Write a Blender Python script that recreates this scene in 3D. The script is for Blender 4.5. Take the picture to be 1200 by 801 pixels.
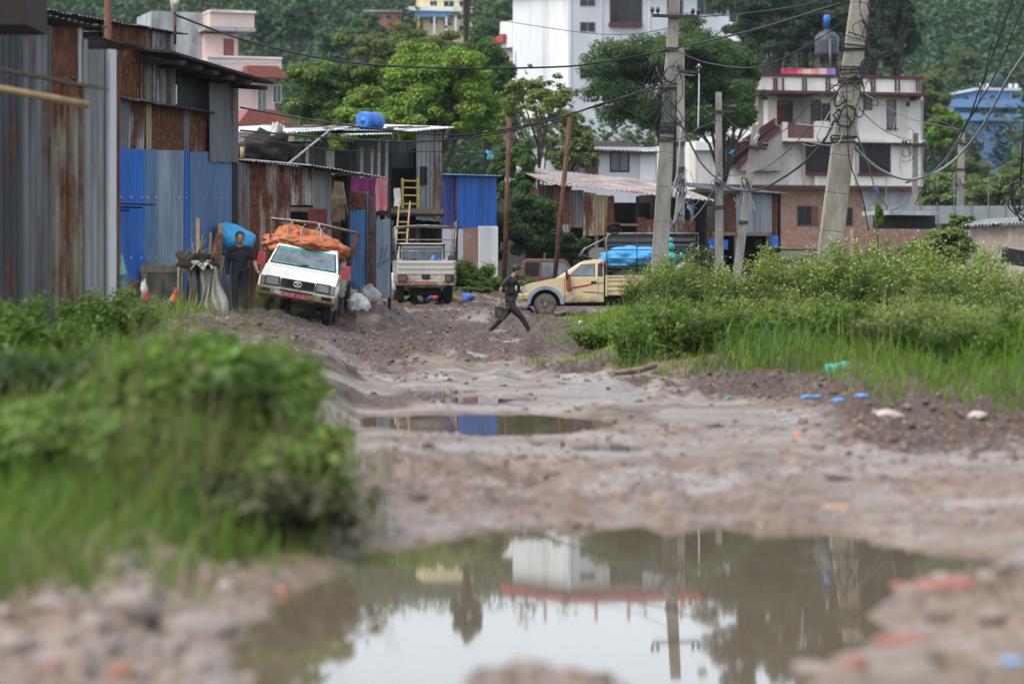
import bpy, math, random
import numpy as np
from mathutils import Vector, Matrix, noise as mnoise

for o in list(bpy.data.objects): bpy.data.objects.remove(o)
S = bpy.context.scene
COL = S.collection
rnd = random.Random(7)
npr = np.random.default_rng(7)
R = math.radians

# ------------------------------------------------------------------ camera, light
F, CX, HY, HC = 3200.0, 600.0, 325.0, 1.3       # focal length and horizon in photo pixels, eye height in metres
cd = bpy.data.cameras.new('camera'); cam = bpy.data.objects.new('camera', cd); COL.objects.link(cam)
cam.location = (0, 0, HC); cam.rotation_euler = (R(90), 0, 0)
cd.sensor_width = 36; cd.sensor_fit = 'HORIZONTAL'; cd.lens = F / 1200 * 36
cd.shift_y = -(400.5 - HY) / 1200
cd.clip_start = .2; cd.clip_end = 4000
cd.dof.use_dof = True; cd.dof.focus_distance = 63; cd.dof.aperture_fstop = 1.6; cd.dof.aperture_blades = 0
S.camera = cam
W = bpy.data.worlds.new('World'); S.world = W; W.use_nodes = True
wn = W.node_tree; wn.nodes.clear()
SUN_EL, SUN_AZ = R(60), R(235)
sk = wn.nodes.new('ShaderNodeTexSky'); sk.sky_type = 'NISHITA'; sk.sun_disc = False
sk.sun_elevation = SUN_EL; sk.sun_rotation = SUN_AZ; sk.air_density = 1.05; sk.dust_density = 2.7; sk.ozone_density = 1.0
hs = wn.nodes.new('ShaderNodeHueSaturation'); hs.inputs['Saturation'].default_value = .5
bg = wn.nodes.new('ShaderNodeBackground'); bg.inputs['Strength'].default_value = .15
wo = wn.nodes.new('ShaderNodeOutputWorld')
wn.links.new(sk.outputs[0], hs.inputs['Color']); wn.links.new(hs.outputs[0], bg.inputs[0]); wn.links.new(bg.outputs[0], wo.inputs[0])
sl = bpy.data.lights.new('sun', 'SUN'); so = bpy.data.objects.new('sun', sl); COL.objects.link(so)
sl.energy = .75; sl.angle = R(40); sl.color = (1, .96, .9)
sd = Vector((math.sin(SUN_AZ) * math.cos(SUN_EL), math.cos(SUN_AZ) * math.cos(SUN_EL), math.sin(SUN_EL)))
so.rotation_euler = sd.to_track_quat('Z', 'Y').to_euler(); so.location = (0, 0, 60)
S.view_settings.view_transform = 'Standard'; S.view_settings.look = 'None'
S.view_settings.gamma = 1; S.view_settings.exposure = 1.36; S.view_settings.use_curve_mapping = False
S.cycles.use_denoising = True
try: S.cycles.denoiser = 'OPENIMAGEDENOISE'
except Exception: pass
S.cycles.max_bounces = 6; S.cycles.diffuse_bounces = 3; S.cycles.glossy_bounces = 3
S.cycles.transmission_bounces = 4; S.cycles.volume_bounces = 0; S.cycles.transparent_max_bounces = 8
S.cycles.sample_clamp_indirect = 6; S.cycles.caustics_reflective = False; S.cycles.caustics_refractive = False

# ------------------------------------------------------------------ helpers
def P(px, py, d): return Vector(((px - CX) * d / F, d, HC - (py - HY) * d / F))
def X(px, d): return (px - CX) * d / F
def Z(py, d): return HC - (py - HY) * d / F

def tag(o, label=None, cat=None, group=None, kind=None):
    if label: o['label'] = label
    if cat: o['category'] = cat
    if group: o['group'] = group
    if kind: o['kind'] = kind
    return o
def thing(name, label, cat, loc=(0, 0, 0), rotz=0, group=None):
    o = bpy.data.objects.new(name, None); COL.objects.link(o); o.empty_display_size = .2
    o.location = loc; o.rotation_euler = (0, 0, rotz)
    return tag(o, label, cat, group)
def dup(root, loc, rot=None, scale=None, label=None, group=None):
    r = root.copy(); COL.objects.link(r); r.location = loc
    if rot is not None: r.rotation_euler = rot if hasattr(rot, '__len__') else (0, 0, rot)
    if scale is not None: r.scale = scale if hasattr(scale, '__len__') else (scale,) * 3
    if label: r['label'] = label
    if group: r['group'] = group
    for ch in list(root.children):
        c = ch.copy(); COL.objects.link(c); c.parent = r
        for gch in ch.children:
            e = gch.copy(); COL.objects.link(e); e.parent = c
    return r

class MB:
    def __init__(s): s.v = []; s.f = []; s.m = []
    def add(s, vs, fs, m=0):
        n = len(s.v); s.v += [tuple(v) for v in vs]; s.f += [tuple(i + n for i in f) for f in fs]; s.m += [m] * len(fs); return s
    def box(s, x0, x1, y0, y1, z0, z1, m=0, M=None):
        vs = [Vector((x, y, z)) for x in (x0, x1) for y in (y0, y1) for z in (z0, z1)]
        if M: vs = [M @ v for v in vs]
        return s.add(vs, [(0, 1, 3, 2), (4, 6, 7, 5), (0, 4, 5, 1), (2, 3, 7, 6), (0, 2, 6, 4), (1, 5, 7, 3)], m)
    def tube(s, pts, r, n=8, m=0, cap=True):
        pts = [Vector(p) for p in pts]; k = len(pts)
        rs = r if hasattr(r, '__len__') else [r] * k
        vs = []; up = None
        for i, p in enumerate(pts):
            t = (pts[min(i + 1, k - 1)] - pts[max(i - 1, 0)])
            if t.length < 1e-9: t = Vector((0, 0, 1))
            t.normalize()
            if up is None: up = Vector((1, 0, 0)) if abs(t.x) < .8 else Vector((0, 1, 0))
            a = up - t * up.dot(t)
            if a.length < 1e-6: a = t.orthogonal()
            a.normalize(); b = t.cross(a); up = a
            for j in range(n):
                q = 2 * math.pi * j / n
                vs.append(p + (a * math.cos(q) + b * math.sin(q)) * rs[i])
        fs = [(i * n + j, i * n + (j + 1) % n, (i + 1) * n + (j + 1) % n, (i + 1) * n + j) for i in range(k - 1) for j in range(n)]
        if cap: fs += [tuple(range(n))[::-1], tuple((k - 1) * n + j for j in range(n))]
        return s.add(vs, fs, m)
    def beam(s, a, b, w, h, m=0, w2=None, h2=None):
        a, b = Vector(a), Vector(b); t = (b - a).normalized()
        u = Vector((0, 0, 1)) if abs(t.z) < .7 else Vector((0, 1, 0))
        sx = t.cross(u).normalized(); sz = sx.cross(t).normalized()
        w2 = w2 or w; h2 = h2 or h; vs = []
        for p, ww, hh in ((a, w, h), (b, w2, h2)):
            for i, j in ((-1, -1), (1, -1), (1, 1), (-1, 1)): vs.append(p + sx * i * ww / 2 + sz * j * hh / 2)
        return s.add(vs, [(0, 1, 2, 3)[::-1], (4, 5, 6, 7), (0, 1, 5, 4), (1, 2, 6, 5), (2, 3, 7, 6), (3, 0, 4, 7)], m)
    def prism(s, prof, y0, y1, m=0, fy=None):
        """profile in x,z extruded along y; fy(z) scales y"""
        n = len(prof); vs = []
        for y in (y0, y1):
            for (x, z) in prof: vs.append((x, y * (fy(z) if fy else 1), z))
        fs = [(i, (i + 1) % n, n + (i + 1) % n, n + i) for i in range(n)]
        return s.add(vs, fs + [tuple(range(n))[::-1], tuple(range(n, 2 * n))], m)
    def lathe(s, prof, n=20, m=0, M=None):
        vs = []; k = len(prof)
        for (r, z) in prof:
            for j in range(n):
                q = 2 * math.pi * j / n; vs.append(Vector((r * math.cos(q), r * math.sin(q), z)))
        if M: vs = [M @ v for v in vs]
        fs = [(i * n + j, i * n + (j + 1) % n, (i + 1) * n + (j + 1) % n, (i + 1) * n + j) for i in range(k - 1) for j in range(n)]
        fs += [tuple(range(n))[::-1], tuple((k - 1) * n + j for j in range(n))]
        return s.add(vs, fs, m)
    def ball(s, c, r, n=10, m=0):
        rx, ry, rz = r if hasattr(r, '__len__') else (r, r, r); c = Vector(c); vs = []; h = n // 2 + 1
        vs.append(c + Vector((0, 0, -rz)))
        for i in range(1, h):
            t = math.pi * i / h - math.pi / 2
            for j in range(n):
                q = 2 * math.pi * j / n
                vs.append(c + Vector((rx * math.cos(t) * math.cos(q), ry * math.cos(t) * math.sin(q), rz * math.sin(t))))
        vs.append(c + Vector((0, 0, rz))); fs = []; L = len(vs) - 1
        for j in range(n):
            fs.append((0, 1 + (j + 1) % n, 1 + j)); fs.append((L, L - n + j, L - n + (j + 1) % n))
        for i in range(h - 2):
            for j in range(n):
                a = 1 + i * n + j; b = 1 + i * n + (j + 1) % n; fs.append((a, b, b + n, a + n))
        return s.add(vs, fs, m)
    def quad(s, a, b, c, d, m=0): return s.add([a, b, c, d], [(0, 1, 2, 3)], m)
    def mesh(s, name):
        me = bpy.data.meshes.new(name); me.from_pydata(s.v, [], s.f); me.polygons.foreach_set('material_index', s.m); me.update(); return me
    def build(s, name, mats, parent=None, smooth=False, bevel=0, loc=None):
        me = s.mesh(name)
        for m in (mats if isinstance(mats, (list, tuple)) else [mats]): me.materials.append(m)
        if smooth: me.polygons.foreach_set('use_smooth', [True] * len(me.polygons))
        o = bpy.data.objects.new(name, me); COL.objects.link(o); o.parent = parent
        if loc: o.location = loc
        if bevel:
            b = o.modifiers.new('b', 'BEVEL'); b.width = bevel; b.segments = 2; b.limit_method = 'ANGLE'; b.angle_limit = R(35)
        return o

def np_mesh(name, co, faces, mats, parent=None, smooth=False):
    """faces: (n,k) int array"""
    me = bpy.data.meshes.new(name); n, k = faces.shape
    me.vertices.add(len(co)); me.vertices.foreach_set('co', np.ascontiguousarray(co, np.float32).ravel())
    me.loops.add(n * k); me.loops.foreach_set('vertex_index', np.ascontiguousarray(faces, np.int32).ravel())
    me.polygons.add(n); me.polygons.foreach_set('loop_start', np.arange(0, n * k, k, dtype=np.int32))
    if smooth: me.polygons.foreach_set('use_smooth', np.ones(n, bool))
    me.update(calc_edges=True); me.validate()
    for m in (mats if isinstance(mats, (list, tuple)) else [mats]): me.materials.append(m)
    o = bpy.data.objects.new(name, me); COL.objects.link(o); o.parent = parent
    return o

def remesh(mb, vox, it=3, fac=.5):
    o = mb.build('tmp', [], None)
    m = o.modifiers.new('r', 'REMESH'); m.mode = 'VOXEL'; m.voxel_size = vox
    if it: q = o.modifiers.new('s', 'SMOOTH'); q.iterations = it; q.factor = fac
    dg = bpy.context.evaluated_depsgraph_get()
    me = bpy.data.meshes.new_from_object(o.evaluated_get(dg)); old = o.data
    bpy.data.objects.remove(o); bpy.data.meshes.remove(old)
    me.polygons.foreach_set('use_smooth', [True] * len(me.polygons)); me.materials.clear()
    return me

def lump(name, r, mat, parent=None, loc=(0, 0, 0), rotz=0, seed=0, amp=.18, freq=2.2, n=40, flat=-.6, fine=.05, ffreq=7):
    """a soft heap: a ball pushed about by noise, flattened below"""
    mb = MB().ball((0, 0, 0), 1, n); vs = []
    for v in mb.v:
        v = Vector(v); q = v * freq + Vector((seed * 3.1, seed * 1.7, seed))
        k = 1 + amp * mnoise.noise(q) * 2 + fine * (1 - abs(mnoise.noise(v * ffreq + Vector((seed, 0, 0)))) * 2)
        w = v * k
        if w.z < flat: w.z = flat + (w.z - flat) * .12
        vs.append((w.x * r[0], w.y * r[1], (w.z - flat) * r[2]))
    mb.v = vs
    o = mb.build(name, mat, parent, True); o.location = loc; o.rotation_euler = (0, 0, rotz); return o

# numpy noise
def _h(ix, iy, s):
    h = (ix.astype(np.int64) * 374761393 + iy.astype(np.int64) * 668265263 + s * 144269504) & 0xffffffff
    h = ((h ^ (h >> 13)) * 1274126177) & 0xffffffff
    return ((h ^ (h >> 16)) & 0xffff) / 32767.5 - 1
def vn(x, y, s=0):
    ix, iy = np.floor(x), np.floor(y); fx, fy = x - ix, y - iy
    fx = fx * fx * (3 - 2 * fx); fy = fy * fy * (3 - 2 * fy)
    a, b = _h(ix, iy, s), _h(ix + 1, iy, s); c, d = _h(ix, iy + 1, s), _h(ix + 1, iy + 1, s)
    return (a * (1 - fx) + b * fx) * (1 - fy) + (c * (1 - fx) + d * fx) * fy
def fbm(x, y, s=0, o=4, g=.5):
    r = 0; a = 1
    for i in range(o): r = r + a * vn(x, y, s + i * 17); x = x * 2.03 + 3.7; y = y * 2.03 - 1.3; a *= g
    return r
def ss(a, b, x): t = np.clip((np.asarray(x, float) - a) / (b - a), 0, 1); return t * t * (3 - 2 * t)

# ------------------------------------------------------------------ materials
class NT:
    def __init__(s, name):
        s.mat = bpy.data.materials.new(name); s.mat.use_nodes = True; s.t = s.mat.node_tree; s.t.nodes.clear()
        s.out = s.n('OutputMaterial')
    def n(s, typ, **kw):
        nd = s.t.nodes.new('ShaderNode' + typ)
        for k, v in kw.items():
            if k.startswith('_'): nd.inputs[int(k[1:])].default_value = v
            elif hasattr(nd, k): setattr(nd, k, v)
            else: nd.inputs[k.replace('_', ' ')].default_value = v
        return nd
    def l(s, a, b, ao=0): s.t.links.new(a.outputs[ao] if isinstance(ao, int) else a.outputs[ao], b)
    def noise(s, vec, scale, detail=4, rough=.55, w=None):
        nd = s.n('TexNoise', Scale=scale, Detail=detail, Roughness=rough)
        if w is not None: nd.noise_dimensions = '4D'; s.l(w, nd.inputs['W'])
        if vec is not None: s.t.links.new(vec, nd.inputs['Vector'])
        return nd
    def ramp(s, fac, stops):
        nd = s.n('ValToRGB'); e = nd.color_ramp.elements
        while len(e) < len(stops): e.new(.5)
        for i, (p, c) in enumerate(stops): e[i].position = p; e[i].color = (*c, 1) if len(c) == 3 else c
        s.t.links.new(fac, nd.inputs[0]); return nd
    def mix(s, fac, a, b, blend='MIX'):
        nd = s.n('Mix', data_type='RGBA', blend_type=blend)
        for v, i in ((fac, 0), (a, 6), (b, 7)):
            if hasattr(v, 'is_output'): s.t.links.new(v, nd.inputs[i])
            else: nd.inputs[i].default_value = v if i == 0 else (*v, 1)
        return nd.outputs[2]
    def math(s, op, a, b=None):
        nd = s.n('Math', operation=op)
        for i, v in enumerate((a, b)):
            if v is None: continue
            if hasattr(v, 'is_output'): s.t.links.new(v, nd.inputs[i])
            else: nd.inputs[i].default_value = v
        return nd.outputs[0]
    def coords(s, scale=(1, 1, 1), world=False):
        tc = s.n('NewGeometry') if world else s.n('TexCoord')
        mp = s.n('Mapping'); mp.inputs['Scale'].default_value = scale
        s.t.links.new(tc.outputs['Position' if world else 'Object'], mp.inputs['Vector']); return mp.outputs[0]
    def bsdf(s, col, rough=.7, metal=0., bump=None, bstr=.3, bdist=.02, spec=.4):
        b = s.n('BsdfPrincipled'); b.inputs['Metallic'].default_value = metal; b.inputs['Specular IOR Level'].default_value = spec
        for v, k in ((col, 'Base Color'), (rough, 'Roughness')):
            if hasattr(v, 'is_output'): s.t.links.new(v, b.inputs[k])
            else: b.inputs[k].default_value = (*v, 1) if k == 'Base Color' else v
        if bump is not None:
            bm = s.n('Bump', Strength=bstr, Distance=bdist); s.t.links.new(bump, bm.inputs['Height']); s.t.links.new(bm.outputs[0], b.inputs['Normal'])
        return b
    def done(s, b): s.t.links.new(b.outputs[0], s.out.inputs[0]); return s.mat

def mk(name, c1, c2=None, rough=.7, scale=4, metal=0., bump=.15, dirt=None, damt=.5, dscale=2.5, stretch=1, spec=.4):
    """weathered plain surface: two tones in noise, blotches of dirt"""
    t = NT(name); c2 = c2 or tuple(x * .75 for x in c1)
    v = t.coords((1, 1, stretch)); oi = t.n('ObjectInfo'); w = t.math('MULTIPLY', oi.outputs['Random'], 37.)
    wn_ = t.n('Value'); 
    n1 = t.noise(v, scale, 5); n1.noise_dimensions = '4D'; t.t.links.new(w, n1.inputs['W'])
    col = t.mix(t.ramp(n1.outputs[0], [(.35, (0, 0, 0)), (.65, (1, 1, 1))]).outputs[0], c1, c2)
    ro = rough
    if dirt:
        n2 = t.noise(v, dscale, 8, .65); n2.noise_dimensions = '4D'; t.t.links.new(w, n2.inputs['W'])
        f = t.ramp(n2.outputs[0], [(max(0, .66 - damt * .5), (0, 0, 0)), (min(1, .86 - damt * .4), (1, 1, 1))]).outputs[0]
        col = t.mix(f, col, dirt); ro = t.math('ADD', t.math('MULTIPLY', f, max(0, .85 - rough)), rough)
    return t.done(t.bsdf(col, ro, metal, n1.outputs[0] if bump else None, bump, spec=spec))

def corr(name, base, rust=.3, base2=None, metal=.35, rough=.5):
    """weathered metal sheet: vertical streaks and blotches of rust over a painted or zinc base"""
    t = NT(name); base2 = base2 or tuple(x * .7 for x in base)
    oi = t.n('ObjectInfo'); w = t.math('MULTIPLY', oi.outputs['Random'], 61.)
    def nz(sc, stretch, det=6, r=.6):
        n = t.noise(t.coords((1, 1, stretch)), sc, det, r); n.noise_dimensions = '4D'; t.t.links.new(w, n.inputs['W']); return n
    tone = nz(1.6, .35); streak = nz(5., .08, 5); blotch = nz(1.3, .45, 8, .68); spots = nz(14, .6, 3)
    col = t.mix(t.ramp(tone.outputs[0], [(.35, (0, 0, 0)), (.7, (1, 1, 1))]).outputs[0], base, base2)
    col = t.mix(t.math('MULTIPLY', t.ramp(streak.outputs[0], [(.45, (0, 0, 0)), (.68, (1, 1, 1))]).outputs[0], .65), col, tuple(x * .38 for x in base2))
    s = t.math('ADD', t.math('MULTIPLY', streak.outputs[0], .45), t.math('MULTIPLY', blotch.outputs[0], .55))
    sp_ = t.n('SeparateXYZ'); tco = t.n('TexCoord'); t.t.links.new(tco.outputs['Object'], sp_.inputs[0]); gz1 = t.math('MULTIPLY', t.math('SUBTRACT', 1.5, sp_.outputs[2]), .22)
    col = t.mix(t.ramp(t.math('ADD', t.math('MULTIPLY', blotch.outputs[0], .7), gz1), [(.42, (0,) * 3), (.62, (1,) * 3)]).outputs[0], col, (.075, .06, .042))
    th = .76 - rust * .52
    f = t.ramp(s, [(max(.01, th - .035), (0, 0, 0)), (min(.99, th + .045), (1, 1, 1))]).outputs[0]
    rc = t.ramp(spots.outputs[0], [(.3, (.045, .018, .010)), (.5, (.10, .038, .018)), (.72, (.20, .085, .04))]).outputs[0]
    col = t.mix(f, col, rc)
    b = t.bsdf(col, t.math('ADD', t.math('MULTIPLY', f, .9 - rough), rough), 0, spots.outputs[0], .12)
    mt = t.math('MULTIPLY', t.math('SUBTRACT', 1., f), metal); t.t.links.new(mt, b.inputs['Metallic'])
    return t.done(b)

def leafmat(name, c1, c2, c3=None, trans=.30, rough=.55, clump=.6, spec=.3):
    """leaf: colour differs leaf by leaf and clump by clump, light passes through"""
    t = NT(name); g = t.n('NewGeometry'); oi = t.n('ObjectInfo')
    n = t.noise(t.coords(), clump, 3, .6); n.noise_dimensions = '4D'; t.t.links.new(t.math('MULTIPLY', oi.outputs['Random'], 23.), n.inputs['W'])
    f = t.math('ADD', t.math('MULTIPLY', g.outputs['Random Per Island'], .5), t.math('MULTIPLY', n.outputs[0], .6))
    f = t.math('ADD', f, t.math('MULTIPLY', t.math('SUBTRACT', oi.outputs['Random'], .5), .34))
    col = t.ramp(f, [(.25, c1), (.62, c2), (.88, c3 or c2)]).outputs[0]
    b = t.bsdf(col, rough, 0, spec=spec); tr = t.n('BsdfTranslucent')
    t.t.links.new(t.mix(.5, col, (.25, .38, .04), 'MIX'), tr.inputs[0])
    m = t.n('MixShader'); m.inputs[0].default_value = trans
    t.l(b, m.inputs[1]); t.l(tr, m.inputs[2]); return t.done(m)

ZINC = corr('weathered_zinc', (.145, .155, .165), .38)
ZINCD = corr('dull_dark_zinc', (.062, .068, .076), .32)
ZINCL = corr('pale_zinc', (.25, .26, .265), .30)
ZINCW = corr('bright_roof_zinc', (.58, .59, .60), .22)
RUST = corr('rusted_sheet', (.24, .22, .20), .74)
RUSTM = corr('half_rusted_sheet', (.24, .24, .235), .56)
RUSTO = corr('ochre_rusted_sheet', (.30, .25, .14), .5, (.22, .17, .08))
BLUEC = corr('blue_painted_sheet', (.012, .10, .42), .10, (.02, .13, .44), .1, .42)
BLUEG = corr('faded_blue_sheet', (.085, .17, .31), .2, (.09, .15, .25), .15, .5)
BLUER = corr('rusty_blue_sheet', (.04, .15, .33), .42, (.07, .17, .32), .1, .5)
REDC = corr('dark_red_door', (.20, .035, .03), .25, (.15, .03, .025), 0, .6)
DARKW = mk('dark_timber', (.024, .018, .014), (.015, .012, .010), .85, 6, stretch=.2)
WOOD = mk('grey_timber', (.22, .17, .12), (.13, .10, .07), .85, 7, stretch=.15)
BAMBOO = mk('bamboo', (.34, .24, .12), (.22, .15, .07), .6, 8)
BAMG = mk('grey_bamboo', (.30, .29, .26), (.2, .19, .17), .7, 8)
CONC = mk('pole_concrete', (.245, .235, .21), (.185, .178, .16), .9, 3, dirt=(.13, .115, .09), damt=.45, dscale=3, stretch=.3, bump=.3)
WHITEP = mk('white_render', (.72, .72, .715), (.68, .685, .685), .85, .5, dirt=(.40, .41, .40), damt=.32, dscale=.6, stretch=.12)
WHITED = mk('pale_grey_and_shaded_render', (.50, .51, .53), (.46, .47, .49), .85, .5, dirt=(.35, .36, .36), damt=.15, dscale=.7, stretch=.3)
CREAMP = mk('cream_render', (.68, .65, .60), (.62, .59, .54), .85, .6, dirt=(.38, .36, .33), damt=.38, dscale=.7, stretch=.12)
PINKP = mk('pale_pink_render', (.62, .47, .43), (.55, .42, .39), .85, .6, dirt=(.3, .26, .24), damt=.25, dscale=.9, stretch=.3)
GREYP = mk('stained_grey_render', (.42, .43, .43), (.30, .31, .32), .9, .8, dirt=(.14, .15, .15), damt=.5, dscale=.9, stretch=.4)
YELP = mk('yellow_render', (.62, .53, .30), (.56, .48, .28), .85, .5)
BLUEP = mk('light_blue_render', (.15, .27, .45), (.125, .235, .41), .85, .5, dirt=(.1, .2, .36), damt=.25, dscale=.8)
BRICK = mk('brick_face', (.30, .16, .11), (.22, .12, .09), .9, 2, dirt=(.34, .27, .22), damt=.4, dscale=4)
ORNG = mk('brick_orange', (.38, .15, .08), (.3, .12, .07), .9, 2)
MAROON = mk('maroon_paint', (.085, .018, .02), (.06, .014, .016), .6, 3)
REDR = mk('red_roof', (.42, .05, .05), (.3, .04, .04), .6, 2)
TERRA = mk('terracotta_roof', (.28, .085, .06), (.2, .06, .045), .8, 3)
GLASS = mk('window_glass', (.012, .015, .018), (.009, .011, .013), .08, .6, bump=0, spec=.3)
GLASSL = mk('curtained_glass', (.12, .135, .14), (.05, .06, .065), .15, 1.2, bump=0, spec=.5, stretch=.1)
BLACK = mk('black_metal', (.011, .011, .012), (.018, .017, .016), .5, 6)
DKRUST = mk('rusty_pole', (.085, .034, .022), (.055, .024, .017), .85, 5, dirt=(.16, .06, .03), damt=.4)
CABLE = mk('black_cable', (.012, .012, .013), None, .55, 5, bump=0)
CABLEG = mk('grey_cable', (.23, .24, .26), None, .5, 5, bump=0)
DUSTY = mk('white_plastic', (.62, .62, .62), (.5, .5, .5), .6, 5, dirt=(.3, .25, .2), damt=.3)
BLUEPL = mk('blue_plastic', (.015, .12, .46), (.02, .15, .5), .4, 4, dirt=(.12, .14, .2), damt=.25)
TEALPL = mk('teal_plastic', (.04, .33, .30), (.03, .26, .24), .5, 5)
SKYPL = mk('sky_blue_tarpaulin', (.05, .33, .62), (.04, .27, .55), .45, 4)
ORTARP = mk('orange_tarpaulin', (.52, .13, .025), (.33, .055, .015), .6, 6, dirt=(.28, .16, .08), damt=.5, dscale=5)
SACK = mk('grey_sackcloth', (.36, .34, .29), (.24, .23, .19), .9, 5, dirt=(.12, .11, .08), damt=.4, stretch=.3)
WSACK = mk('white_sack', (.46, .45, .43), (.36, .35, .33), .75, 4, dirt=(.25, .2, .16), damt=.4)
# ------------------------------------------------------------------ ground
def base_h(x, y):
    x = np.asarray(x, float); y = np.asarray(y, float)
    z = np.interp(y, [0, 64, 80, 95, 110, 170, 260, 320, 350, 450, 700, 820, 3000], [0, 0, .15, .9, 1.4, 2.6, 6, 10, 14, 38, 60, 62, 40])
    bank = np.clip(-3.3 - x, 0, 1.9)
    z = z + .27 * bank * ss(28, 50, y) * (1 - ss(75, 95, y))
    z = z + .42 * ss(67, 74.5, y) * (1 - ss(-1.2, 1.0, x)) * (1 - ss(88, 95, y)) * (1 - ss(.2, .6, np.clip(-3.3 - x, 0, 1.9) * .5))
    z = z + (.05 + .30 * ss(10.8, 14.5, y)) * ss(.75, 1.6, -x - .045 * np.clip(y - 12, 0, 30)) * ss(8, 11, y) * (1 - ss(40, 55, y))
    z = np.maximum(z, .56 * ss(61.5, 65.5, y) * (1 - ss(-3.3, -1.9, x)) * (1 - ss(74, 80, y)))
    # right bank of weeds
    e = RX(y); z = z + .30 * ss(0, 1.6, x - e) * ss(18, 26, y) * (1 - ss(70, 80, y))
    return z
def RX(y):      # left edge of the weeds on the right
    return np.interp(y, [0, 18, 24, 26, 30, 34, 36, 40, 46, 56, 60, 66, 72, 79, 95, 110], [9, 7.5, 5.0, 4.2, 3.9, 3.2, 1.9, .8, .75, 1.1, 1.7, 1.7, 1.9, 2.6, 8, 20])
def gz(x, y): return float(base_h(x, y))

def ground_pts(pl): return [(X(px, F * HC / (py - HY)), F * HC / (py - HY)) for px, py in pl]
PUD = {
 'wide muddy rain puddle across the near end of the road': [(398, 668), (430, 640), (520, 621), (600, 613), (760, 611), (900, 611), (975, 619), (1080, 640), (1170, 648), (1200, 664), (1090, 672), (1050, 700), (1040, 735), (990, 760), (960, 800), (900, 830), (700, 812), (690, 786), (640, 779), (560, 782), (540, 812), (400, 835), (285, 830), (262, 745), (275, 705), (320, 680)],
 'long narrow puddle across the middle of the road': [(398, 487), (440, 483), (520, 481), (620, 481), (700, 487), (735, 494), (670, 508), (560, 510), (470, 503), (415, 496)],
 'small shallow puddle right of the middle puddle': [(618, 514), (690, 512), (745, 518), (735, 527), (690, 526), (650, 520)],
 'thin dark puddle furthest up the road': [(484, 453), (520, 452), (548, 456), (520, 461), (488, 460)],
 'thin blue-reflecting puddle behind the middle one': [(508, 463), (560, 462), (596, 465), (588, 472), (535, 471)],
}
def poly_sdf(x, y, pl):     # positive inside
    d = np.full(x.shape, 1e9); inside = np.zeros(x.shape, bool); n = len(pl)
    for i in range(n):
        ax, ay = pl[i]; bx, by = pl[(i + 1) % n]; ex, ey = bx - ax, by - ay
        t = np.clip(((x - ax) * ex + (y - ay) * ey) / (ex * ex + ey * ey + 1e-12), 0, 1)
        d = np.minimum(d, np.hypot(x - ax - t * ex, y - ay - t * ey))
        c = ((ay > y) != (by > y)) & (x < (bx - ax) * (y - ay) / (by - ay + 1e-12) + ax); inside ^= c
    return np.where(inside, d, -d)
PUDW = {k: ground_pts(v) for k, v in PUD.items()}

def churn(x, y):
    c = ss(-.2, .5, fbm(x * .35 + 9, y * .13, 11, 3)); c = np.maximum(c, ss(1.2, 2.4, x - .04 * y) * ss(19, 22, y)); c = np.maximum(c, .85 * ss(.05, .5, fbm(x * 1.1 + 4, y * .42, 15, 3))); c = c * (.45 + .55 * np.maximum(ss(23, 30, y), ss(1.2, 2.4, x - .04 * y) * ss(17, 20, y))); return np.maximum(c, ss(38, 46, y) * ss(-.55, .25, fbm(x * .8, y * .35, 13, 3)))
def relief(x, y):
    """mud: ruts, clods, puddle hollows (added to base_h)"""
    big = fbm(x * .55, y * .22, 3, 3)
    rough = churn(x, y)
    cl = fbm(x * 2.6, y * 1.9, 21, 4, .55); rid = 1 - np.abs(fbm(x * 3.7, y * 2.3, 31, 4, .55)) * 1.7
    fine = fbm(x * 14, y * 10, 41, 3, .6)
    z = .030 * big + rough * (.055 * cl + .05 * rid + .06 * np.maximum(0, fbm(x * 6, y * 4.2, 45, 3, .6) - .05)) + (.12 + .88 * rough) * .016 * fine + .008 * cl
    for k, (x0, a) in enumerate(((-1.55, .05), (-.2, .05), (.55, .04), (1.6, .045))):     # wheel ruts
        xr = x0 + .35 * np.sin(y * .09 + k) + .12 * vn(y * .5, y * 0 + k, 5); u = (x - xr) / .16
        z = z - a * np.exp(-u * u) * (1 - ss(66, 75, y)) + .55 * a * np.exp(-((np.abs(u) - 1.9) / .7) ** 2)
    # heaped clods on the right shoulder and the rubble at the lower corners
    z = z + .10 * ss(0, 1, np.clip((x - RX(y) + 2.2) / 2.2, 0, 1)) * (1 - .8 * ss(-.1, .5, x - RX(y))) * ss(18, 21, y) * (1 - ss(33, 40, y)) * np.clip(.45 + fbm(x * 1.5, y * .9, 77, 4), 0, 1.4)
    lc = ss(1.0, 1.6, -x + .0 * y) * (1 - ss(11.5, 13.5, y)); z = z + lc * (.0 + .045 * np.clip(fbm(x * 5, y * 5, 91, 4, .6) + .3, 0, 2))
    rc = ss(1.35, 1.9, x) * (1 - ss(11.2, 12.2, y)); z = z + rc * (.03 + .06 * np.clip(fbm(x * 5, y * 5, 92, 4, .6) + .2, 0, 2))
    return z
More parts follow.
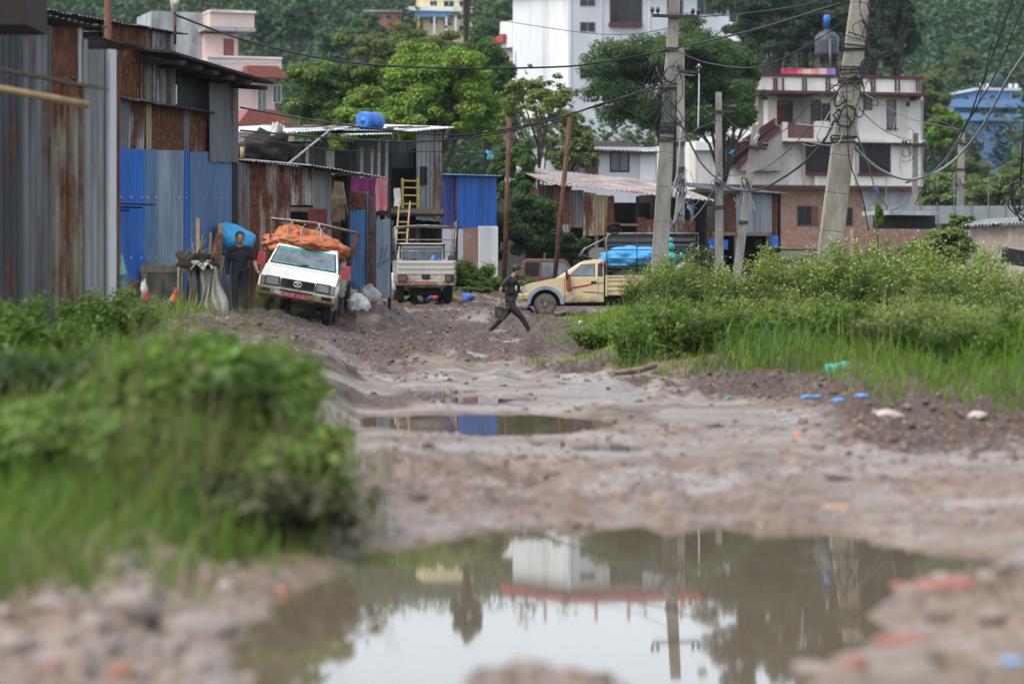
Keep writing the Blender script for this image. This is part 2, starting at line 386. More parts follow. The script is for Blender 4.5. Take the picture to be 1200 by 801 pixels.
def ground_h(x, y):
    z = base_h(x, y); r = relief(x, y); near = 1 - ss(95, 125, y)
    S_ = np.full(x.shape, -9.); keep = np.ones(x.shape)
    for pl in PUDW.values():
        a = np.array(pl); ext = .45 if len(pl) > 12 else 1.5
        m = (x > a[:, 0].min() - 2) & (x < a[:, 0].max() + 2) & (y > a[:, 1].min() - 3) & (y < a[:, 1].max() + 3)
        if not m.any(): continue
        xm, ym = x[m], y[m]; s = poly_sdf(xm, ym, pl) + .09 * fbm(xm * 2.1, ym * 1.3, 55, 3) + .04 * fbm(xm * 9, ym * 6, 56, 2) + (0 if len(pl) > 9 else .13)
        S_[m] = np.maximum(S_[m], s); keep[m] = np.minimum(keep[m], 1 - ss(-ext, .1, s))
    wetz = keep < .999
    zz = r * (.08 + .92 * keep); out = wetz & (S_ < .02); zz = np.where(out, np.maximum(zz + z, -.008 + .02 * keep) - z, zz)
    ins = ss(-.06, .2, S_); r = zz * (1 - ins) + ins * (-.085 - z * ss(0, .1, S_) + .3 * zz)
    return z + r * near

def mud_material():
    t = NT('wet_mud'); v = t.coords(world=True); at = t.n('Attribute', attribute_name='churn'); ch = at.outputs['Fac']
    n1 = t.noise(v, .9, 6, .6); n2 = t.noise(v, 5, 6, .65); n3 = t.noise(v, 38, 4, .6); n4 = t.noise(v, .45, 5, .6); n5 = t.noise(v, 15, 5, .65)
    col = t.ramp(n1.outputs[0], [(.3, (.105, .073, .047)), (.5, (.165, .121, .083)), (.7, (.23, .177, .131))]).outputs[0]
    dk = t.math('ADD', t.math('MULTIPLY', t.math('SUBTRACT', 1., n2.outputs[0]), .8), t.math('MULTIPLY', ch, .42))
    col = t.mix(t.ramp(dk, [(.56, (0,) * 3), (.68, (1,) * 3)]).outputs[0], col, (.068, .043, .030))
    col = t.mix(t.math('MULTIPLY', t.ramp(n5.outputs[0], [(.54, (0,) * 3), (.62, (1,) * 3)]).outputs[0], .6), col, (.052, .033, .024))
    vo = t.n('TexVoronoi', Scale=22., Randomness=1.); t.t.links.new(v, vo.inputs['Vector'])
    sx = t.n('SeparateColor'); t.l(vo, sx.inputs[0], 'Color')
    peb = t.math('MULTIPLY', t.math('LESS_THAN', vo.outputs['Distance'], .30), t.math('GREATER_THAN', sx.outputs[0], .84))
    pc = t.ramp(sx.outputs[1], [(.0, (.30, .26, .23)), (.45, (.20, .17, .15)), (.7, (.34, .14, .09)), (.85, (.42, .38, .34))]).outputs[0]
    col = t.mix(t.math('MULTIPLY', peb, .8), col, pc)
    wet = t.ramp(t.math('SUBTRACT', n4.outputs[0], t.math('MULTIPLY', ch, .22)), [(.38, (0,) * 3), (.58, (1,) * 3)]).outputs[0]
    ro = t.math('SUBTRACT', .60, t.math('MULTIPLY', wet, .40))
    ro = t.math('ADD', ro, t.math('MULTIPLY', t.math('SUBTRACT', n2.outputs[0], .5), .9))
    b = t.bsdf(col, ro, 0, t.math('ADD', n3.outputs[0], t.math('MULTIPLY', n2.outputs[0], 1.6)), .5, .02, spec=.30)
    bm = b.inputs['Normal'].links[0].from_node; t.t.links.new(t.math('SUBTRACT', .62, t.math('MULTIPLY', wet, .45)), bm.inputs['Strength'])
    return t.done(b)
MUD = mud_material()
def earth_material():
    t = NT('earth_and_low_weeds'); v = t.coords(world=True); n1 = t.noise(v, .5, 6); n2 = t.noise(v, 6, 5)
    col = t.mix(t.ramp(n1.outputs[0], [(.4, (0,) * 3), (.6, (1,) * 3)]).outputs[0], (.03, .05, .018), (.075, .06, .04))
    return t.done(t.bsdf(col, .95, 0, n2.outputs[0], .4))
EARTH = earth_material()

def grid_obj(name, xs, ys, hf, mat, kind='structure', smooth=True):
    ny, nx = xs.shape; z = hf(xs, ys); co = np.stack([xs, ys, z], -1).reshape(-1, 3)
    i = np.arange(ny * nx).reshape(ny, nx); f = np.stack([i[:-1, :-1], i[:-1, 1:], i[1:, 1:], i[1:, :-1]], -1).reshape(-1, 4)
    o = np_mesh(name, co, f, mat, smooth=smooth); o['kind'] = kind; return o
# the road and its verges as one fine sheet; rows thin out with distance
rows = 5.5 * 1.0023 ** np.arange(1330); rows = rows[rows < 115]
tt = np.linspace(-1, 1, 640)
gy, gt = np.meshgrid(rows, tt, indexing='ij')
road = grid_obj('muddy_road', gt * (.235 * gy + 1.6), gy, ground_h, MUD)
ca_ = road.data.attributes.new('churn', 'FLOAT', 'POINT'); ca_.data.foreach_set('value', churn(gt * (.235 * gy + 1.6), gy).astype(np.float32).ravel())
# the wider land to the hills, kept under the road sheet where they meet
ly = np.concatenate([np.linspace(-60, 110, 60), np.linspace(114, 480, 90), np.linspace(490, 1000, 50), np.linspace(1030, 1200, 12)])
lt = np.linspace(-1, 1, 121); yy, tl = np.meshgrid(ly, lt, indexing='ij'); lx = np.sign(tl) * np.abs(tl) ** 1.6 * (420 + .6 * np.abs(yy))
def land_h(x, y):
    z = base_h(x, y) + ss(120, 200, y) * 1.2 * fbm(x * .02, y * .02, 9, 3)
    z = z + ss(380, 620, y) * (9 * fbm(x * .008, y * .006, 19, 3))
    under = (1 - ss(114, 118, y)) * ss(4.5, 5.5, y) * (np.abs(x) < .235 * y + 1.9)
    return z - .35 * under - .02
land = grid_obj('ground', lx, yy, land_h, EARTH)
def gl(x, y): return float(land_h(np.array([x]), np.array([y]))[0])

def water_material():
    t = NT('puddle_water'); v = t.coords(world=True); n = t.noise(v, 3, 3)
    col = t.mix(n.outputs[0], (.135, .105, .072), (.10, .08, .055))
    b = t.bsdf(col, .025, 0, n.outputs[0], .012, .01); b.inputs['IOR'].default_value = 1.333; b.inputs['Specular IOR Level'].default_value = .5
    return t.done(b)
WATER = water_material()
for nm, pl in PUDW.items():
    a = np.array(pl); big = len(pl) > 12; ex = .35 if big else .15
    x0, x1, y0, y1 = a[:, 0].min() - ex, a[:, 0].max() + ex, a[:, 1].min() - ex, a[:, 1].max() + ex
    c = a.mean(0); d = a - c; ln = np.linalg.norm(d, axis=1, keepdims=True); q = c + d * (1 + ex / np.maximum(ln, .3))
    mb = MB().add([(p[0], p[1], -.022) for p in q], [tuple(range(len(q)))])
    o = mb.build('puddle_water', WATER); o['kind'] = 'structure'
    if o.data.polygons[0].normal.z < 0: o.data.flip_normals()

# air: pale haze round everything but the sky
def haze():
    t = NT('haze_air'); n = t.n('VolumePrincipled'); n.inputs['Color'].default_value = (.66, .83, .95, 1)
    n.inputs['Density'].default_value = .00010; n.inputs['Anisotropy'].default_value = .1
    t.t.links.new(n.outputs[0], t.out.inputs['Volume'])
    o = MB().box(-1250, 1250, -120, 1260, -2, 130).build('haze', t.mat); o['kind'] = 'stuff'; return o
haze()
# ------------------------------------------------------------------ buildings
class Wall:
    """a vertical facade through two ground points; local x runs along it, local y away from the street, local z is world height"""
    def __init__(s, name, label, cat, A, B, group=None):
        s.A = Vector((A[0], A[1], 0)); s.u = Vector((B[0] - A[0], B[1] - A[1], 0)); s.L = s.u.length; s.u.normalize()
        s.n = Vector((-s.u.y, s.u.x, 0))
        s.root = thing(name, label, cat, s.A, math.atan2(s.u.y, s.u.x), group)
    def hit(s, px, py, off=0.):
        r = Vector(((px - CX) / F, 1, 0)); t = (s.A + s.n * off).dot(s.n) / r.dot(s.n); p = r * t
        return (p - s.A).dot(s.u), HC - (py - HY) / F * t
    def rect(s, x0, y0, x1, y1, off=0.):
        u0, za = s.hit(x0, (y0 + y1) / 2, off); u1, zb = s.hit(x1, (y0 + y1) / 2, off); um = (x0 + x1) / 2
        return u0, u1, s.hit(um, y1, off)[1], s.hit(um, y0, off)[1]
    def sheet(s, tl, tr, br, bl, mat, off=0., pitch=.1, amp=.016, name='metal_sheet', box=False, lean=0.):
        """corrugated sheet whose corners fall at the given photo points, held off the facade by off"""
        off += rnd.uniform(-.012, .012); lean = lean + rnd.uniform(-.03, .03); jt = [rnd.uniform(-.025, .025) for _ in range(4)]; pts = [(a_[0], a_[1] + j_) for a_, j_ in zip([s.hit(*p, off) for p in (tl, tr, br, bl)], jt)]; u0 = (pts[0][0] + pts[3][0]) / 2; u1 = (pts[1][0] + pts[2][0]) / 2
        n = max(4, int((u1 - u0) / pitch * (6 if box else 8))); us = np.linspace(u0, u1, n + 1); k = (us - u0) / (u1 - u0)
        ph = us / pitch
        y = off - (np.clip(np.abs((ph % 1) - .5) * 6 - 1.1, -.5, .5) * 1.6 if box else np.cos(ph * 2 * np.pi)) * amp
        zt = pts[0][1] + (pts[1][1] - pts[0][1]) * k; zb = pts[3][1] + (pts[2][1] - pts[3][1]) * k
        jag = .012 * vn(us * 9, us * 0, int(abs(tl[0]) * 3) % 97); zb = zb + jag
        co = np.concatenate([np.stack([us, y + lean, zb], 1), np.stack([us, y, zt], 1)])
        i = np.arange(n); f = np.stack([i, i + 1, i + n + 2, i + n + 1], 1)
        return np_mesh(name, co, f, mat, s.root, smooth=not box)
    def roofsheet(s, x0, y0, x1, y1, depth, rise, mat, over=.35, pitch=.1, amp=.016, off=0., name='roof'):
        """corrugated roof whose front edge runs between two photo points, sloping away by rise over depth"""
        (u0, z0), (u1, z1) = s.hit(x0, y0, off), s.hit(x1, y1, off); n = max(8, int((u1 - u0) / pitch * 6)); us = np.linspace(u0, u1, n + 1); k = (us - u0) / (u1 - u0)
        w = np.cos(us / pitch * 2 * np.pi) * amp; zz = z0 + (z1 - z0) * k + w; rag = .06 * np.sign(np.sin(us * 7.3)) * (np.sin(us * 2.9) > .3)
        co = np.concatenate([np.stack([us, off - over + rag, zz - rise * over / depth], 1), np.stack([us, us * 0 + off + depth, zz + rise], 1)])
        i = np.arange(n); f = np.stack([i, i + 1, i + n + 2, i + n + 1], 1)
        return np_mesh(name, co, f, mat, s.root, smooth=True)
    def box(s, x0, y0, x1, y1, o0, o1, mat, name, bevel=0., z0=None, z1=None):
        u0, u1, za, zb = s.rect(x0, y0, x1, y1, min(o0, o1)); za = za if z0 is None else z0; zb = zb if z1 is None else z1
        return MB().box(u0, u1, o0, o1, za, zb).build(name, mat, s.root, bevel=bevel)
    def window(s, x0, y0, x1, y1, fm, gm=None, mull=1, bars=0, sill=None, name='window', off=0., recess=.0):
        u0, u1, z0, z1 = s.rect(x0, y0, x1, y1, off); b = max(.05, (u1 - u0) * .045); mb = MB(); y = off
        for a in ((u0 - b, u1 + b, z1, z1 + b), (u0 - b, u1 + b, z0 - b, z0), (u0 - b, u0, z0, z1), (u1, u1 + b, z0, z1)): mb.box(a[0], a[1], y - .05, y + .02, a[2], a[3])
        for i in range(1, mull + 1):
            m = u0 + (u1 - u0) * i / (mull + 1); mb.box(m - b * .35, m + b * .35, y - .03, y + .02, z0 + .001, z1 - .001)
        for i in range(1, bars + 1):
            m = z0 + (z1 - z0) * i / (bars + 1); mb.box(u0 + .001, u1 - .001, y - .026, y + .02, m - b * .3, m + b * .3)
        f = mb.build(name, fm, s.root)
        MB().box(u0 + .002, u1 - .002, y - .012, y + .03, z0 + .002, z1 - .002).build('pane', gm or GLASS, f)
        if sill: MB().box(u0 - 2 * b, u1 + 2 * b, y - .16, y + .01, z0 - b * 2.4, z0 - b - .003).build('sill', sill, f)
        return f
    def poly(s, pts, o0, o1, mat, name):
        q = [s.hit(px, py, min(o0, o1)) for px, py in pts]
        return MB().prism(q, o0, o1).build(name, mat, s.root)
def dwall(name, label, cat, px0, d0, px1, d1, group=None): return Wall(name, label, cat, (X(px0, d0), d0), (X(px1, d1), d1), group)
def core(w, u0, u1, depth, z0, z1, mat, y0=.6, t=.06):
    """back and side walls that close a shed behind its front sheets"""
    MB().box(u0 + t, u1 - t, depth - t, depth, z0, z1).build('back_wall', mat, w.root)
    for a in (u0, u1 - t): MB().box(a, a + t, .04, depth, z0, z1).build('side_wall', mat, w.root)

# --- near shed at the left edge
w = dwall('metal_shed', 'tall near shed of grey and rust-striped corrugated sheets at left edge', 'shed', -70, 33, 132, 35.2)
for tl, tr, br, bl, m in (((-70, 20), (26, 24), (26, 430), (-70, 430), ZINCD), ((26, 24), (60, 30), (60, 428), (26, 430), ZINC), ((60, 30), (97, 33), (97, 425), (60, 428), corr('shed_rust_stripe', (.22, .21, .16), .55, (.13, .13, .075))),
                          ((97, 60), (124, 56), (122, 402), (97, 420), ZINCL)):
    w.sheet(tl, tr, br, bl, m, pitch=.105, amp=.02)
w.sheet((61, 31), (91, 33), (90, 92), (61, 92), RUST, off=-.03, pitch=.105, amp=.012)
w.box(92.5, 33, 96.5, 100, -.05, -.01, WHITED, 'batten'); w.box(98, 46, 103, 100, -.09, -.04, ZINCL, 'batten')
core(w, 0.02, w.L - .1, 6, 0, 4.35, DARKW)
w.roofsheet(28, 15, 112, 33, 6, .3, ZINCL, over=.25, pitch=.105, amp=.007); w.roofsheet(104, 44, 156, 59, 5, .3, ZINCD, over=.35, off=.3, amp=.007)
w.box(129, 58, 136.5, 400, -.03, .07, WHITED, 'post'); w.box(137.5, 66, 141, 402, -.02, .08, DKRUST, 'post')
# --- neighbour's eaves reaching in from the left
t = thing('tin_awning', 'tin awning edge on a bamboo pole crossing the left edge', 'awning', P(-40, 100, 25))
o = MB(); a, b = P(-60, 66, 25) - t.location, P(127, 103, 25.6) - t.location
o.add([a, b, b + Vector((-.6, 1.3, .15)), a + Vector((-.6, 1.3, .15)), a + Vector((0, 0, -.03)), b + Vector((0, 0, -.03)), b + Vector((-.6, 1.3, .12)), a + Vector((-.6, 1.3, .12))], [(0, 1, 2, 3), (7, 6, 5, 4), (0, 4, 5, 1), (1, 5, 6, 2), (3, 2, 6, 7), (0, 3, 7, 4)]).build('awning_sheet', ZINCL, t)
MB().tube([P(-60, 92, 25.1) - t.location, P(104, 123, 25.5) - t.location], .035, 8).build('bamboo_pole', BAMBOO, t, True)
MB().tube([P(-40, 74, 25.2) - t.location, P(-50, 380, 25.2) - t.location], .04, 8).build('post', DKRUST, t, True)
t = thing('dark_eave', 'dark eave corner jutting into the top left corner', 'eave', P(-20, 0, 27))
o = MB(); a = P(-60, -20, 27) - t.location; b = P(31, 12, 27) - t.location; o.box(a.x, b.x, 0, 1.2, b.z - .14, b.z + .6).build('eave_board', DARKW, t)
MB().box(a.x, b.x, -.05, 1.25, b.z + .601, b.z + .65).build('roof_sheet', ZINCL, t); MB().tube([(a.x + .05, .6, b.z), (a.x + .05, .6, -P(-20, 0, 27).z + .4)], .05, 8).build('post', DARKW, t)
t = MB().tube([P(127, 405, 36.5), P(126.5, -30, 36.5)], .048, 8).build('rusty_pipe', DKRUST, None, True); tag(t, 'tall rust-brown pipe standing at the corner of the near shed', 'pipe')

# --- rust and blue two-storey shed
w = dwall('metal_house', 'two-storey shed with rusty upper sheets over a bright blue wall', 'shed', 136, 53, 272, 56)
for x0, x1, m in ((138, 170, BLUEC), (170, 184, BLUEG), (184, 215, corr('silver_blue_sheet', (.26, .32, .40), .08)), (215, 223, BLUEC), (223, 247, BLUEG), (247, 271, BLUEG)):
    w.sheet((x0, 173 + (x0 - 138) * .045), (x1, 173 + (x1 - 138) * .045), (x1, 362), (x0, 366), m, off=-.06, pitch=.085, amp=.011)
for x0, x1, m, y1 in ((139, 152, ZINC, 176), (152, 171, corr('mottled_sheet', (.36, .37, .37), .5), 176), (171, 178, RUSTO, 177), (178, 215, corr('deep_rust_sheet', (.15, .1, .08), .95), 179), (215, 223, ZINC, 179), (223, 243, RUSTM, 180)):
    w.sheet((x0, 115 + (x0 - 139) * .165), (x1, 115 + (x1 - 139) * .165), (x1, y1), (x0, y1), m, pitch=.085, amp=.011)
for x0, x1, m in ((120, 140, RUST), (140, 163, corr('brown_sheet', (.22, .19, .17), .82)), (163, 178, RUSTM), (178, 200, corr('grey_streaked_sheet', (.30, .31, .33), .42))):
    w.sheet((x0, 22 + (x0 - 120) * .2), (x1, 22 + (x1 - 120) * .2), (x1, 121 + (x1 - 140) * .15), (x0, 118), m, off=.12, pitch=.1, amp=.013)
w.box(200, 40, 206, 123, .02, .12, ZINCL, 'corner_post')
w.sheet((208, 82), (250, 92), (250, 178), (208, 178), RUSTO if 0 else ZINCD, off=.35, pitch=.085); w.sheet((247, 95), (280, 100), (278, 191), (243, 188), ZINC, off=-.09, pitch=.085, amp=.009)
w.box(271, 180, 279, 368, -.06, .06, DARKW, 'corner_post')
core(w, .02, w.L, 6, .2, 4.6, DARKW)
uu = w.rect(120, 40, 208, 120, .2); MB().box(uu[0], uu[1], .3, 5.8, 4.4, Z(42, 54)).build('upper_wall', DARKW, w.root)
w.roofsheet(139, 113, 245, 131, 1.2, .25, ZINC, over=.25, off=-.05, pitch=.085)
w.roofsheet(28, 8, 213, 40, 6, .5, ZINCD, over=.2, off=.1); w.box(28, 3, 28.5, 5, 0, .01, WOOD, 'nail_strip')
# deep eave over the right half: dark boards seen from below
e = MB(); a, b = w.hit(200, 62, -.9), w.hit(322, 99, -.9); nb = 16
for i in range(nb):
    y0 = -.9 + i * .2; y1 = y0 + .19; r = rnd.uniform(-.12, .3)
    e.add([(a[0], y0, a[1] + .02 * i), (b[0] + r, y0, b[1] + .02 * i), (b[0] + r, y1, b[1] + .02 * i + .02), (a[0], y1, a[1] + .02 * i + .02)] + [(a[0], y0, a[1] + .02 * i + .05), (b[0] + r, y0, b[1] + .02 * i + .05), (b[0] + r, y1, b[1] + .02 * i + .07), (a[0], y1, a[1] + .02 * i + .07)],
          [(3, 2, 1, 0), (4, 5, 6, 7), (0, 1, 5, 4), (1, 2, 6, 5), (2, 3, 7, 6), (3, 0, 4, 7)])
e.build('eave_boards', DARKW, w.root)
for i in range(6):
    q = w.hit(215 + i * 19, 71 + i * 5.9, -.95); MB().beam((q[0], -1.0, q[1] - .05), (q[0], 1.9, q[1] + .2), .06, .09).build('rafter', DARKW, w.root)
bo = MB()
for px in (142, 154, 166, 173, 183, 199, 210, 219, 240, 260):
    for py in (231, 302):
        c_ = w.hit(px, py + (px - 140) * .01, -.08); bo.ball((c_[0], -.075, c_[1]), .02, 6)
bo.build('bolts', mk('pale_bolt', (.5, .48, .46)), w.root)
# ledge, lean-to board and small door at its foot
e = MB(); q = w.rect(139, 225, 180, 245, -.5)
for i in range(4): e.box(q[0] - .1, q[1] - .25 * i, -.55 + i * .12, -.45 + i * .12, q[3] - .06 * i - .25, q[3] - .06 * i - .22)
e.build('plank_ledge', DARKW, w.root)
w.box(172, 319, 212, 369, -.16, -.10, mk('weathered_door', (.085, .08, .075), (.05, .047, .044), .85, 6, stretch=.15), 'low_door'); w.box(168, 311, 217, 319, -.18, -.09, WOOD, 'door_lintel'); w.box(168, 319.3, 172, 369, -.17, -.1, WOOD, 'door_post')

# --- low rusty shed behind the front pickup
w = dwall('low_rusty_shed', 'low rust-streaked shed with a dark doorway behind the orange load', 'shed', 272, 63, 412, 65)
for x0, x1, yt, yb, m in ((276, 293, 189, 372, ZINC), (292, 305, 190, 372, corr('dark_rust_strip', (.12, .07, .05), 1.)), (304, 341, 190, 372, corr('rust_run_sheet', (.38, .37, .345), .50)), (340, 368, 195, 240, corr('rust_run_pale_sheet', (.42, .41, .385), .5)), (367, 389, 199, 372, ZINCL)):
    w.sheet((x0, yt), (x1, yt + (x1 - x0) * .12), (x1, yb), (x0, yb), m, off=-.01 * (int(x0) % 3), pitch=.09, amp=.011)
w.sheet((361, 246), (384, 246), (383, 345), (361, 345), REDC, off=-.05, pitch=.11, amp=.008, name='door')
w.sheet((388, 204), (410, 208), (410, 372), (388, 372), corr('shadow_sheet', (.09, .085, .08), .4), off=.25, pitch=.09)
core(w, .05, w.L - .05, 5, .1, 3.72, DARKW); w.roofsheet(281, 187, 415, 203, 5, .35, ZINC, over=.3, pitch=.09); w.roofsheet(350, 192, 440, 207, 3, .25, ZINCL, over=.5, off=-.25, pitch=.09)
q = w.rect(340, 243, 368, 248, -.02); MB().box(q[0], q[1], -.03, .06, q[2], q[3]).build('door_lintel', WOOD, w.root)

# --- stilted tin shack with the drum on its roof
w = dwall('stilt_shack', 'upper-floor tin shack on bamboo stilts under a ragged pale roof', 'shack', 306, 82, 522, 86)
for x0, x1, m in ((312, 334, ZINCD), (333, 343, DARKW), (342, 386, ZINC), (407, 420, ZINCD), (418, 452, ZINC), (450, 490, ZINC)):
    w.sheet((x0, 166), (x1, 166), (x1, 246), (x0, 246), m, off=1.6, pitch=.1, amp=.014)
w.sheet((487, 153), (518, 153), (517, 259), (488, 257), ZINCL, off=-.05, pitch=.16, amp=.02); q = w.hit(517.5, 205, 0)
w.box(509, 154, 517.6, 256, -.09, -.03, RUSTM, 'edge_strip'); w.window(494, 197, 498, 215, DARKW, GLASS, 0, off=-.08)
for x0, x1, yt, yb, m in ((470, 487, 256, 330, RUSTM), (487, 503, 262, 330, corr('shade_sheet', (.16, .17, .19), .3)), (503, 517, 260, 330, ZINC)): w.sheet((x0, yt), (x1, yt), (x1, yb), (x0, yb), m, off=1.2, pitch=.1)
w.box(383, 177, 392, 206, 1.45, 1.55, DUSTY, 'door_leaf')
w.box(392, 176, 409, 232, 1.50, 1.56, BLACK, 'doorway'); w.box(462, 197, 488, 232, 1.4, 1.52, BLACK, 'doorway')  # black panels paint the deep shade of the two open doorways
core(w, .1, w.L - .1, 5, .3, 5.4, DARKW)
MB().box(.1, w.L - .1, -.1, 5, Z(252, 84), Z(243, 84)).build('floor_deck', DARKW, w.root)
for px, yt, ld, mm in ((360, 168, 0, BAMG), (428, 172, .2, BAMG), (438, 175, .1, BAMG), (444, 160, 0, BAMG), (453, 160, 0, BAMG), (330, 166, .6, WOOD)):
    z = w.hit(px, yt)[1]; u = w.hit(px, 250)[0]; MB().tube([(u - .05, ld, .6), (u, ld, z)], .055, 7).build('stilt', mm, w.root, True)
for sx0, sy0, sx1, sy1, dep, ri, m, of in ((311, 156, 396, 151, 4.5, .3, ZINCW, -.2), (392, 152, 470, 153, 4.5, .35, ZINCL, -.1), (398, 157, 452, 156, 2, .2, ZINCW, -.45), (466, 154, 524, 149, 4.5, .3, ZINCW, -.3)):
    w.roofsheet(sx0, sy0, sx1, sy1, dep, ri, m, over=.4, off=of, pitch=.11, amp=.018)
e = MB()
for i in range(9):
    a = w.hit(318 + i * 20, 152 + rnd.uniform(-3, 3), -.3); e.beam((a[0], -.4 + .3 * (i % 3), a[1] + .08), (a[0] + rnd.uniform(.6, 1.6), .2, a[1] + .14 + rnd.uniform(-.06, .06)), .08, .05)
e.build('roof_weights', WOOD, w.root)
w.box(455, 244, 520, 250, -.12, -.02, WOOD, 'deck_edge')
lad = MB()
for px in (471, 489): q = w.rect(px - 1, 209, px + 1, 244, -.2); lad.box(q[0], q[1], -.25, -.2, q[2], q[3])
for py in (211, 219, 228, 238): q = w.rect(471, py, 489, py + 1.6, -.21); lad.box(q[0], q[1], -.262, -.205, q[2], q[3])
tag(lad.build('balcony_railing', mk('yellow_paint', (.5, .36, .06), (.4, .28, .05), .6, 6, dirt=(.2, .15, .08), damt=.3), w.root))
# cloths hung below the eave
for nm, lb, x0, y0, x1, y1, c in (('hanging_cloth', 'purple cloth hung between the stilts of the tin shack', 412, 208, 438, 232, (.15, .012, .09)), ('hanging_cloth', 'pink cloth hung beside the bamboo stilts', 440, 209, 453, 247, (.50, .16, .20)), ('hanging_cloth', 'white sheet of plastic hung left of the yellow railing', 462, 221, 470, 242, (.6, .6, .62))):
    q = w.rect(x0, y0, x1, y1, -.35); us = np.linspace(q[0], q[1], 14); zs = np.linspace(q[2], q[3], 8); U, V = np.meshgrid(us, zs)
    co = np.stack([U + .02 * np.sin(V * 9), -.35 + .05 * np.sin(U * 17) * (1.2 - (V - q[2]) / (q[3] - q[2])), V + .02 * np.sin(U * 11)], -1).reshape(-1, 3)
    co = np.array([tuple(w.A + w.u * c_[0] + w.n * c_[1] + Vector((0, 0, c_[2]))) for c_ in co]); i = np.arange(112).reshape(8, 14)
    o = np_mesh(nm, co, np.stack([i[:-1, :-1], i[:-1, 1:], i[1:, 1:], i[1:, :-1]], -1).reshape(-1, 4), mk('cloth_' + lb[:5], c, None, .85, 8), None, True); tag(o, lb, 'cloth')
# drum on the roof
t = thing('plastic_drum', 'blue plastic drum lying on the tin shack roof', 'drum', P(434, 142, 84.6))
M = Matrix.Rotation(R(90), 4, 'X') @ Matrix.Rotation(0, 4, 'Z')
MB().lathe([(.26, -.40), (.285, -.385), (.285, -.2), (.295, -.18), (.285, -.16), (.285, .16), (.295, .18), (.285, .2), (.285, .385), (.26, .40)], 24, M=Matrix.Rotation(R(-32), 4, 'Z') @ M).build('drum_body', BLUEPL, t, True)
MB().lathe([(.24, .401), (.24, .42), (.2, .41), (.03, .415), (.03, .43)], 24, M=Matrix.Rotation(R(-32), 4, 'Z') @ M).build('lid', BLUEPL, t, True)

# --- wooden ladder, blue fence sheets
o = MB(); a0, a1 = P(459, 345, 81), P(468, 236, 81.8)
for dx in (0, .32):
    o.beam(a0 + Vector((dx, 0, 0)), a1 + Vector((dx, 0, 0)), .05, .07)
for i in range(8):
    k = a0.lerp(a1, (i + .7) / 8.6); o.beam(k, k + Vector((.32, 0, 0)), .04, .04)
tag(o.build('leaning_ladder', BAMBOO), 'straw-coloured ladder leaning against the deck of the tin shack', 'ladder')
w = dwall('sheet_fence', 'tall fence of a rusty blue sheet and bare strips beside the shack', 'fence', 402, 66, 460, 67)
w.sheet((412, 226), (430, 226), (432, 352), (404, 352), BLUER, pitch=.11, amp=.014); w.sheet((411, 224), (431, 225), (430, 245), (411, 246), RUST, off=-.03, pitch=.11, amp=.01)
w.sheet((429, 232), (441, 230), (441, 352), (429, 352), corr('dark_fence_strip', (.11, .11, .12), .5), off=.02, pitch=.09)
dr = w.sheet((441, 257), (458, 257), (457, 350), (441, 350), corr('pale_blue_sheet', (.24, .29, .35), .14), off=-.05, pitch=.3, amp=.004, name='gate_panel')
q = w.rect(444, 290, 455, 312, -.075); sc = MB()
for i in range(7):
    a = (q[0] + (q[1] - q[0]) * i / 7, -.072, q[2] + (q[3] - q[2]) * (i * .37 % 1)); sc.beam(a, (a[0] + .06, -.072, a[2] + .12), .014, .006); sc.beam(a, (a[0] + .07, -.072, a[2] - .01), .014, .006)
sc.build('painted_scrawl', BLACK, dr)
for px in (404, 430, 459): u = w.hit(px, 300)[0]; MB().box(u - .03, u + .03, .06, .12, .2, Z(228, 66)).build('fence_post', DARKW, w.root)

# --- blue shed with white base
w = dwall('blue_shed', 'bright blue metal shed on a white and brick base', 'shed', 516, 93, 583, 94)
for x0, x1, m in ((518, 535, corr('violet_blue_sheet', (.05, .07, .26), .12)), (535, 568, BLUEC), (567, 582, BLUEC)): w.sheet((x0, 205), (x1, 206), (x1, 267), (x0, 267), m, off=-.02, pitch=.12, amp=.01)
q = w.rect(518, 205, 582, 267); MB().box(q[0] + .02, q[1] - .02, .05, 4, q[2], q[3] - .03).build('shed_body', DARKW, w.root); w.roofsheet(514, 204, 585, 206, 4.2, .2, BLUEG, over=.3)
w.box(561, 265, 584, 345, -.1, 4, WHITEP, 'base_wall', .03); w.box(543, 267, 561, 340, -.06, 4, BRICK, 'brick_base'); w.box(517, 268, 542.8, 345, -.05, 4, WHITED, 'base_wall')
w.box(533.5, 206, 535.5, 267, -.07, -.035, DKRUST, 'seam_post')

# --- long shack with dark openings behind the cream pickup
w = dwall('long_tin_shack', 'long rusty tin shack with a black open front behind the parked pickup', 'shack', 612, 104, 832, 106)
for x0, x1, yt, yb, m in ((612, 632, 222, 275, RUST), (631, 648, 216, 262, DARKW), (647, 668, 215, 262, corr('brown_rust', (.16, .09, .07), .9)), (667, 684, 222, 266, ZINC), (683, 699, 225, 276, corr('cream_rust', (.46, .40, .33), .55)), (698, 712, 228, 276, RUSTO), (711, 720, 229, 276, RUST),
                      (747, 757, 254, 300, RUST), (757, 790, 256, 300, RUSTM), (790, 815, 258, 300, RUST), (652, 668, 262, 275, ZINCL), (612, 652, 262, 290, DARKW)):
    w.sheet((x0, yt), (x1, yt + 1), (x1, yb), (x0, yb), m, off=-.01 * (int(x0) % 3), pitch=.13, amp=.018)
core(w, .1, w.L - .1, 6, 1.0, Z(232, 105), DARKW); w.box(718, 262, 748, 264.5, -.02, .05, WOOD, 'rail'); w.box(746, 230, 748.5, 300, 0, .1, DARKW, 'post')
w.roofsheet(636, 213, 836, 234, 5.5, .85, mk('pale_tin_roof', (.34, .33, .33), (.22, .20, .19), .55, 1.2, metal=.25, dirt=(.16, .085, .06), damt=.5, dscale=1.0), over=.5, pitch=.2, amp=.03)
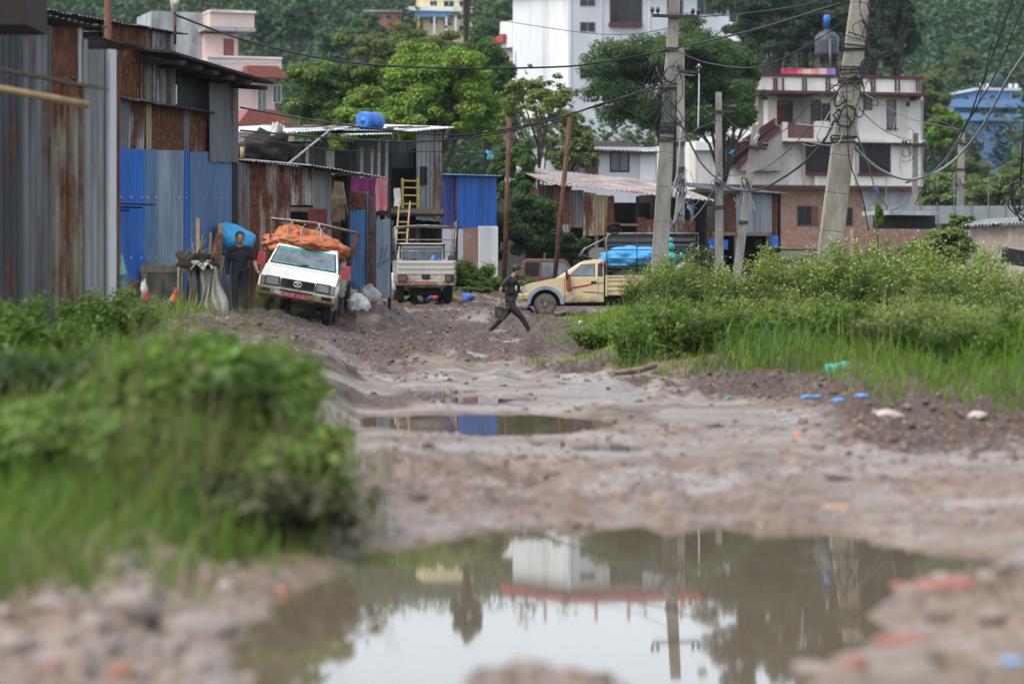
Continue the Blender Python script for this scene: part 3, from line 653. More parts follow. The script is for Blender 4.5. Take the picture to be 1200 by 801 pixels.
for px in (640, 700, 718, 812): u = w.hit(px, 260)[0]; MB().box(u - .06, u + .06, .07, .17, 1.0, Z(229, 105)).build('post', WOOD, w.root)
t = thing('tin_lean_to', 'grey tin lean-to roof sheet left of the cream cab', 'roof', P(690, 300, 96))
MB().add([P(664, 330, 94) - t.location, P(716, 330, 94) - t.location, P(716, 290, 100) - t.location, P(690, 290, 100) - t.location], [(0, 1, 2, 3)]).build('roof_sheet', ZINCD, t)
# --- shacks further right under the white house
w = dwall('grey_shack', 'grey tin shack on posts with a dark ground floor, right of the long one', 'shack', 832, 108, 918, 110)
for x0, x1, yt, yb, m in ((834, 850, 226, 272, ZINCD), (850, 862, 228, 272, DKRUST), (862, 904, 222, 272, corr('soft_grey_sheet', (.30, .32, .34), .14)), (903, 912, 224, 300, RUST), (815, 834, 240, 300, RUSTM)): w.sheet((x0, yt), (x1, yt + 2), (x1, yb), (x0, yb), m, pitch=.14, amp=.016)
core(w, .1, w.L - .1, 5, 1.2, Z(226, 109), DARKW); w.roofsheet(826, 221, 918, 226, 5, .5, ZINCD, over=.5, pitch=.14); w.box(834, 272, 904, 276, -.1, .05, WOOD, 'floor_beam')
for px in (836, 862, 900): u = w.hit(px, 285)[0]; MB().box(u - .06, u + .06, -.05, .05, 1.2, Z(276, 109)).build('post', WOOD, w.root)
w.box(830, 281, 853, 292, -.2, -.1, BLUEPL, 'blue_board'); w.box(905, 276, 912, 290, -.25, -.1, BLUEPL, 'blue_board')
# --- low house behind the long shack
w = dwall('low_house', 'low pale house with dark tin roof behind the long shack', 'house', 640, 124, 770, 125)
w.box(640, 172, 770, 260, 0, 5, WHITED, 'wall'); w.roofsheet(636, 172, 772, 178, 5.4, .7, DARKW, over=.7, pitch=.2, amp=.03)
for a in ((656, 180, 664, 206), (668, 178, 686, 204), (716, 178, 736, 200)): w.window(*a, DARKW, GLASSL, 1)
w.box(688, 178, 701, 214, -.05, -.01, mk('brown_door', (.09, .03, .025), None, .6), 'door'); w.box(750, 176, 768, 215, -.06, -.01, WHITEP, 'white_panel')

# --- tall white block
w = dwall('white_apartment_block', 'tall white apartment block with a blank side wall', 'building', 600, 308, 668, 300)
zt = Z(-12, 304); zb = 6
u0, u1 = w.hit(601, 60)[0], w.hit(666, 60)[0]; MB().box(u0, u1, 0, 18, zb, zt).build('side_wing', WHITEP, w.root)
w2 = dwall('white_apartment_block', 'x', 'building', 666, 300.2, 880, 303); w2.root.parent = w.root; w2.root.matrix_parent_inverse = w.root.matrix_basis.inverted()
for k in ('label', 'category'): del w2.root[k]
w2.root.name = 'street_front'
w2.box(666.3, -12, 880, 250, 0, 14, WHITED, 'front_wall')  # greyer render than the side wing: paints in this face's weaker light
for a in ((680, 0, 697, 7), (680, 26.5, 697, 37), (680, 81, 697, 92), (782, -4, 800, 17), (817, -4, 834, 17), (855, -4, 872, 30), (720, 55, 750, 80), (785, 60, 805, 82)): w2.window(*a, GREYP, GLASS, 1)
w2.window(716, -6, 751, 26, MAROON, GLASS, 2); w2.box(714, 27, 753, 31, -.5, 0, MAROON, 'balcony_slab'); w2.box(856, 26, 876, 48, -1.6, 0, WHITEP, 'balcony')
w.box(586, 25, 600.5, 56, .5, 6, WHITEP, 'annex'); w.box(588, 57, 600.5, 200, 1.2, 6, PINKP, 'annex_base')
q = w.hit(568, 52); q2 = w.hit(587, 40); MB().prism([(q[0], q[1]), (q2[0], q2[1]), (q2[0] + .4, q2[1]), (q2[0] + .4, q[1])], 0, 5).build('annex_roof', REDR, w.root)
for px in (667.5, 704, 760): q = w2.rect(px, -10, px + 1.2, 160); MB().box(q[0], q[1], -.16, -.02, 8, q[3]).build('drain_pipe', WHITEP, w2.root)
q = w.rect(604, 60, 605, 160); MB().box(q[0], q[1], -.16, -.02, 8, q[3]).build('drain_pipe', WHITEP, w.root)
# red eave and roof posts above the picture, seen in the puddle
for (ww, x0, x1) in ((w, 594, 667), (w2, 667, 884)):
    a, b = ww.hit(x0, -12)[0], ww.hit(x1, -12)[0]; MB().box(a, b, -.9, 1.4, zt, zt + 1.0).build('red_roof_edge', REDR, w.root if ww is w else w2.root)
for px in (612, 640, 700, 738, 800, 850):
    q = w2.hit(px, -20)[0]; MB().box(q - .16, q + .16, .6, .92, zt + 1.0, zt + 3.2).build('roof_post', mk('post_orange', (.45, .2, .12), (.6, .5, .45), .8, .6), w2.root)

# --- white house with maroon trim
w = dwall('maroon_trim_house', 'white house with maroon trimmed parapet and outside stair', 'house', 815, 166, 1085, 170)
D = 168
w.box(955, 108, 1082, 222, 0, 9, CREAMP, 'front_wall'); w.box(888, 106, 954.8, 166, 2.2, 9, CREAMP, 'recessed_wall'); w.box(815, 166, 954.8, 222, .4, 9, CREAMP, 'lower_wall')
w.box(905, 222.3, 1070, 292, .5, 9, BRICK, 'ground_floor'); w.box(1010, 222.5, 1072, 243, .42, .48, GREYP, 'ground_floor_render')
w.box(886, 91, 1080, 107, -1.0, 9.2, CREAMP, 'parapet'); w.box(884, 87.6, 1083, 91, -1.12, 9.3, MAROON, 'parapet_cap'); w.box(884, 107.2, 1087, 110.5, -1.15, 9.3, MAROON, 'roof_slab_edge')
for px in (906.5, 909.5, 917, 940.5, 944, 968, 971.5, 1021, 1024.5, 1049, 1053, 1074, 1077.5, 992, 996): w.box(px, 91.3, px + 1.7, 107, -1.08, -1.003, MAROON, 'parapet_rib')
w.box(1074, 110.6, 1079, 117, -1.0, 0, MAROON, 'eave_bracket'); w.box(918, 163, 1084, 166.5, -.55, 0, CREAMP, 'floor_slab'); w.box(918, 166.7, 1084, 168.5, -.5, 0, MAROON, 'floor_band'); w.box(815, 217, 1082, 220.5, -.25, .38, MAROON, 'base_band')
w.box(900, 112, 910, 166, .6, 1.4, CREAMP, 'column'); w.box(923, 145, 954, 163, -.5, -.38, mk('balcony_railing_paint', (.16, .07, .06), (.1, .045, .04), .7, 2), 'balcony_railing'); w.box(918, 143, 923, 163, -.56, -.3, CREAMP, 'railing_post'); w.box(954, 142, 972, 163, -.56, -.32, CREAMP, 'railing_wall')
w.window(1013, 117, 1021, 128, MAROON, GLASSL, 0); w.window(1040, 118, 1049, 150, MAROON, GLASSL, 0, 1, MAROON); w.box(1062, 119, 1066, 125, -.02, .03, BLACK, 'vent')
w.window(945, 168.8, 975, 202, MAROON, GLASS, 2, 0, MAROON); w.window(1008, 168.8, 1042, 202, MAROON, GLASS, 2, 0, MAROON)
w.window(912, 119, 928, 143, MAROON, GLASSL, 1, off=2.2); w.box(911, 123, 920, 146, 2.1, 2.17, mk('brown_wood_door', (.20, .06, .025), None, .6), 'door'); w.window(951, 118, 961, 144, BLACK, GLASS, 0, off=-.02); w.window(964, 122, 972, 143, BLACK, GLASS, 0, off=-.02)
w.window(935, 242, 950, 263, MAROON, GLASS, 1, off=.5); w.window(987, 244, 998, 263, MAROON, GLASS, 1, off=.5); w.box(951, 242, 959, 263, .38, .49, mk('brown_shutter', (.14, .06, .045)), 'shutter')
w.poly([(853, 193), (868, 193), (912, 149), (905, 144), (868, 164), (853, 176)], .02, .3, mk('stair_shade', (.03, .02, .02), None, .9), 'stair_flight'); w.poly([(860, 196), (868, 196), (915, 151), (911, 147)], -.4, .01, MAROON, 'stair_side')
for k_ in range(3): w.poly([(854, 186 - 6 * k_), (856, 188 - 6 * k_), (910, 146 - 3 * k_), (908, 144.5 - 3 * k_)], -.3, -.2, MAROON, 'stair_rail'); w.poly([(868, 194), (912, 150), (918, 150), (918, 200), (868, 200)], -.3, .35, CREAMP, 'stair_wall')

for a in ((835, 160, 870, 166.2, -.3, 2), (815, 166.3, 840, 176, -.1, .38)): w.box(*a, WHITEP, 'ledge')
for a in ((1012, 234), (1040, 236)): pass
# rooftop tank, laundry
for px, a_, b_ in ((1003, 110.8, 217), (1080.5, 118, 217), (942, 169, 217)): w.box(px, a_, px + 1.4, b_, -.14, -.03, GREYP, 'drain_pipe')
for a_ in ((945, 168.8, 975, 202), (1008, 168.8, 1042, 202)):
    q = w.rect(*a_); g_ = MB()
    for i in range(9): u = q[0] + (q[1] - q[0]) * (i + .5) / 9; g_.box(u - .012, u + .012, -.10, -.075, q[2], q[3])
    for i in range(1, 4): z_ = q[2] + (q[3] - q[2]) * i / 4; g_.box(q[0], q[1], -.074, -.055, z_ - .012, z_ + .012)
    g_.build('window_grille', BLACK, w.root)
t = thing('water_tank', 'dark rooftop water tank on a rusty stand', 'water tank', P(969, 87.5, 174)); MB().lathe([(.1, 0), (.75, 0), (.78, .3), (.75, .6), (.78, .9), (.75, 1.3), (.45, 1.6), (.2, 1.65), (.2, 1.75)], 20, M=Matrix.Translation((0, 0, 1.1))).build('tank', mk('dark_tank', (.035, .035, .045), (.05, .05, .06), .4, 2), t, True)
fr = MB()
for sx in (-.7, .7):
    for sy in (-.7, .7): fr.beam((sx, sy, 0), (sx * .85, sy * .85, 1.09), .09, .09)
    fr.beam((sx * .85, -.6, 1.0), (sx * .85, .6, 1.0), .08, .08); fr.beam((sx, -.6, .1), (sx * .9, .6, 1.0), .06, .06)
fr.build('stand', DKRUST, t)
MB().lathe([(.1, 2.86), (.1, 3.1), (.2, 3.12), (.22, 3.7), (.16, 3.8)], 14).build('small_tank', BLUEPL, t, True)
MB().tube([(.1, -.9, -1), (.1, -.85, 2.2)], .07, 6).build('pipe', ZINCL, t)
lc = [(872, (.02, .02, .05)), (920, (.55, .06, .1)), (929, (.5, .05, .12)), (938, (.6, .15, .25)), (946, (.6, .55, .3)), (955, (.6, .2, .2)), (963, (.5, .4, .5)), (969, (.5, .3, .45)), (974, (.22, .16, .5)), (990, (.03, .3, .55))]
cn = ['navy', 'crimson', 'red', 'pink', 'cream', 'salmon', 'mauve', 'lilac', 'violet', 'turquoise']
MB().tube([P(862, 80, 169), P(920, 82, 169), P(1000, 77, 169)], .02, 5).build('clothes_line', CABLE); tag(bpy.data.objects['clothes_line'], 'clothes line strung along the maroon trimmed parapet', 'line')
for (px, c), n_ in zip(lc, cn):
    wd = 12 if px != 872 else 26; a = P(px - wd / 2 + 1, 80, 169); b = P(px + wd / 2 - 1, 91 if px != 872 else 88, 169); us = np.linspace(a.x, b.x, 7)
    co = np.concatenate([np.stack([us, 169 + .05 * np.sin(us * 9), us * 0 + b.z + .05 * np.sin(us * 5)], 1), np.stack([us, us * 0 + 169.0, us * 0 + a.z], 1)]); i = np.arange(6)
    o = np_mesh('hung_laundry', co, np.stack([i, i + 1, i + 8, i + 7], 1), mk('laundry_' + n_, c, None, .9, 3)); tag(o, n_ + ' washing on the line along the rooftop parapet', 'laundry', 'washing on the rooftop line')

# --- far houses
w = dwall('pink_house', 'pale pink terraced house with stained grey side wall, upper left', 'house', 178, 222, 345, 226)
w.box(178, 14, 246, 190, 3, 9, GREYP, 'side_wall'); w.box(240, 40, 279, 190, 2, 9, PINKP, 'tower_wall'); w.box(246, 12, 298, 32, .6, 9, PINKP, 'roof_parapet'); w.box(246, 12, 300, 15, .4, 9.1, CREAMP, 'parapet_cap'); w.box(240, 32.3, 300, 36, .5, 9, GREYP, 'roof_slab')
w.window(264, 47, 272, 66, MAROON, GLASSL, 0, off=2.); w.box(262, 46, 274, 67, 1.97, 1.99, TERRA, 'door_surround'); w.box(243, 68, 330, 84, -.5, 8, PINKP, 'terrace_parapet'); w.box(243, 66, 331, 68.3, -.6, -.3, CREAMP, 'terrace_cap')
for i in range(5): w.box(252 + i * 15, 71, 264 + i * 15, 74, -.53, -.503, WHITED, 'parapet_panel')
w.box(246, 84.3, 322, 190, .2, 8, PINKP, 'lower_wall'); q = w.hit(288, 77, -1.5), w.hit(338, 92, -1.5)
MB().prism([(q[0][0], q[0][1]), (q[1][0] - 1, q[0][1]), (q[1][0], q[1][1]), (q[0][0], q[1][1])], -2, -.62).build('tiled_roof', TERRA, w.root)
w.window(302, 105, 312, 130, WHITEP, GLASSL, 1, off=.2); w.window(320, 100, 329, 120, WHITEP, GLASSL, 1, off=.2)
fr = MB(); a = w.hit(243, -5), w.hit(268, 9)
for px in (243, 250, 262, 268): u = w.hit(px, 5)[0]; fr.box(u - .07, u + .07, 2, 2.15, a[1][1] - .3, a[0][1])
for py in (-1, 5): z = w.hit(250, py)[1]; fr.box(w.hit(243, 5)[0], w.hit(268, 5)[0], 1.9, 2.0, z - .06, z + .06)
fr.build('roof_frame', BLACK, w.root)
t_ = dwall('lower_pink_house', 'reddish roofed low house between the shed and the trees', 'house', 276, 180, 345, 182); t_.box(280, 150, 345, 230, 0, 6, PINKP, 'wall'); q = t_.hit(270, 128), t_.hit(352, 152); MB().prism([(q[0][0], q[1][1]), (q[0][0] + 1, q[0][1]), (q[1][0] - 2, q[0][1]), (q[1][0], q[1][1])], -.8, 6).build('roof', TERRA, t_.root); t_.window(318, 158, 332, 178, WHITEP, GLASSL, 1)
w = dwall('yellow_hill_house', 'yellow four-storey house high on the hillside', 'house', 478, 450, 556, 452)
w.box(496, -12, 554, 60, 0, 9, YELP, 'wall', z0=gl(X(525, 450), 450) - 2); w.box(478, 8, 540, 13, -1.5, 4, WHITEP, 'white_balcony_roof'); w.box(486, 14, 531, 20, -1.2, -.8, BLUEP, 'blue_canopy')
for a in ((504, 1, 512, 7), (520, 1, 532, 8), (538, 1, 549, 7), (504, 22, 512, 28), (536, 17, 546, 23), (520, 24, 530, 30), (538, 30, 549, 36)): w.window(*a, WHITEP, GLASS, 1)
for px in (508, 522, 533, 548): w.box(px, 20, px + 2, 46, -1.2, -1, WHITEP, 'pillar')
for lb, x0, x1, y0, y1, d, m in (('brick house with a flat roof, left on the hillside', 402, 428, 12, 60, 470, ORNG), ('orange brick house beside the hill path', 428, 470, 14, 60, 440, ORNG), ('brown walled house half hidden high on the hill', 432, 474, -2, 12, 520, BRICK)):
    w = dwall('hill_house', lb, 'house', x0, d, x1, d + 1); w.box(x0, y0, x1, y1, 0, 8, m, 'wall', z0=gl(X((x0 + x1) / 2, d), d) - 3); w.box(x0 - 1, y0 - 2, x1 + 1, y0 - .2, -.7, 8.5, GREYP, 'roof_slab')
    for i in range(2): a = x0 + 5 + i * (x1 - x0) * .45; w.window(a, y0 + 4, a + 7, y0 + 9, WHITED, GLASS, 1)
w = dwall('blue_building', 'light blue four-storey building among trees at right', 'building', 1112, 350, 1215, 352)
w.box(1115, 142, 1215, 200, 0, 12, BLUEP, 'wall', z0=gl(X(1160, 350), 350) - 2); w.box(1118, 120, 1215, 141.8, 1.5, 12, BLUEP, 'upper_wall'); w.box(1113, 117, 1215, 126, -.6, 1.2, BLUEP, 'upper_balcony'); w.box(1120, 133, 1215, 141.8, -.8, 1.4, BLUEP, 'balcony'); w.box(1148, 106, 1198, 117, 2, 12, BLUEP, 'penthouse'); w.box(1144, 103, 1198, 106, 1.4, 12, WHITED, 'penthouse_roof')
for px in (1138, 1154, 1170, 1181): w.window(px, 146, px + 5, 155, WHITEP, GLASS, 1)
for px in (1140, 1156, 1180, 1192): w.window(px, 126, px + 7, 133, WHITEP, GLASS, 1, off=1.5)
w.window(1136, 160, 1141, 170, WHITEP, GLASS, 1); w.window(1185, 110, 1190, 116, WHITEP, GLASS, 0, off=2)
for px in (1150, 1157, 1183, 1190): w.box(px, 98, px + 3, 103, 2, 2.5, WHITEP, 'roof_pier')
t = thing('rooftop_tank', 'dark green water tank on the blue building roof', 'water tank', P(1166, 103, 354)); MB().lathe([(.2, 0), (1.1, 0), (1.15, 1), (1.05, 1.5), (.4, 1.9)], 16).build('tank', mk('green_tank', (.03, .07, .06)), t, True)

# --- right-hand walls and fences
w = dwall('yard_wall', 'low plastered yard wall with tin coping at the right edge', 'wall', 1130, 76, 1260, 70)
w.box(1138, 264, 1260, 330, 0, .2, mk('pinkish_render', (.40, .33, .28), (.3, .25, .21), .9, 1.5, dirt=(.2, .17, .14), damt=.4), 'wall'); w.roofsheet(1136, 262, 1260, 256, .5, .12, ZINCL, over=.25, pitch=.2, amp=.03)
w.box(1090, 270, 1137, 330, .1, .3, GREYP, 'grey_wall') 
w = dwall('net_fence', 'pale net fence on thin posts behind the right yard', 'fence', 1015, 128, 1230, 128)
w.box(1015, 241, 1230, 262, 0, .05, mk('grey_net', (.23, .26, .26), (.18, .21, .21), .8, 2), 'net')
for i in range(11): w.box(1018 + i * 20, 205 if i % 2 else 236, 1018.8 + i * 20, 300, -.06, -.01, ZINCL, 'fence_post')
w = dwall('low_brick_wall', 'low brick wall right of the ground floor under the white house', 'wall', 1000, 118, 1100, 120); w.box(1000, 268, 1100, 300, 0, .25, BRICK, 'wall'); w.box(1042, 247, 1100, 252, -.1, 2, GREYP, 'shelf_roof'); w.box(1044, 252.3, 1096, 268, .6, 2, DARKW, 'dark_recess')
t = thing('black_sheet_board', 'tilted black board cut by the right edge', 'board', P(1192, 300, 46)); MB().beam((-.26, 0, .02), (.35, .1, -.08), .03, .27).build('board', BLACK, t, bevel=.005); MB().tube([(.2, .05, 0), (.2, .05, -1.7)], .03, 6).build('post', WOOD, t)
# ------------------------------------------------------------------ vehicles
def carpaint(name, c, mud=.3, c2=None):
    t = NT(name); v = t.coords(); n1 = t.noise(v, 1.8, 8, .65); n2 = t.noise(v, 9, 5); sp = t.n('SeparateXYZ'); t.t.links.new(v, sp.inputs[0])
    low = t.math('MULTIPLY', t.math('SUBTRACT', .95, sp.outputs[2]), .55)     # splashed mud sits low on the body
    f = t.ramp(t.math('ADD', t.math('ADD', t.math('MULTIPLY', n1.outputs[0], .6), t.math('MULTIPLY', n2.outputs[0], .35)), low), [(.78 - mud * .35, (0,) * 3), (.98 - mud * .3, (1,) * 3)]).outputs[0]
    col = t.mix(f, t.mix(n1.outputs[0], c, c2 or tuple(x * .86 for x in c)), (.17, .125, .085))
    return t.done(t.bsdf(col, t.math('ADD', t.math('MULTIPLY', f, .55), .3), 0, n2.outputs[0], .05))
TYRE = mk('muddy_tyre', (.16, .13, .105), (.06, .05, .045), .9, 7, bump=.3)
TYREK = mk('dark_tyre', (.018, .017, .016), (.05, .04, .032), .9, 6, bump=.3)
RIM = mk('muddy_rim', (.22, .19, .155), (.14, .115, .09), .7, 8)
CHAS = mk('black_underbody', (.010, .009, .008), (.022, .018, .014), .9, 5)
LENS = mk('lamp_glass', (.32, .34, .36), (.2, .22, .24), .12, 5, bump=0, spec=.6)
REDL = mk('red_lamp', (.20, .035, .02), (.12, .04, .025), .45, 8, dirt=(.12, .08, .05), damt=.6)
AMBER = mk('amber_lamp', (.42, .16, .03), None, .3, 8)
CARGL = mk('car_glass', (.16, .20, .225), (.06, .075, .085), .07, 2.2, bump=0, spec=.6)
TINT = mk('teal_screen_band', (.03, .22, .20), (.05, .3, .26), .25, 6, bump=0)
PLATE = mk('red_plate', (.36, .015, .02), (.28, .015, .02), .5, 6)
def text_mesh(name, body, size, mat, parent, M, ext=.002):
    cu = bpy.data.curves.new('txt', 'FONT'); cu.body = body; cu.size = size; cu.align_x = 'CENTER'; cu.align_y = 'CENTER'; cu.extrude = ext
    o = bpy.data.objects.new('txt', cu); COL.objects.link(o); dg = bpy.context.evaluated_depsgraph_get()
    me = bpy.data.meshes.new_from_object(o.evaluated_get(dg)); bpy.data.objects.remove(o); me.materials.clear(); me.materials.append(mat)
    r = bpy.data.objects.new(name, me); COL.objects.link(r); r.parent = parent; r.matrix_basis = M; return r

def half_w(z):  # tumblehome: half width as share at height z
    return 1.0 if z < 1.12 else 1.0 - .16 * (z - 1.12) / .5
def pickup(label, paint, flare, bedpaint, tyre, rear=5.25, front=True):
    t = thing('pickup_truck', label, 'pickup truck'); H = .82
    arc = lambda cx, r, a0, a1, n=12: [(cx + r * math.cos(R(a0 + (a1 - a0) * i / n)), .34 + r * math.sin(R(a0 + (a1 - a0) * i / n))) for i in range(n + 1)]
    prof = [(.10, .44), (.085, .60), (.09, .74), (.13, .87), (.22, .945), (.40, .985), (.75, 1.05), (1.17, 1.135), (2.455, 1.135), (2.455, .42), (1.30, .40), (1.19, .40)] + arc(.74, .45, 8, 172) + [(.27, .42)]
    body = MB().prism(prof, -H, H).build('body', paint, t, bevel=.035)
    g = [(1.06, 1.12), (1.40, 1.345), (1.76, 1.575), (1.92, 1.635), (2.2, 1.665), (2.40, 1.655), (2.465, 1.60), (2.465, 1.12)]
    MB().prism(g, -H + .02, H - .02, fy=half_w).build('cab_roof', paint, t, bevel=.03)
    # glass
    def wy(z): return (H - .02) * half_w(z)
    n = Vector((-.23 * 2, 0, .36 * 2)).normalized() * .01
    def ws(a, b, za, zb, mat, name, k, ins=.06):
        mb = MB(); pa, pb = Vector((a, 0, za)) + n * k, Vector((b, 0, zb)) + n * k; ya, yb = wy(za) - ins, wy(zb) - ins
        q = [pa + Vector((0, -ya, 0)), pa + Vector((0, ya, 0)), pb + Vector((0, yb, 0)), pb + Vector((0, -yb, 0))]
        return mb.add(q + [p - n * .8 for p in q], [(3, 2, 1, 0), (4, 5, 6, 7), (0, 1, 5, 4), (1, 2, 6, 5), (2, 3, 7, 6), (3, 0, 4, 7)]).build(name, mat, t)
    ws(1.13, 1.73, 1.163, 1.556, BLACK, 'windscreen_seal', 1.0, .045)
    wsn = ws(1.155, 1.705, 1.18, 1.54, CARGL, 'windscreen', 1.4, .075)
    b_ = ws(1.63, 1.70, 1.491, 1.536, TINT, 'sun_band', 1.75, .09); b_.parent = wsn
    if front:
        b_ = ws(1.16, 1.20, 1.185, 1.21, TINT, 'sticker_strip', 1.75, .12); b_.parent = wsn
        wp = MB().beam((1.17, -.12, 1.225), (1.19, .34, 1.20), .012, .02).beam((1.12, .1, 1.18), (1.17, -.12, 1.225), .014, .014).build('wiper', BLACK, t)
    for sg in (-1, 1):
        def side(pts, mat, name, off, th=.008, par=t):
            mb = MB(); vo = [(x, sg * (wy(z) + off if z > 1.125 else H + off), z) for x, z in pts]; vi = [(x, y - sg * th, z) for x, y, z in vo]; k = len(pts)
            fs = [tuple(range(k)), tuple(range(k, 2 * k))[::-1]] + [(i, k + i, k + (i + 1) % k, (i + 1) % k) for i in range(k)]
            if sg > 0: fs = [f[::-1] for f in fs]
            return mb.add(vo, fs if 0 else fs, 0) and mb.add([], []) and None or _b(mb, vo, vi, fs, mat, name, par)
        def _b(mb, vo, vi, fs, mat, name, par):
            m2 = MB(); m2.v = list(vo) + list(vi); m2.f = fs; m2.m = [0] * len(fs); return m2.build(name, mat, par)
        d = side([(1.36, .47), (1.36, 1.10), (2.26, 1.10), (2.26, .45), (1.45, .45)], paint, 'door', .008)
        side([(2.08, .965), (2.08, 1.03), (2.24, 1.03), (2.24, .965)], BLACK, 'handle', .022, .02, d)
        side([(1.40, 1.165), (1.80, 1.52), (2.20, 1.545), (2.20, 1.165)], BLACK, 'window_seal', .004)
        side([(1.45, 1.185), (1.815, 1.50), (2.18, 1.525), (2.18, 1.185)], CARGL, 'side_window', .009)
        side([(2.27, 1.165), (2.28, 1.55), (2.41, 1.55), (2.43, 1.165)], BLACK, 'quarter_window', .006)
        side([(1.30, .44), (1.30, 1.12), (1.315, 1.12), (1.315, .44)], CHAS, 'door_gap', .002, .006)
        side([(2.29, .44), (2.29, 1.12), (2.30, 1.12), (2.30, .44)], CHAS, 'door_gap', .002, .006)
        mb = MB(); o_ = arc(.74, .55, 2, 178, 16); i_ = arc(.74, .445, 2, 178, 16); k = len(o_)
        for pt in (o_, i_):
            for yy in (H - .03, H + .055): mb.v += [(x, sg * yy, z) for x, z in pt]
        for i in range(k - 1): mb.f += [(k + i, k + i + 1, 3 * k + i + 1, 3 * k + i), (i, i + 1, k + i + 1, k + i), (2 * k + i, 3 * k + i, 3 * k + i + 1, 2 * k + i + 1)]
        mb.m = [0] * len(mb.f); mb.build('wheel_flare', flare, t)
        for wx in (.74, 3.72):
            Mx = Matrix.Translation((wx, sg * .71, .335)) @ Matrix.Rotation(R(90) * -sg, 4, 'X')
            wh = MB().lathe([(.20, -.10), (.315, -.105), (.335, -.07), (.338, 0), (.335, .07), (.315, .105), (.20, .10)], 28, M=Mx).build('wheel', tyre, t, True)
            MB().lathe([(.198, -.09), (.20, .085), (.188, .09), (.165, .05), (.12, .045), (.10, .075), (.06, .085), (.055, .11), (.01, .112)], 24, M=Mx).build('rim', RIM, wh, True)
        mz = (1.36, sg * (H + .13), 1.22); MB().box(1.33, 1.39, sg * (H + .03) if sg > 0 else sg * (H + .21), sg * (H + .21) if sg > 0 else sg * (H + .03), 1.10, 1.34).tube([(1.40, sg * (H - .02), 1.16), (1.37, sg * (H + .1), 1.18)], .012, 6).build('mirror', BLACK, t, bevel=.012)
    MB().box(.25, rear - .3, -.45, .45, .30, .60).box(.3, 1.2, -.6, .6, .42, .86).tube([(3.72, -.62, .335), (3.72, .62, .335)], .05, 8).tube([(.74, -.62, .335), (.74, .62, .335)], .04, 8).ball((3.72, .05, .335), .13, 10).tube([(2.2, .35, .33), (rear - .1, .5, .36)], .03, 6).build('chassis', CHAS, t)
    # front end
    bm = MB().box(-.06, .09, -.87, .87, .475, .665).box(.09, .30, -.87, -.80, .475, .665).box(.09, .30, .80, .87, .475, .665).build('front_bumper', bedpaint, t, bevel=.03)
    MB().box(-.066, -.058, -.78, -.56, .55, .62).build('bumper_slot', CHAS, bm); MB().box(-.066, -.058, .56, .78, .55, .62).build('bumper_slot', CHAS, bm); MB().box(-.066, -.058, -.36, .36, .61, .645).build('bumper_slot', CHAS, bm)
    MB().box(.2, .5, -.7, .7, .36, .47).build('front_valance', CHAS, t)
    gr = MB().box(.045, .10, -.37, .37, .70, .885)
    for i in range(6): gr.box(.035, .046, -.36, .36, .715 + i * .028, .727 + i * .028)
    gr = gr.build('grille', BLACK, t)
    em = MB(); ring = [(.028, .085 * math.cos(a), .795 + .06 * math.sin(a)) for a in np.linspace(0, 2 * math.pi, 25)]
    em.tube(ring, .011, 6, cap=False)
    em.beam((.026, 0, .74), (.026, 0, .825), .02, .014); em.tube([(.026, -.062, .825), (.026, -.03, .838), (.026, 0, .826), (.026, .03, .838), (.026, .062, .825)], .009, 6); em.tube([(.026, -.045, .76), (.026, -.018, .79), (.026, 0, .826)], .009, 6); em.tube([(.026, .045, .76), (.026, .018, .79), (.026, 0, .826)], .009, 6)
    em.build('emblem', mk('chrome_emblem', (.7, .7, .7), None, .25, 5, metal=.3, bump=0), gr)
    for sg in (-1, 1):
        y0, y1 = sorted((sg * .41, sg * .70)); h = MB().box(.05, .11, y0 - .015, y1 + .015, .69, .895).build('headlight', BLACK, t, bevel=.01)
        MB().box(.04, .051, y0 + .01, y1 - .01, .715, .875).build('lens', LENS, h)
        y0, y1 = sorted((sg * .72, sg * .825)); MB().box(.05, .15, y0, y1, .70, .885).build('indicator', AMBER if 0 else LENS, t, bevel=.01)
    # bed
    bd = MB().box(2.50, rear, -.84, .84, .66, .72)
    for x in (2.53, 3.3, 4.1, rear - .05): bd.box(x - .04, x + .04, -.8, .8, .58, .661)
    bd.build('cargo_floor', bedpaint, t)
    for sg in (-1, 1):
        y0, y1 = sorted((sg * .81, sg * .85)); mb = MB().box(2.50, rear, y0, y1, .62, 1.19)
        yo = sorted((sg * .85, sg * .875))
        for z in (.625, .76, .90, 1.04, 1.145): mb.box(2.505, rear - .005, yo[0], yo[1], z, z + .045 if z < 1.1 else z + .044)
        for x in (2.505, 3.4, 4.3, rear - .06): mb.box(x, x + .055, *sorted((sg * .876, sg * .89)), .60, 1.20)
        mb.build('cargo_side', bedpaint, t, bevel=.008)
        mb = MB().box(3.25, 4.2, *sorted((sg * .62, sg * .83)), .70, .721); mb.build('mudguard', CHAS, t)
        MB().box(4.14, 4.16, *sorted((sg * .60, sg * .84)), .2, .62).build('mudflap', CHAS, t)
    MB().box(2.50, 2.54, -.80, .80, .72, 1.19).build('headboard', bedpaint, t)
    tg = MB().box(rear, rear + .04, -.84, .84, .70, 1.19)
    for z in (.71, .84, .97, 1.10): tg.box(rear + .04, rear + .055, -.82, .82, z, z + .05)
    tg.build('tailgate', bedpaint, t, bevel=.008)
    return t
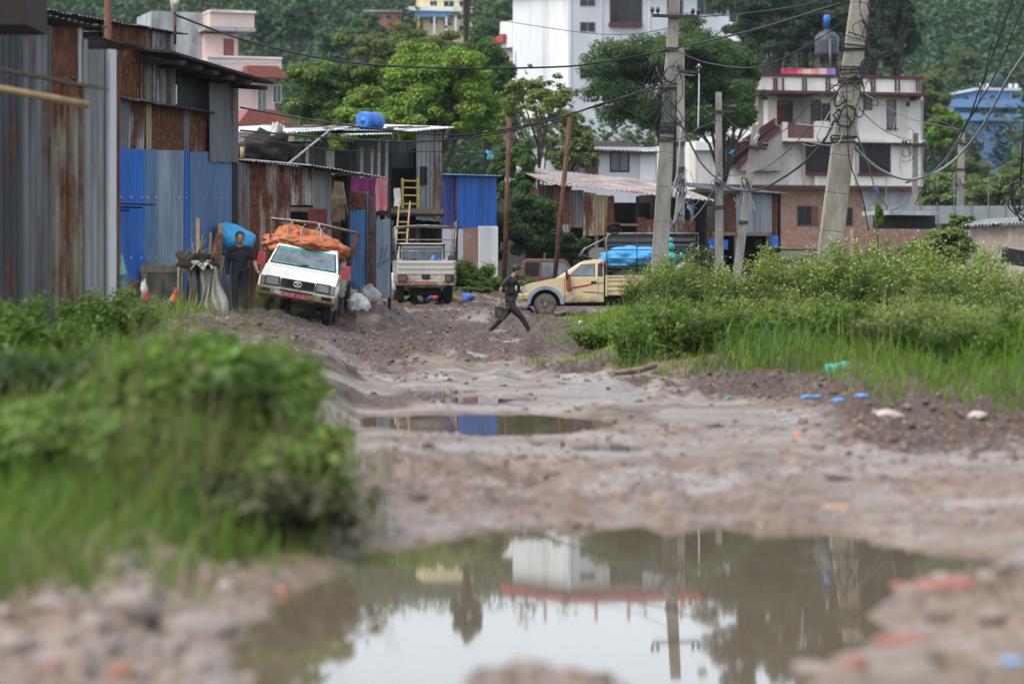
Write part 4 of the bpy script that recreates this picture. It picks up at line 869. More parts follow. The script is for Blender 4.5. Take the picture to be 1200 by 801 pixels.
def cage(t, zs, xs, hw, z0, rear, mat, flare=0., arch=True, r=.017):
    mb = MB()
    for sg in (-1, 1):
        for x in xs: mb.tube([(x, sg * hw, z0), (x, sg * (hw + flare), zs[-1])], r, 6)
        for z in zs:
            k = (z - z0) / (zs[-1] - z0); mb.tube([(xs[0], sg * (hw + flare * k), z), (xs[-1], sg * (hw + flare * k), z)], r, 6)
    for x in ((xs[0], xs[-1]) if not arch else xs):
        mb.tube([(x, -hw - flare, zs[-1]), (x, 0, zs[-1] + .04), (x, hw + flare, zs[-1])], r, 6)
    for z in zs[:-1]: mb.tube([(xs[0], -hw, z), (xs[0], hw, z)], r, 6)
    return mb.build('cargo_cage', mat, t, True)

CREAM = carpaint('cream_paint', (.57, .47, .28), .42); CREAMB = carpaint('cream_bed_paint', (.55, .44, .24), .42)
WCAR = carpaint('white_truck_paint', (.68, .67, .63), .6); WBED = carpaint('dirty_white_paint', (.45, .43, .38), .8); WBUMP = carpaint('muddy_cream_bumper', (.56, .50, .38), .85)
BLFL = mk('grey_blue_flare', (.22, .27, .36), (.18, .22, .30), .6, 4, dirt=(.2, .16, .12), damt=.25)
STEEL = mk('steel_tube', (.36, .35, .34), (.25, .2, .17), .5, 8, metal=.3, dirt=(.09, .05, .035), damt=.5)

# cream pickup, side on
g0 = Z(370.5, 80)
t = pickup('cream pickup parked side-on at the weeds with blue load in its cage', CREAM, BLFL, CREAMB, TYRE)
t.location = (X(609.5, 80), 80 + .85, g0)
cage(t, [1.42, 1.68, 1.95, 2.18, 2.40], [2.53, 3.42, 4.32, 5.22], .84, 1.16, 5.22, BLACK)
MB().tube([(2.53, -.84, 2.41), (3.2, -.84, 2.43), (5.22, -.84, 2.42)], .024, 8).tube([(2.53, -.84, 1.2), (2.53, -.85, 2.28), (2.6, -.85, 2.41), (2.85, -.84, 2.43)], .026, 8).build('silver_rail', STEEL, t, True)
MB().box(2.54, 5.22, .86, .885, 1.2, 2.40).build('side_board', mk('dark_board', (.05, .048, .045), (.03, .03, .03), .7, 4), t)
mb = MB()
for i in range(7): mb.box(2.6, 5.2, .835, .857, 1.3 + i * .155, 1.36 + i * .155)
mb.build('board_battens', mk('dark_batten', (.09, .085, .08), (.05, .05, .05), .6, 4), t)
mb = MB().tube([(2.53, -.7, 2.3), (1.9, -.72, 1.98), (1.78, -.72, 1.80)], .022, 7).tube([(2.53, .7, 2.3), (1.9, .72, 1.98), (1.78, .72, 1.80)], .022, 7).tube([(1.9, -.72, 1.98), (1.9, .72, 1.98)], .02, 7).tube([(2.1, -.6, 1.72), (1.78, -.72, 1.80), (1.78, .72, 1.80)], .02, 6)
for x in (1.95, 2.2): mb.tube([(x, -.72, 2.02 + (x - 1.95) * .5), (x, .72, 2.02 + (x - 1.95) * .5)], .016, 6)
mb.build('roof_carrier', STEEL, t, True)
sw = MB().add([(1.56, -.834, .86), (1.95, -.834, .93), (2.24, -.834, .985), (2.24, -.834, .96), (1.95, -.834, .88), (1.6, -.834, .81)], [(0, 5, 4, 3, 2, 1)]).add([(1.42, -.834, .80), (1.56, -.834, .86), (1.6, -.834, .81), (1.5, -.834, .79)], [(0, 3, 2, 1)])
sw.build('red_stripe', mk('red_sticker', (.42, .015, .02), (.35, .012, .02), .4, 6), t)
MB().add([(1.75, -.8345, .735), (2.44, -.8345, .695), (2.44, -.8345, .675), (1.9, -.8345, .705)], [(0, 3, 2, 1)]).add([(2.02, -.8345, .93), (2.44, -.8345, .995), (2.44, -.8345, .97)], [(0, 2, 1)]).build('black_stripe', BLACK, t)
rb = lump('hanging_scarf', (.07, .05, .30), mk('green_red_cloth', (.02, .10, .05), (.35, .03, .03), .9, 3), t, (1.42, -.96, .74), seed=5)
MB().ball((2.38, -.78, 1.56), .05, 8).ball((2.44, -.80, 1.52), .04, 8).build('red_tassel', REDR, t, True)
o = lump('tarpaulin_load', (.95, .62, .36), SKYPL, None, (X(609.5, 80) + 3.35, 80.8, g0 + 1.50), seed=3, amp=.16, fine=.10, ffreq=4, flat=-.5); tag(o, 'blue tarpaulin covered load in the cream pickup cage', 'load')
o = lump('green_bundle', (.85, .62, .42), mk('olive_tarpaulin', (.10, .14, .11), (.06, .085, .07), .8, 4), None, (X(609.5, 80) + 3.35, 80.75, g0 + .73), seed=8, amp=.14, fine=.1, ffreq=4, flat=-.5); tag(o, 'dull green bundle under the blue tarpaulin in the cream pickup', 'bundle')
for i, (x, lb) in enumerate(((4.35, 'white sack behind the leaning pole in the cream pickup'), (4.85, 'white sack at the tail of the cream pickup bed'))):
    o = lump('white_sack', (.30, .35, .5), WSACK, None, (X(609.5, 80) + x, 80.6, g0 + .73), seed=20 + i); tag(o, lb, 'sack')
tl = MB().tube([(0, 0, 0), (0, 0, 1.2)], .09, 8).ball((0, 0, 1.0), (.2, .2, .18)).ball((0, 0, 1.3), (.14, .14, .16)).ball((0, 0, 1.5), (.1, .1, .1)).tube([(-.32, 0, .95), (.32, 0, .95)], .05, 7).tube([(-.32, 0, .95), (-.32, 0, 1.15)], .045, 7).tube([(.32, 0, .95), (.32, 0, 1.15)], .045, 7)
o = tl.build('hand_pump', TEALPL, None, True); o.location = (X(609.5, 80) + 3.35 + 1.1, 80.85, g0 + .73); tag(o, 'teal pump-like fitting standing up in the cream pickup cage', 'pump')
o = MB(); 
for k in range(5): o.tube([(.22 * math.cos(a) * (1 - .04 * k), .12 * math.sin(a * 1.0 + k), .10 + .10 * math.sin(a) * (1 + .2 * math.sin(k)) + .03 * k) for a in np.linspace(0, 6.28, 20)], .022, 6, cap=False)
o = o.build('rope_coil', CHAS, None, True); o.location = (X(609.5, 80) + 2.75, 80.1, g0 + 2.42); tag(o, 'tangle of dark rope on the front corner of the cream truck cage', 'rope')

# white pickup facing us, rolled on the bank, orange load
D = 60.; zl, zr = Z(367, D), Z(383, D); xl, xr = X(305, D), X(382, D)
roll = math.atan2(zl - zr, (xr - xl)) * .82
t = pickup('muddy white pickup facing us, tilted on the bank under an orange load', WCAR, WCAR, WBUMP, TYREK)
t.rotation_mode = 'XYZ'
t.matrix_basis = Matrix.Translation(((xl + xr) / 2 + .02, D - .7, (zl + zr) / 2)) @ Matrix.Rotation(roll, 4, 'Y') @ Matrix.Rotation(R(91.5), 4, 'Z')
tata = t
cage(t, [1.45, 1.75, 2.12], [2.6, 3.4, 4.3, 5.15], .86, 1.18, 5.15, DKRUST, .12)
MB().tube([(2.62, -.98, 2.14), (2.62, 0, 2.20), (2.62, .98, 2.14)], .022, 7).tube([(2.6, .55, 2.2), (2.55, .2, 1.75)], .014, 6).tube([(2.6, -.1, 2.2), (2.55, -.35, 1.75)], .014, 6).tube([(2.6, -.15, 2.2), (2.55, .05, 1.75)], .014, 6).build('pale_rail', STEEL, t, True)
pl = MB().box(-.085, -.062, -.27, .27, .485, .60).build('number_plate', PLATE, t, bevel=.004)
text_mesh('plate_lettering', 'बा१च ८५६५', .115, DUSTY, pl, Matrix.Translation((-.087, 0, .543)) @ Matrix.Rotation(R(-90), 4, 'Z') @ Matrix.Rotation(R(90), 4, 'X') @ Matrix.Diagonal((1.0, 1, 1, 1)))
MB().box(1.95, 2.05, -.42, .42, 1.65, 1.70).tube([(1.9, -.5, 1.69), (1.9, .5, 1.69)], .02, 6).box(2.1, 2.2, -.4, .4, 1.66, 1.72).build('roof_rack', BLACK, t)
for sg in (-1, 1):
    MB().box(1.30, 1.325, *sorted((sg * .86, sg * 1.04)), 1.06, 1.36).build('red_mirror_cover', REDR, t, bevel=.012)
MB().box(-.062, -.06, .33, .48, .53, .60).build('bumper_sticker', DUSTY, t)
cov = lump('orange_tarpaulin', (.92, 1.2, .52), ORTARP, None, (0, 0, 0), seed=12, amp=.2, freq=1.7, fine=.13, ffreq=4.2, flat=-.45, n=110)
cov.matrix_basis = t.matrix_basis @ Matrix.Translation((3.05, .16, 1.42)) @ Matrix.Rotation(R(90), 4, 'Z') @ Matrix.Diagonal((.93, 1, .80, 1)); tag(cov, 'crumpled orange tarpaulin over the load of the tilted white pickup', 'tarpaulin')
rp = MB()
for sy in (-.25, .2, .5): rp.tube([(2.0, sy, 1.72), (2.3, sy + .05, 2.0), (3.0, sy, 2.16), (3.8, sy, 2.05)], .012, 5)
o = rp.build('load_rope', SACK); o.matrix_basis = t.matrix_basis.copy(); tag(o, 'thin pale rope tied over the orange tarpaulin', 'rope')

# white pickup from behind
D = 75.; g2 = Z(360, D)
t = pickup('battered white pickup seen from behind with open cage sides', WCAR, WCAR, WBED, TYREK)
t.matrix_basis = Matrix.Translation((X(499, D) + .0, D, g2)) @ Matrix.Rotation(R(-86), 4, 'Z') @ Matrix.Translation((-5.3, 0, .14)) @ Matrix.Diagonal((1, .93, 1.0, 1))
t.matrix_basis = Matrix.Translation((X(499, D), D, g2)) @ Matrix.Rotation(R(-86.0), 4, 'Z') @ Matrix.Translation((-5.3, 0, 0)) @ Matrix.Diagonal((1, .94, 1.08, 1))
cage(t, [1.45, 1.75, 2.05], [2.6, 3.4, 4.3, 5.2], .84, 1.18, 5.2, STEEL, .05)
for sg, tilt in ((1, 25), (-1, 8)):
    mb = MB(); nn = 6
    for i in range(nn): mb.box(-.02, .02, -.012, .012, .08 + i * .17, .12 + i * .17, M=Matrix.Diagonal((45, 1, 1, 1)))
    for i in range(9): mb.box(-.9 + i * .22, -.87 + i * .22, -.014, .014, .02, 1.02)
    mb.box(-.92, .92, -.016, .016, 0, .05).box(-.92, .92, -.016, .016, .99, 1.04)
    pn = mb.build('lattice_side', BLACK if sg < 0 else CHAS, t); pn.matrix_basis = Matrix.Translation((4.3, sg * (.9 if sg > 0 else 1.02), 1.18)) @ Matrix.Rotation(R(-3 if sg > 0 else 6), 4, 'X') @ Matrix.Rotation(R(0 if sg > 0 else -14), 4, 'Z')
MB().box(3.3, 5.15, .925, .95, 1.22, 2.2).build('grey_side_board', mk('grey_board', (.12, .125, .13), (.09, .09, .095), .7, 5), t)
rb = MB().box(5.29, 5.37, -.86, .86, .55, .70).box(5.2, 5.3, -.6, .6, .5, .68); rb = rb.build('rear_bumper', WBUMP, t, bevel=.02)
for sg in (-1, 1):
    y0, y1 = sorted((sg * .56, sg * .82)); l = MB().box(5.30, 5.40, y0, y1, .64, .84).build('tail_light', BLACK, t, bevel=.01)
    MB().box(5.40, 5.412, y0 + .02, y1 - .10 if sg > 0 else y1 - .02, .67, .81).build('red_lens', REDL, l)
MB().box(5.30, 5.38, -.12, .12, .72, .84).build('plate_lamp', BLACK, t, bevel=.01); MB().box(5.375, 5.385, -.32, .32, .57, .66).build('number_plate', mk('faded_plate', (.3, .12, .09), (.2, .09, .07), .7, 8), t)
MB().box(2.47, 2.478, -.60, .60, 1.2, 1.54).build('rear_window', CARGL, t); MB().tube([(2.5, -.7, 1.62), (2.5, .7, 1.62)], .03, 6).tube([(2.55, -.66, 1.25), (2.5, -.66, 1.6)], .03, 6).tube([(2.55, .66, 1.25), (2.5, .66, 1.6)], .03, 6).build('cab_guard', BLACK, t)
mb = MB()
for k in range(6): mb.tube([(5.25 + .05 * math.sin(k), -.5 + .04 * k + .1 * math.cos(a), 1.55 + .12 * math.sin(a) * (1 + .3 * k % 2)) for a in np.linspace(0, 6.2, 12)], .014, 5, cap=False)
M2 = t.matrix_basis.copy()
for i, (x, y, r, m, lb) in enumerate(((3.6, -.3, (.45, .3, .3), CHAS, 'dark bundle in the bed of the battered white truck'), (4.3, .3, (.35, .3, .34), BLUEPL, 'blue plastic bundle in the bed of the battered white truck'))):
    o = lump('bundle', r, m, None, seed=30 + i); o.matrix_basis = M2 @ Matrix.Translation((x, y, .72)); tag(o, lb, 'bundle')

# old rust-coloured car further back
D = 92; zg = Z(303, 92) - 1.74; t = thing('old_car', 'old rust-red boxy car half hidden behind the cream pickup bonnet', 'car', (X(612, D), D, zg), R(0))
prof = [(-.25, .3), (-.25, 1.0), (-.1, 1.12), (.0, 1.62), (.12, 1.74), (1.35, 1.72), (1.5, 1.66), (1.85, 1.1), (2.9, 1.0), (3.0, .85), (3.0, .3)]
MB().prism(prof, -.75, .75, fy=lambda z: 1 - .12 * max(0, z - 1.05)).build('body', mk('rust_red_paint', (.15, .06, .04), (.11, .05, .035), .7, 2, dirt=(.08, .05, .04), damt=.45), t, bevel=.05)
MB().add([(.05, -.72, 1.14), (.12, -.70, 1.60), (.55, -.70, 1.60), (.55, -.72, 1.14)], [(0, 3, 2, 1)]).build('open_side', CHAS, t); MB().add([(.66, -.7205, 1.14), (.66, -.7035, 1.60), (1.40, -.7035, 1.58), (1.72, -.7205, 1.14)], [(0, 3, 2, 1)]).build('side_window', CARGL, t)
for q in t.children:
    if q.name.startswith(('open_side', 'side_window')): q.location = (0, -.025, 0)
for wx in (.4, 2.4):
    for sg in (-1, 1): MB().lathe([(.2, -.09), (.3, -.09), (.3, .09), (.2, .09)], 20, M=Matrix.Translation((wx, sg * .68, .3)) @ Matrix.Rotation(R(90), 4, 'X')).build('wheel', TYREK, t, True)
# ------------------------------------------------------------------ poles and wires
def crom(pts, n=10):
    pts = [Vector(p) for p in pts]; q = [2 * pts[0] - pts[1]] + pts + [2 * pts[-1] - pts[-2]]; out = []
    for i in range(1, len(q) - 2):
        a, b, c, d = q[i - 1:i + 3]
        for k in range(n):
            t = k / n; out.append(.5 * ((2 * b) + (c - a) * t + (2 * a - 5 * b + 4 * c - d) * t * t + (3 * b - a - 3 * c + d) * t ** 3))
    return out + [pts[-1]]
def pole(label, bx, by, tx, ty, d, wb, wt, arms=(), bands=(), mat=CONC, gz_=None, name='utility_pole', coils=()):
    """tapered square concrete pole leaning between two photo points; widths in photo pixels"""
    k = d / F; zb = gz_ if gz_ is not None else float(base_h(X(bx, d), d)); top = P(tx, ty, d); b = P(bx, by, d)
    a = b + (b - top) * ((b.z - zb + .3) / (top.z - b.z)); t = thing(name, label, 'utility pole', a)
    mb = MB(); n = 10; L = top - a
    for i in range(n): mb.beam(L * i / n, L * (i + 1) / n, (wb + (wt - wb) * i / n) * k, (wb + (wt - wb) * i / n) * k * .8, 0, (wb + (wt - wb) * (i + 1) / n) * k, (wb + (wt - wb) * (i + 1) / n) * k * .8)
    mb.f = [f for f in mb.f]; mb.build('shaft', mat, t, bevel=.015 if d < 75 else 0)
    for (x0, y0, x1, y1) in arms:
        p, q = P(x0, y0, d) - a, P(x1, y1, d) - a; ar = MB().beam(p + Vector((0, -wt * k * .6, 0)), q + Vector((0, -wt * k * .6, 0)), .07, .08).build('crossarm', BLACK, t)
        for e in (p, q, p.lerp(q, .12), q.lerp(p, .12)): MB().lathe([(.02, 0), (.02, .05), (.05, .06), (.055, .12), (.03, .18)], 8, M=Matrix.Translation(e + Vector((0, -wt * k * .6, .04)))).build('insulator', mk('insulator_glaze', (.05, .03, .026), None, .3, 5, bump=0) if 'insulator_glaze' not in bpy.data.materials else bpy.data.materials['insulator_glaze'], ar, True)
    for y in bands:
        f = (by - y) / (by - ty); c = P(bx + (tx - bx) * f, y, d) - a; w = (wb + (wt - wb) * f) * k / 2 + .015
        mb = MB()
        for j in range(3): mb.tube([c + Vector((sx * w, sy * w * .85, .05 * j + rnd.uniform(-.03, .03))) for sx, sy in ((-1, -1), (1, -1), (1, 1), (-1, 1), (-1, -1))], .014, 5, cap=False)
        mb.build('wire_band', CABLE, t)
    for (x, y, r, n_) in coils:
        tm = MB()
        for j in range(n_ + 2):
            s1 = P(x + rnd.uniform(-.5, .5) * wb, y + rnd.uniform(-14, 4), d) - a; s2 = P(x + rnd.uniform(-2.2, 2.2) * wb, y + rnd.uniform(0, 40), d) - a; mm_ = s1.lerp(s2, .5) + Vector((rnd.uniform(-.3, .3), -.1, -rnd.uniform(.1, .6))); oo = Vector((0, -wb * k * .55, 0)); tm.tube(crom([s1 + oo, mm_ + oo, s2 + oo], 7), rnd.choice((.007, .010, .013)), 5)
        tm.build('hanging_wires', CABLE if n_ % 2 else CABLEG, t, True)
        c = P(x, y, d) - a; mb = MB()
        for j in range(n_):
            ra = r * rnd.uniform(.35, 1.0); ph = rnd.uniform(0, 6); sq = rnd.uniform(.5, 1.7); ox, oz = rnd.uniform(-.6, .6) * r, rnd.uniform(-.8, .8) * r; sk_ = rnd.uniform(-.6, .6)
            mb.tube(crom([c + Vector((ox + ra * .6 * math.cos(q) + sk_ * ra * math.sin(q) + rnd.uniform(-.08, .08) * r, -wb * k * .6 - .03 * j, oz + ra * sq * math.sin(q) + rnd.uniform(-.1, .1) * r)) for q in np.linspace(ph, ph + rnd.uniform(3.5, 6.2), 9)], 4), rnd.choice((.009, .013, .018)), 5)
        mb.build('cable_coil', CABLE, t, True)
    return t
pole('tall leaning concrete pole rising in front of the cream pickup', 771, 345, 792, -24, 70, 21, 12, [(764, 19, 818, 21)], [(104), (150), (157), (166), (60)], coils=[(775, 120, .5, 5), (765, 95, .45, 3), (790, 80, .3, 2)])
pole('upright pole right behind the tall leaning one, with hanging wire bundles', 797, 290, 798, 56, 88, 11, 8, [(794, 84, 820, 85)], [170, 200, 214, 230], coils=[(795, 260, .28, 3), (799, 215, .4, 4)])
pole('slim concrete pole with a crossarm before the outside stair', 843, 300, 842, 108, 90, 10, 7, [(829, 131, 861, 131)], [215, 245], coils=[(842, 212, .3, 3)])
pole('short tilted pole with a crossarm right of the outside stair', 867, 296, 886, 146, 86, 10, 8, [(872, 171, 898, 175)], [262], coils=[(870, 215, .22, 2)])
pole('thick leaning pole standing in the weeds at right', 972, 300, 1013, -40, 52, 30, 21, [], [(86), (98), (166), (60)], mk('pale_pole_concrete', (.26, .24, .195), (.20, .185, .15), .9, 3, dirt=(.12, .10, .08), damt=.4, dscale=3, stretch=.3, bump=.3), coils=[(1004, 95, .42, 5), (1017, 22, .34, 5), (985, 135, .3, 4)])
pole('thin grey pole at the right corner of the white house', 1071, 296, 1073, 156, 122, 7, 6, [(1058, 170, 1085, 171)], [172], coils=[(1064, 172, .4, 3)])
pole('pole with a crossarm in front of the pale green trees at right', 1125, 258, 1127, 156, 132, 9, 7, [(1122, 168, 1152, 171)], [200, 218], coils=[(1126, 218, .4, 2), (1140, 172, .5, 3)])
for lb, a, b in (('straight rust-brown steel post left of the dark bushes', (591, 318), (597, 138)), ('tilted rust-brown steel post in front of the dark bushes', (649, 330), (668, 138))):
    d = 84; p, q = P(*a, d), P(*b, d); p = p + (p - q) * .05; t = thing('steel_post', lb, 'post', p); MB().tube([(0, 0, -.2), q - p], .075, 8).build('shaft', DKRUST, t, True)
    MB().box(-.09, .09, -.06, .06, -.1, .04, M=Matrix.Translation((q - p) * .62)).tube([(q - p) * .61, (q - p) * .61 + Vector((.25, -.1, .05))], .02, 5).build('clamp', ZINCL, t)
# lamp bracket on the rusty house
t = thing('floodlight', 'small pale floodlight on a short bar above the rusty house', 'lamp', P(205, 40, 53.8)); MB().tube([(0, 0, -.2), (0, 0, .42)], .03, 7).build('bar', DKRUST, t, True); MB().tube([(-.02, 0, .42), (.02, -.05, .85)], [.05, .13], 12).build('housing', DUSTY, t, True); MB().ball((.03, -.08, .62), (.06, .06, .08), 10).build('lamp_glass', mk('yellow_lens', (.55, .48, .25)), t, True)

def cable(label, pts, r=.016, mat=CABLE, d=None):
    pp = [P(p[0], p[1], p[2] if len(p) > 2 else d) for p in pts]
    o = MB().tube(crom(pp), r, 5).build('power_cable', mat, None, True); tag(o, label, 'cable'); return o
cable('long black cable sagging from the floodlight across the trees to the upper right', [(206, 18, 54), (290, 48, 58), (400, 72, 62), (520, 80, 66), (640, 79, 68), (700, 74, 69), (784, 58, 69.6), (880, 36, 62), (985, 4, 54)], .024)
cable('upper of two black cables running left from the leaning pole to the sheds', [(282, 126, 58), (360, 140, 62), (450, 152, 66), (540, 158, 68), (620, 146, 69), (700, 124, 69.5), (772, 99, 69.6)], .022)
cable('lower black cable passing in front of the tin shack roof', [(282, 153, 58), (380, 161, 62), (480, 166, 66), (560, 160, 68), (640, 143, 69), (710, 120, 69.5), (774, 103, 69.6)], .022)
cable('faint grey cable drooping under the two black ones', [(282, 160, 58), (400, 176, 64), (520, 178, 68), (640, 182, 69), (770, 178, 69.6)], .010)
cable('black cable from the pole crossarm rising to the top right', [(817, 20, 69.6), (870, 16, 66), (940, 6, 60), (980, -8, 56)], .014)
cable('thin cable from the leaning pole across the white balcony', [(560, 20, 100), (680, 38, 90), (740, 40, 80), (790, 32, 69.7)], .012)
cable('black cable sagging behind the thick right-hand pole to the crossarm', [(793, 60, 69.6), (830, 74, 66), (890, 78, 60), (960, 45, 54), (1000, 15, 52)], .014)
cable('pale grey cable hanging straight from the leaning pole to the bundle', [(772, 98, 69.5), (800, 150, 72), (825, 195, 80), (860, 224, 86)], .028, CABLEG)
cable('thick black service cable looping from the short pole up to the right pole', [(838, 212, 88), (858, 222, 86), (890, 222, 80), (930, 200, 68), (962, 170, 58), (982, 133, 52)], .030)
cable('second black cable from the crossarm to the thick right pole', [(880, 172, 86), (920, 152, 76), (950, 122, 64), (993, 90, 52)], .014)
cable('thin dark line from the stair pole to the thick right pole', [(845, 207, 90), (890, 200, 84), (930, 170, 70), (992, 95, 52)], .012)
cable('pale double cable swooping from the right pole under the white house', [(982, 135, 52), (1000, 170, 58), (1030, 198, 70), (1062, 210, 80), (1092, 204, 90), (1122, 184, 94), (1150, 150, 90), (1180, 95, 80), (1202, 62, 70)], .040, CABLEG)
cable('black cable crossing the blue building toward the top right corner', [(1062, 214, 80), (1095, 200, 90), (1126, 160, 94), (1150, 100, 90), (1178, 25, 84), (1190, -10, 80)], .030)
cable('second black cable rising steeply past the blue building', [(1110, 178, 94), (1135, 140, 90), (1165, 90, 84), (1190, 30, 80), (1206, -14, 78)], .024)
cable('third black cable rising from the small far pole', [(1072, 240, 110), (1090, 205, 100), (1120, 160, 95), (1145, 125, 92), (1160, 60, 90), (1176, 5, 86)], .018)
cable('thin cable from the right pole across the white wall to the corner pole', [(995, 98, 52), (1030, 120, 70), (1070, 140, 100), (1125, 152, 130)], .016, CABLEG)
cable('thin cable crossing the white wall to the corner pole', [(994, 100, 52), (1010, 130, 64), (1040, 155, 90), (1070, 166, 120)], .016)
cable('pale wire hanging down the white wall beside the right pole', [(990, 95, 52), (1002, 150, 60), (1018, 195, 80), (1027, 225, 90), (1040, 243, 100)], .022, CABLEG)
cable('dark wire falling along the thick right pole into the weeds', [(992, 95, 51.5), (993, 150, 51.5), (996, 190, 51.6), (1010, 230, 52), (1018, 270, 53)], .012)
cable('black wire from the corner pole sagging into the yard', [(1072, 172, 122), (1075, 215, 115), (1058, 240, 105), (1045, 246, 104)], .016)
cable('grey wire dropping from the stair pole to the long shack roof', [(842, 212, 89.5), (826, 240, 96), (808, 262, 104)], .030, CABLEG)
cable('bundle of grey wires hanging from the pole behind the leaning one', [(798, 150, 87), (793, 205, 86.6), (783, 240, 86.6), (789, 262, 86.8), (795, 225, 87)], .034, CABLEG)
cable('loop of black wire at the top of the leaning pole', [(783, 97, 69.4), (770, 78, 69.4), (773, 88, 69.2), (786, 96, 69.2), (795, 86, 69.4), (796, 78, 69.6)], .020)
cable('white wire hanging down behind the leaning pole', [(819, 75, 88), (819, 110, 88), (818, 150, 88.2)], .028, DUSTY)
cable('thin sloping wire across the right-hand hillside', [(1080, 130, 180), (1120, 150, 132), (1160, 165, 120), (1205, 180, 100)], .018)
cable('low wire from the slim pole to the leaning pole', [(843, 140, 90), (820, 150, 84), (790, 165, 70), (772, 160, 69.6)], .012)
cable('thin wire between the slim pole and the short tilted pole', [(844, 130, 90), (862, 148, 88), (880, 152, 86)], .012)
t = MB()
for j in range(6): 
    c = P(1196, 232, 60); ra = .42 * rnd.uniform(.7, 1.1); t.tube(crom([c + Vector((ra * .5 * math.cos(q) + rnd.uniform(-.1, .1), .02 * j, ra * rnd.uniform(.6, 1.1) * math.sin(q) + rnd.uniform(-.12, .12))) for q in np.linspace(j, j + rnd.uniform(3.5, 6), 8)], 4), .017, 5)
t.tube([P(1196, 212, 60), P(1200, 150, 60), P(1204, 60, 60)], .02, 5)
o = t.build('cable_coil', CABLE, None, True); tag(o, 'black coil of cable hanging at the right edge', 'cable coil')
for i, (x, y, d, c, lb) in enumerate(((842, 207, 89.4, (.3, .6, .6), 'pale turquoise rag caught on the slim pole'), (886, 157, 85.6, (.6, .65, .55), 'pale rag tied to the top of the short tilted pole'), (858, 176, 88, (.1, .4, .6), 'blue rag hanging from a wire by the outside stair'), (1027, 217, 89, (.1, .2, .6), 'blue tape knot on the white hanging wire'), (808, 240, 100, (.05, .3, .6), 'blue plastic bag hung under the long shack eave'), (573, 176, 84, (.1, .4, .5), 'turquoise rag hanging from the wire before the dark trees'), (607, 195, 92, (.6, .6, .55), 'white rag caught in the low branches'))):
    nn = 9; w_, h_ = rnd.uniform(.06, .10), rnd.uniform(.18, .34); us = np.linspace(-1, 1, 5); vs_ = np.linspace(0, 1, nn); U, V_ = np.meshgrid(us, vs_); tw = rnd.uniform(.5, 1.6); c0 = P(x, y, d)
    sh = w_ * (.35 + .65 * np.sin(V_ * 2.4 + .4)); co = np.stack([c0.x + U * sh * np.cos(V_ * tw) + .05 * np.sin(V_ * 5 + i), c0.y - .12 + U * sh * np.sin(V_ * tw) + .02 * np.sin(U * 4), c0.z - V_ * h_ + .03 * U * np.sin(V_ * 6)], -1).reshape(-1, 3); g_ = np.arange(5 * nn).reshape(nn, 5)
    o = np_mesh('rag', co, np.stack([g_[:-1, :-1], g_[1:, :-1], g_[1:, 1:], g_[:-1, 1:]], -1).reshape(-1, 4), mk('rag_%d' % i, c, tuple(q * .5 for q in c), .85, 12), None, True); tag(o, lb, 'rag')
# ------------------------------------------------------------------ people and the rooster
SKIN = mk('skin', (.28, .145, .095), (.24, .12, .08), .55, 8, bump=0); HAIR = mk('black_hair', (.012, .011, .011), None, .5, 30)
SHIRT = mk('black_tee', (.036, .033, .036), (.018, .017, .019), .9, 6); TROUS = mk('black_trousers', (.020, .022, .028), (.012, .012, .015), .85, 6); SHOE = mk('dark_shoe', (.05, .043, .038), (.03, .026, .024), .8, 10); DKCLOTH = mk('dark_navy_clothes', (.010, .010, .015), (.007, .007, .010), .9, 6)
EYEW = mk('eye_white', (.6, .58, .55), None, .3, 5, bump=0)
def figure(bones, balls, vox, mats):
    """one continuous body from tapered limbs; bones (a, b, ra, rb, material), balls (centre, radii, material)"""
    mb = MB(); segs = []
    for a, b, ra, rb, m in bones:
        a, b = Vector(a), Vector(b); mb.tube([a, a.lerp(b, .5), b], [ra, (ra + rb) / 2 * 1.03, rb], 12); mb.ball(a, ra, 12); mb.ball(b, rb, 12); segs.append((a, b, ra, rb, m))
    for c, r, m in balls:
        mb.ball(c, r, 14); c = Vector(c); rr = min(r) if hasattr(r, '__len__') else r
        segs.append((c, c + Vector((0, 0, .001)), rr, rr, m))
    me = remesh(mb, vox, 2, .5)
    for m in mats: me.materials.append(m)
    n = len(me.polygons); ce = np.empty(n * 3, np.float32); me.polygons.foreach_get('center', ce); ce = ce.reshape(n, 3); best = np.full(n, 1e9); mi = np.zeros(n, np.int32)
    for a, b, ra, rb, m in segs:
        a_, ab = np.array(a), np.array(b - a); t = np.clip(((ce - a_) @ ab) / (ab @ ab + 1e-12), 0, 1); d = np.linalg.norm(ce - a_ - t[:, None] * ab, axis=1) / (ra + (rb - ra) * t)
        k = d < best; best[k] = d[k]; mi[k] = m
    me.polygons.foreach_set('material_index', mi); return me
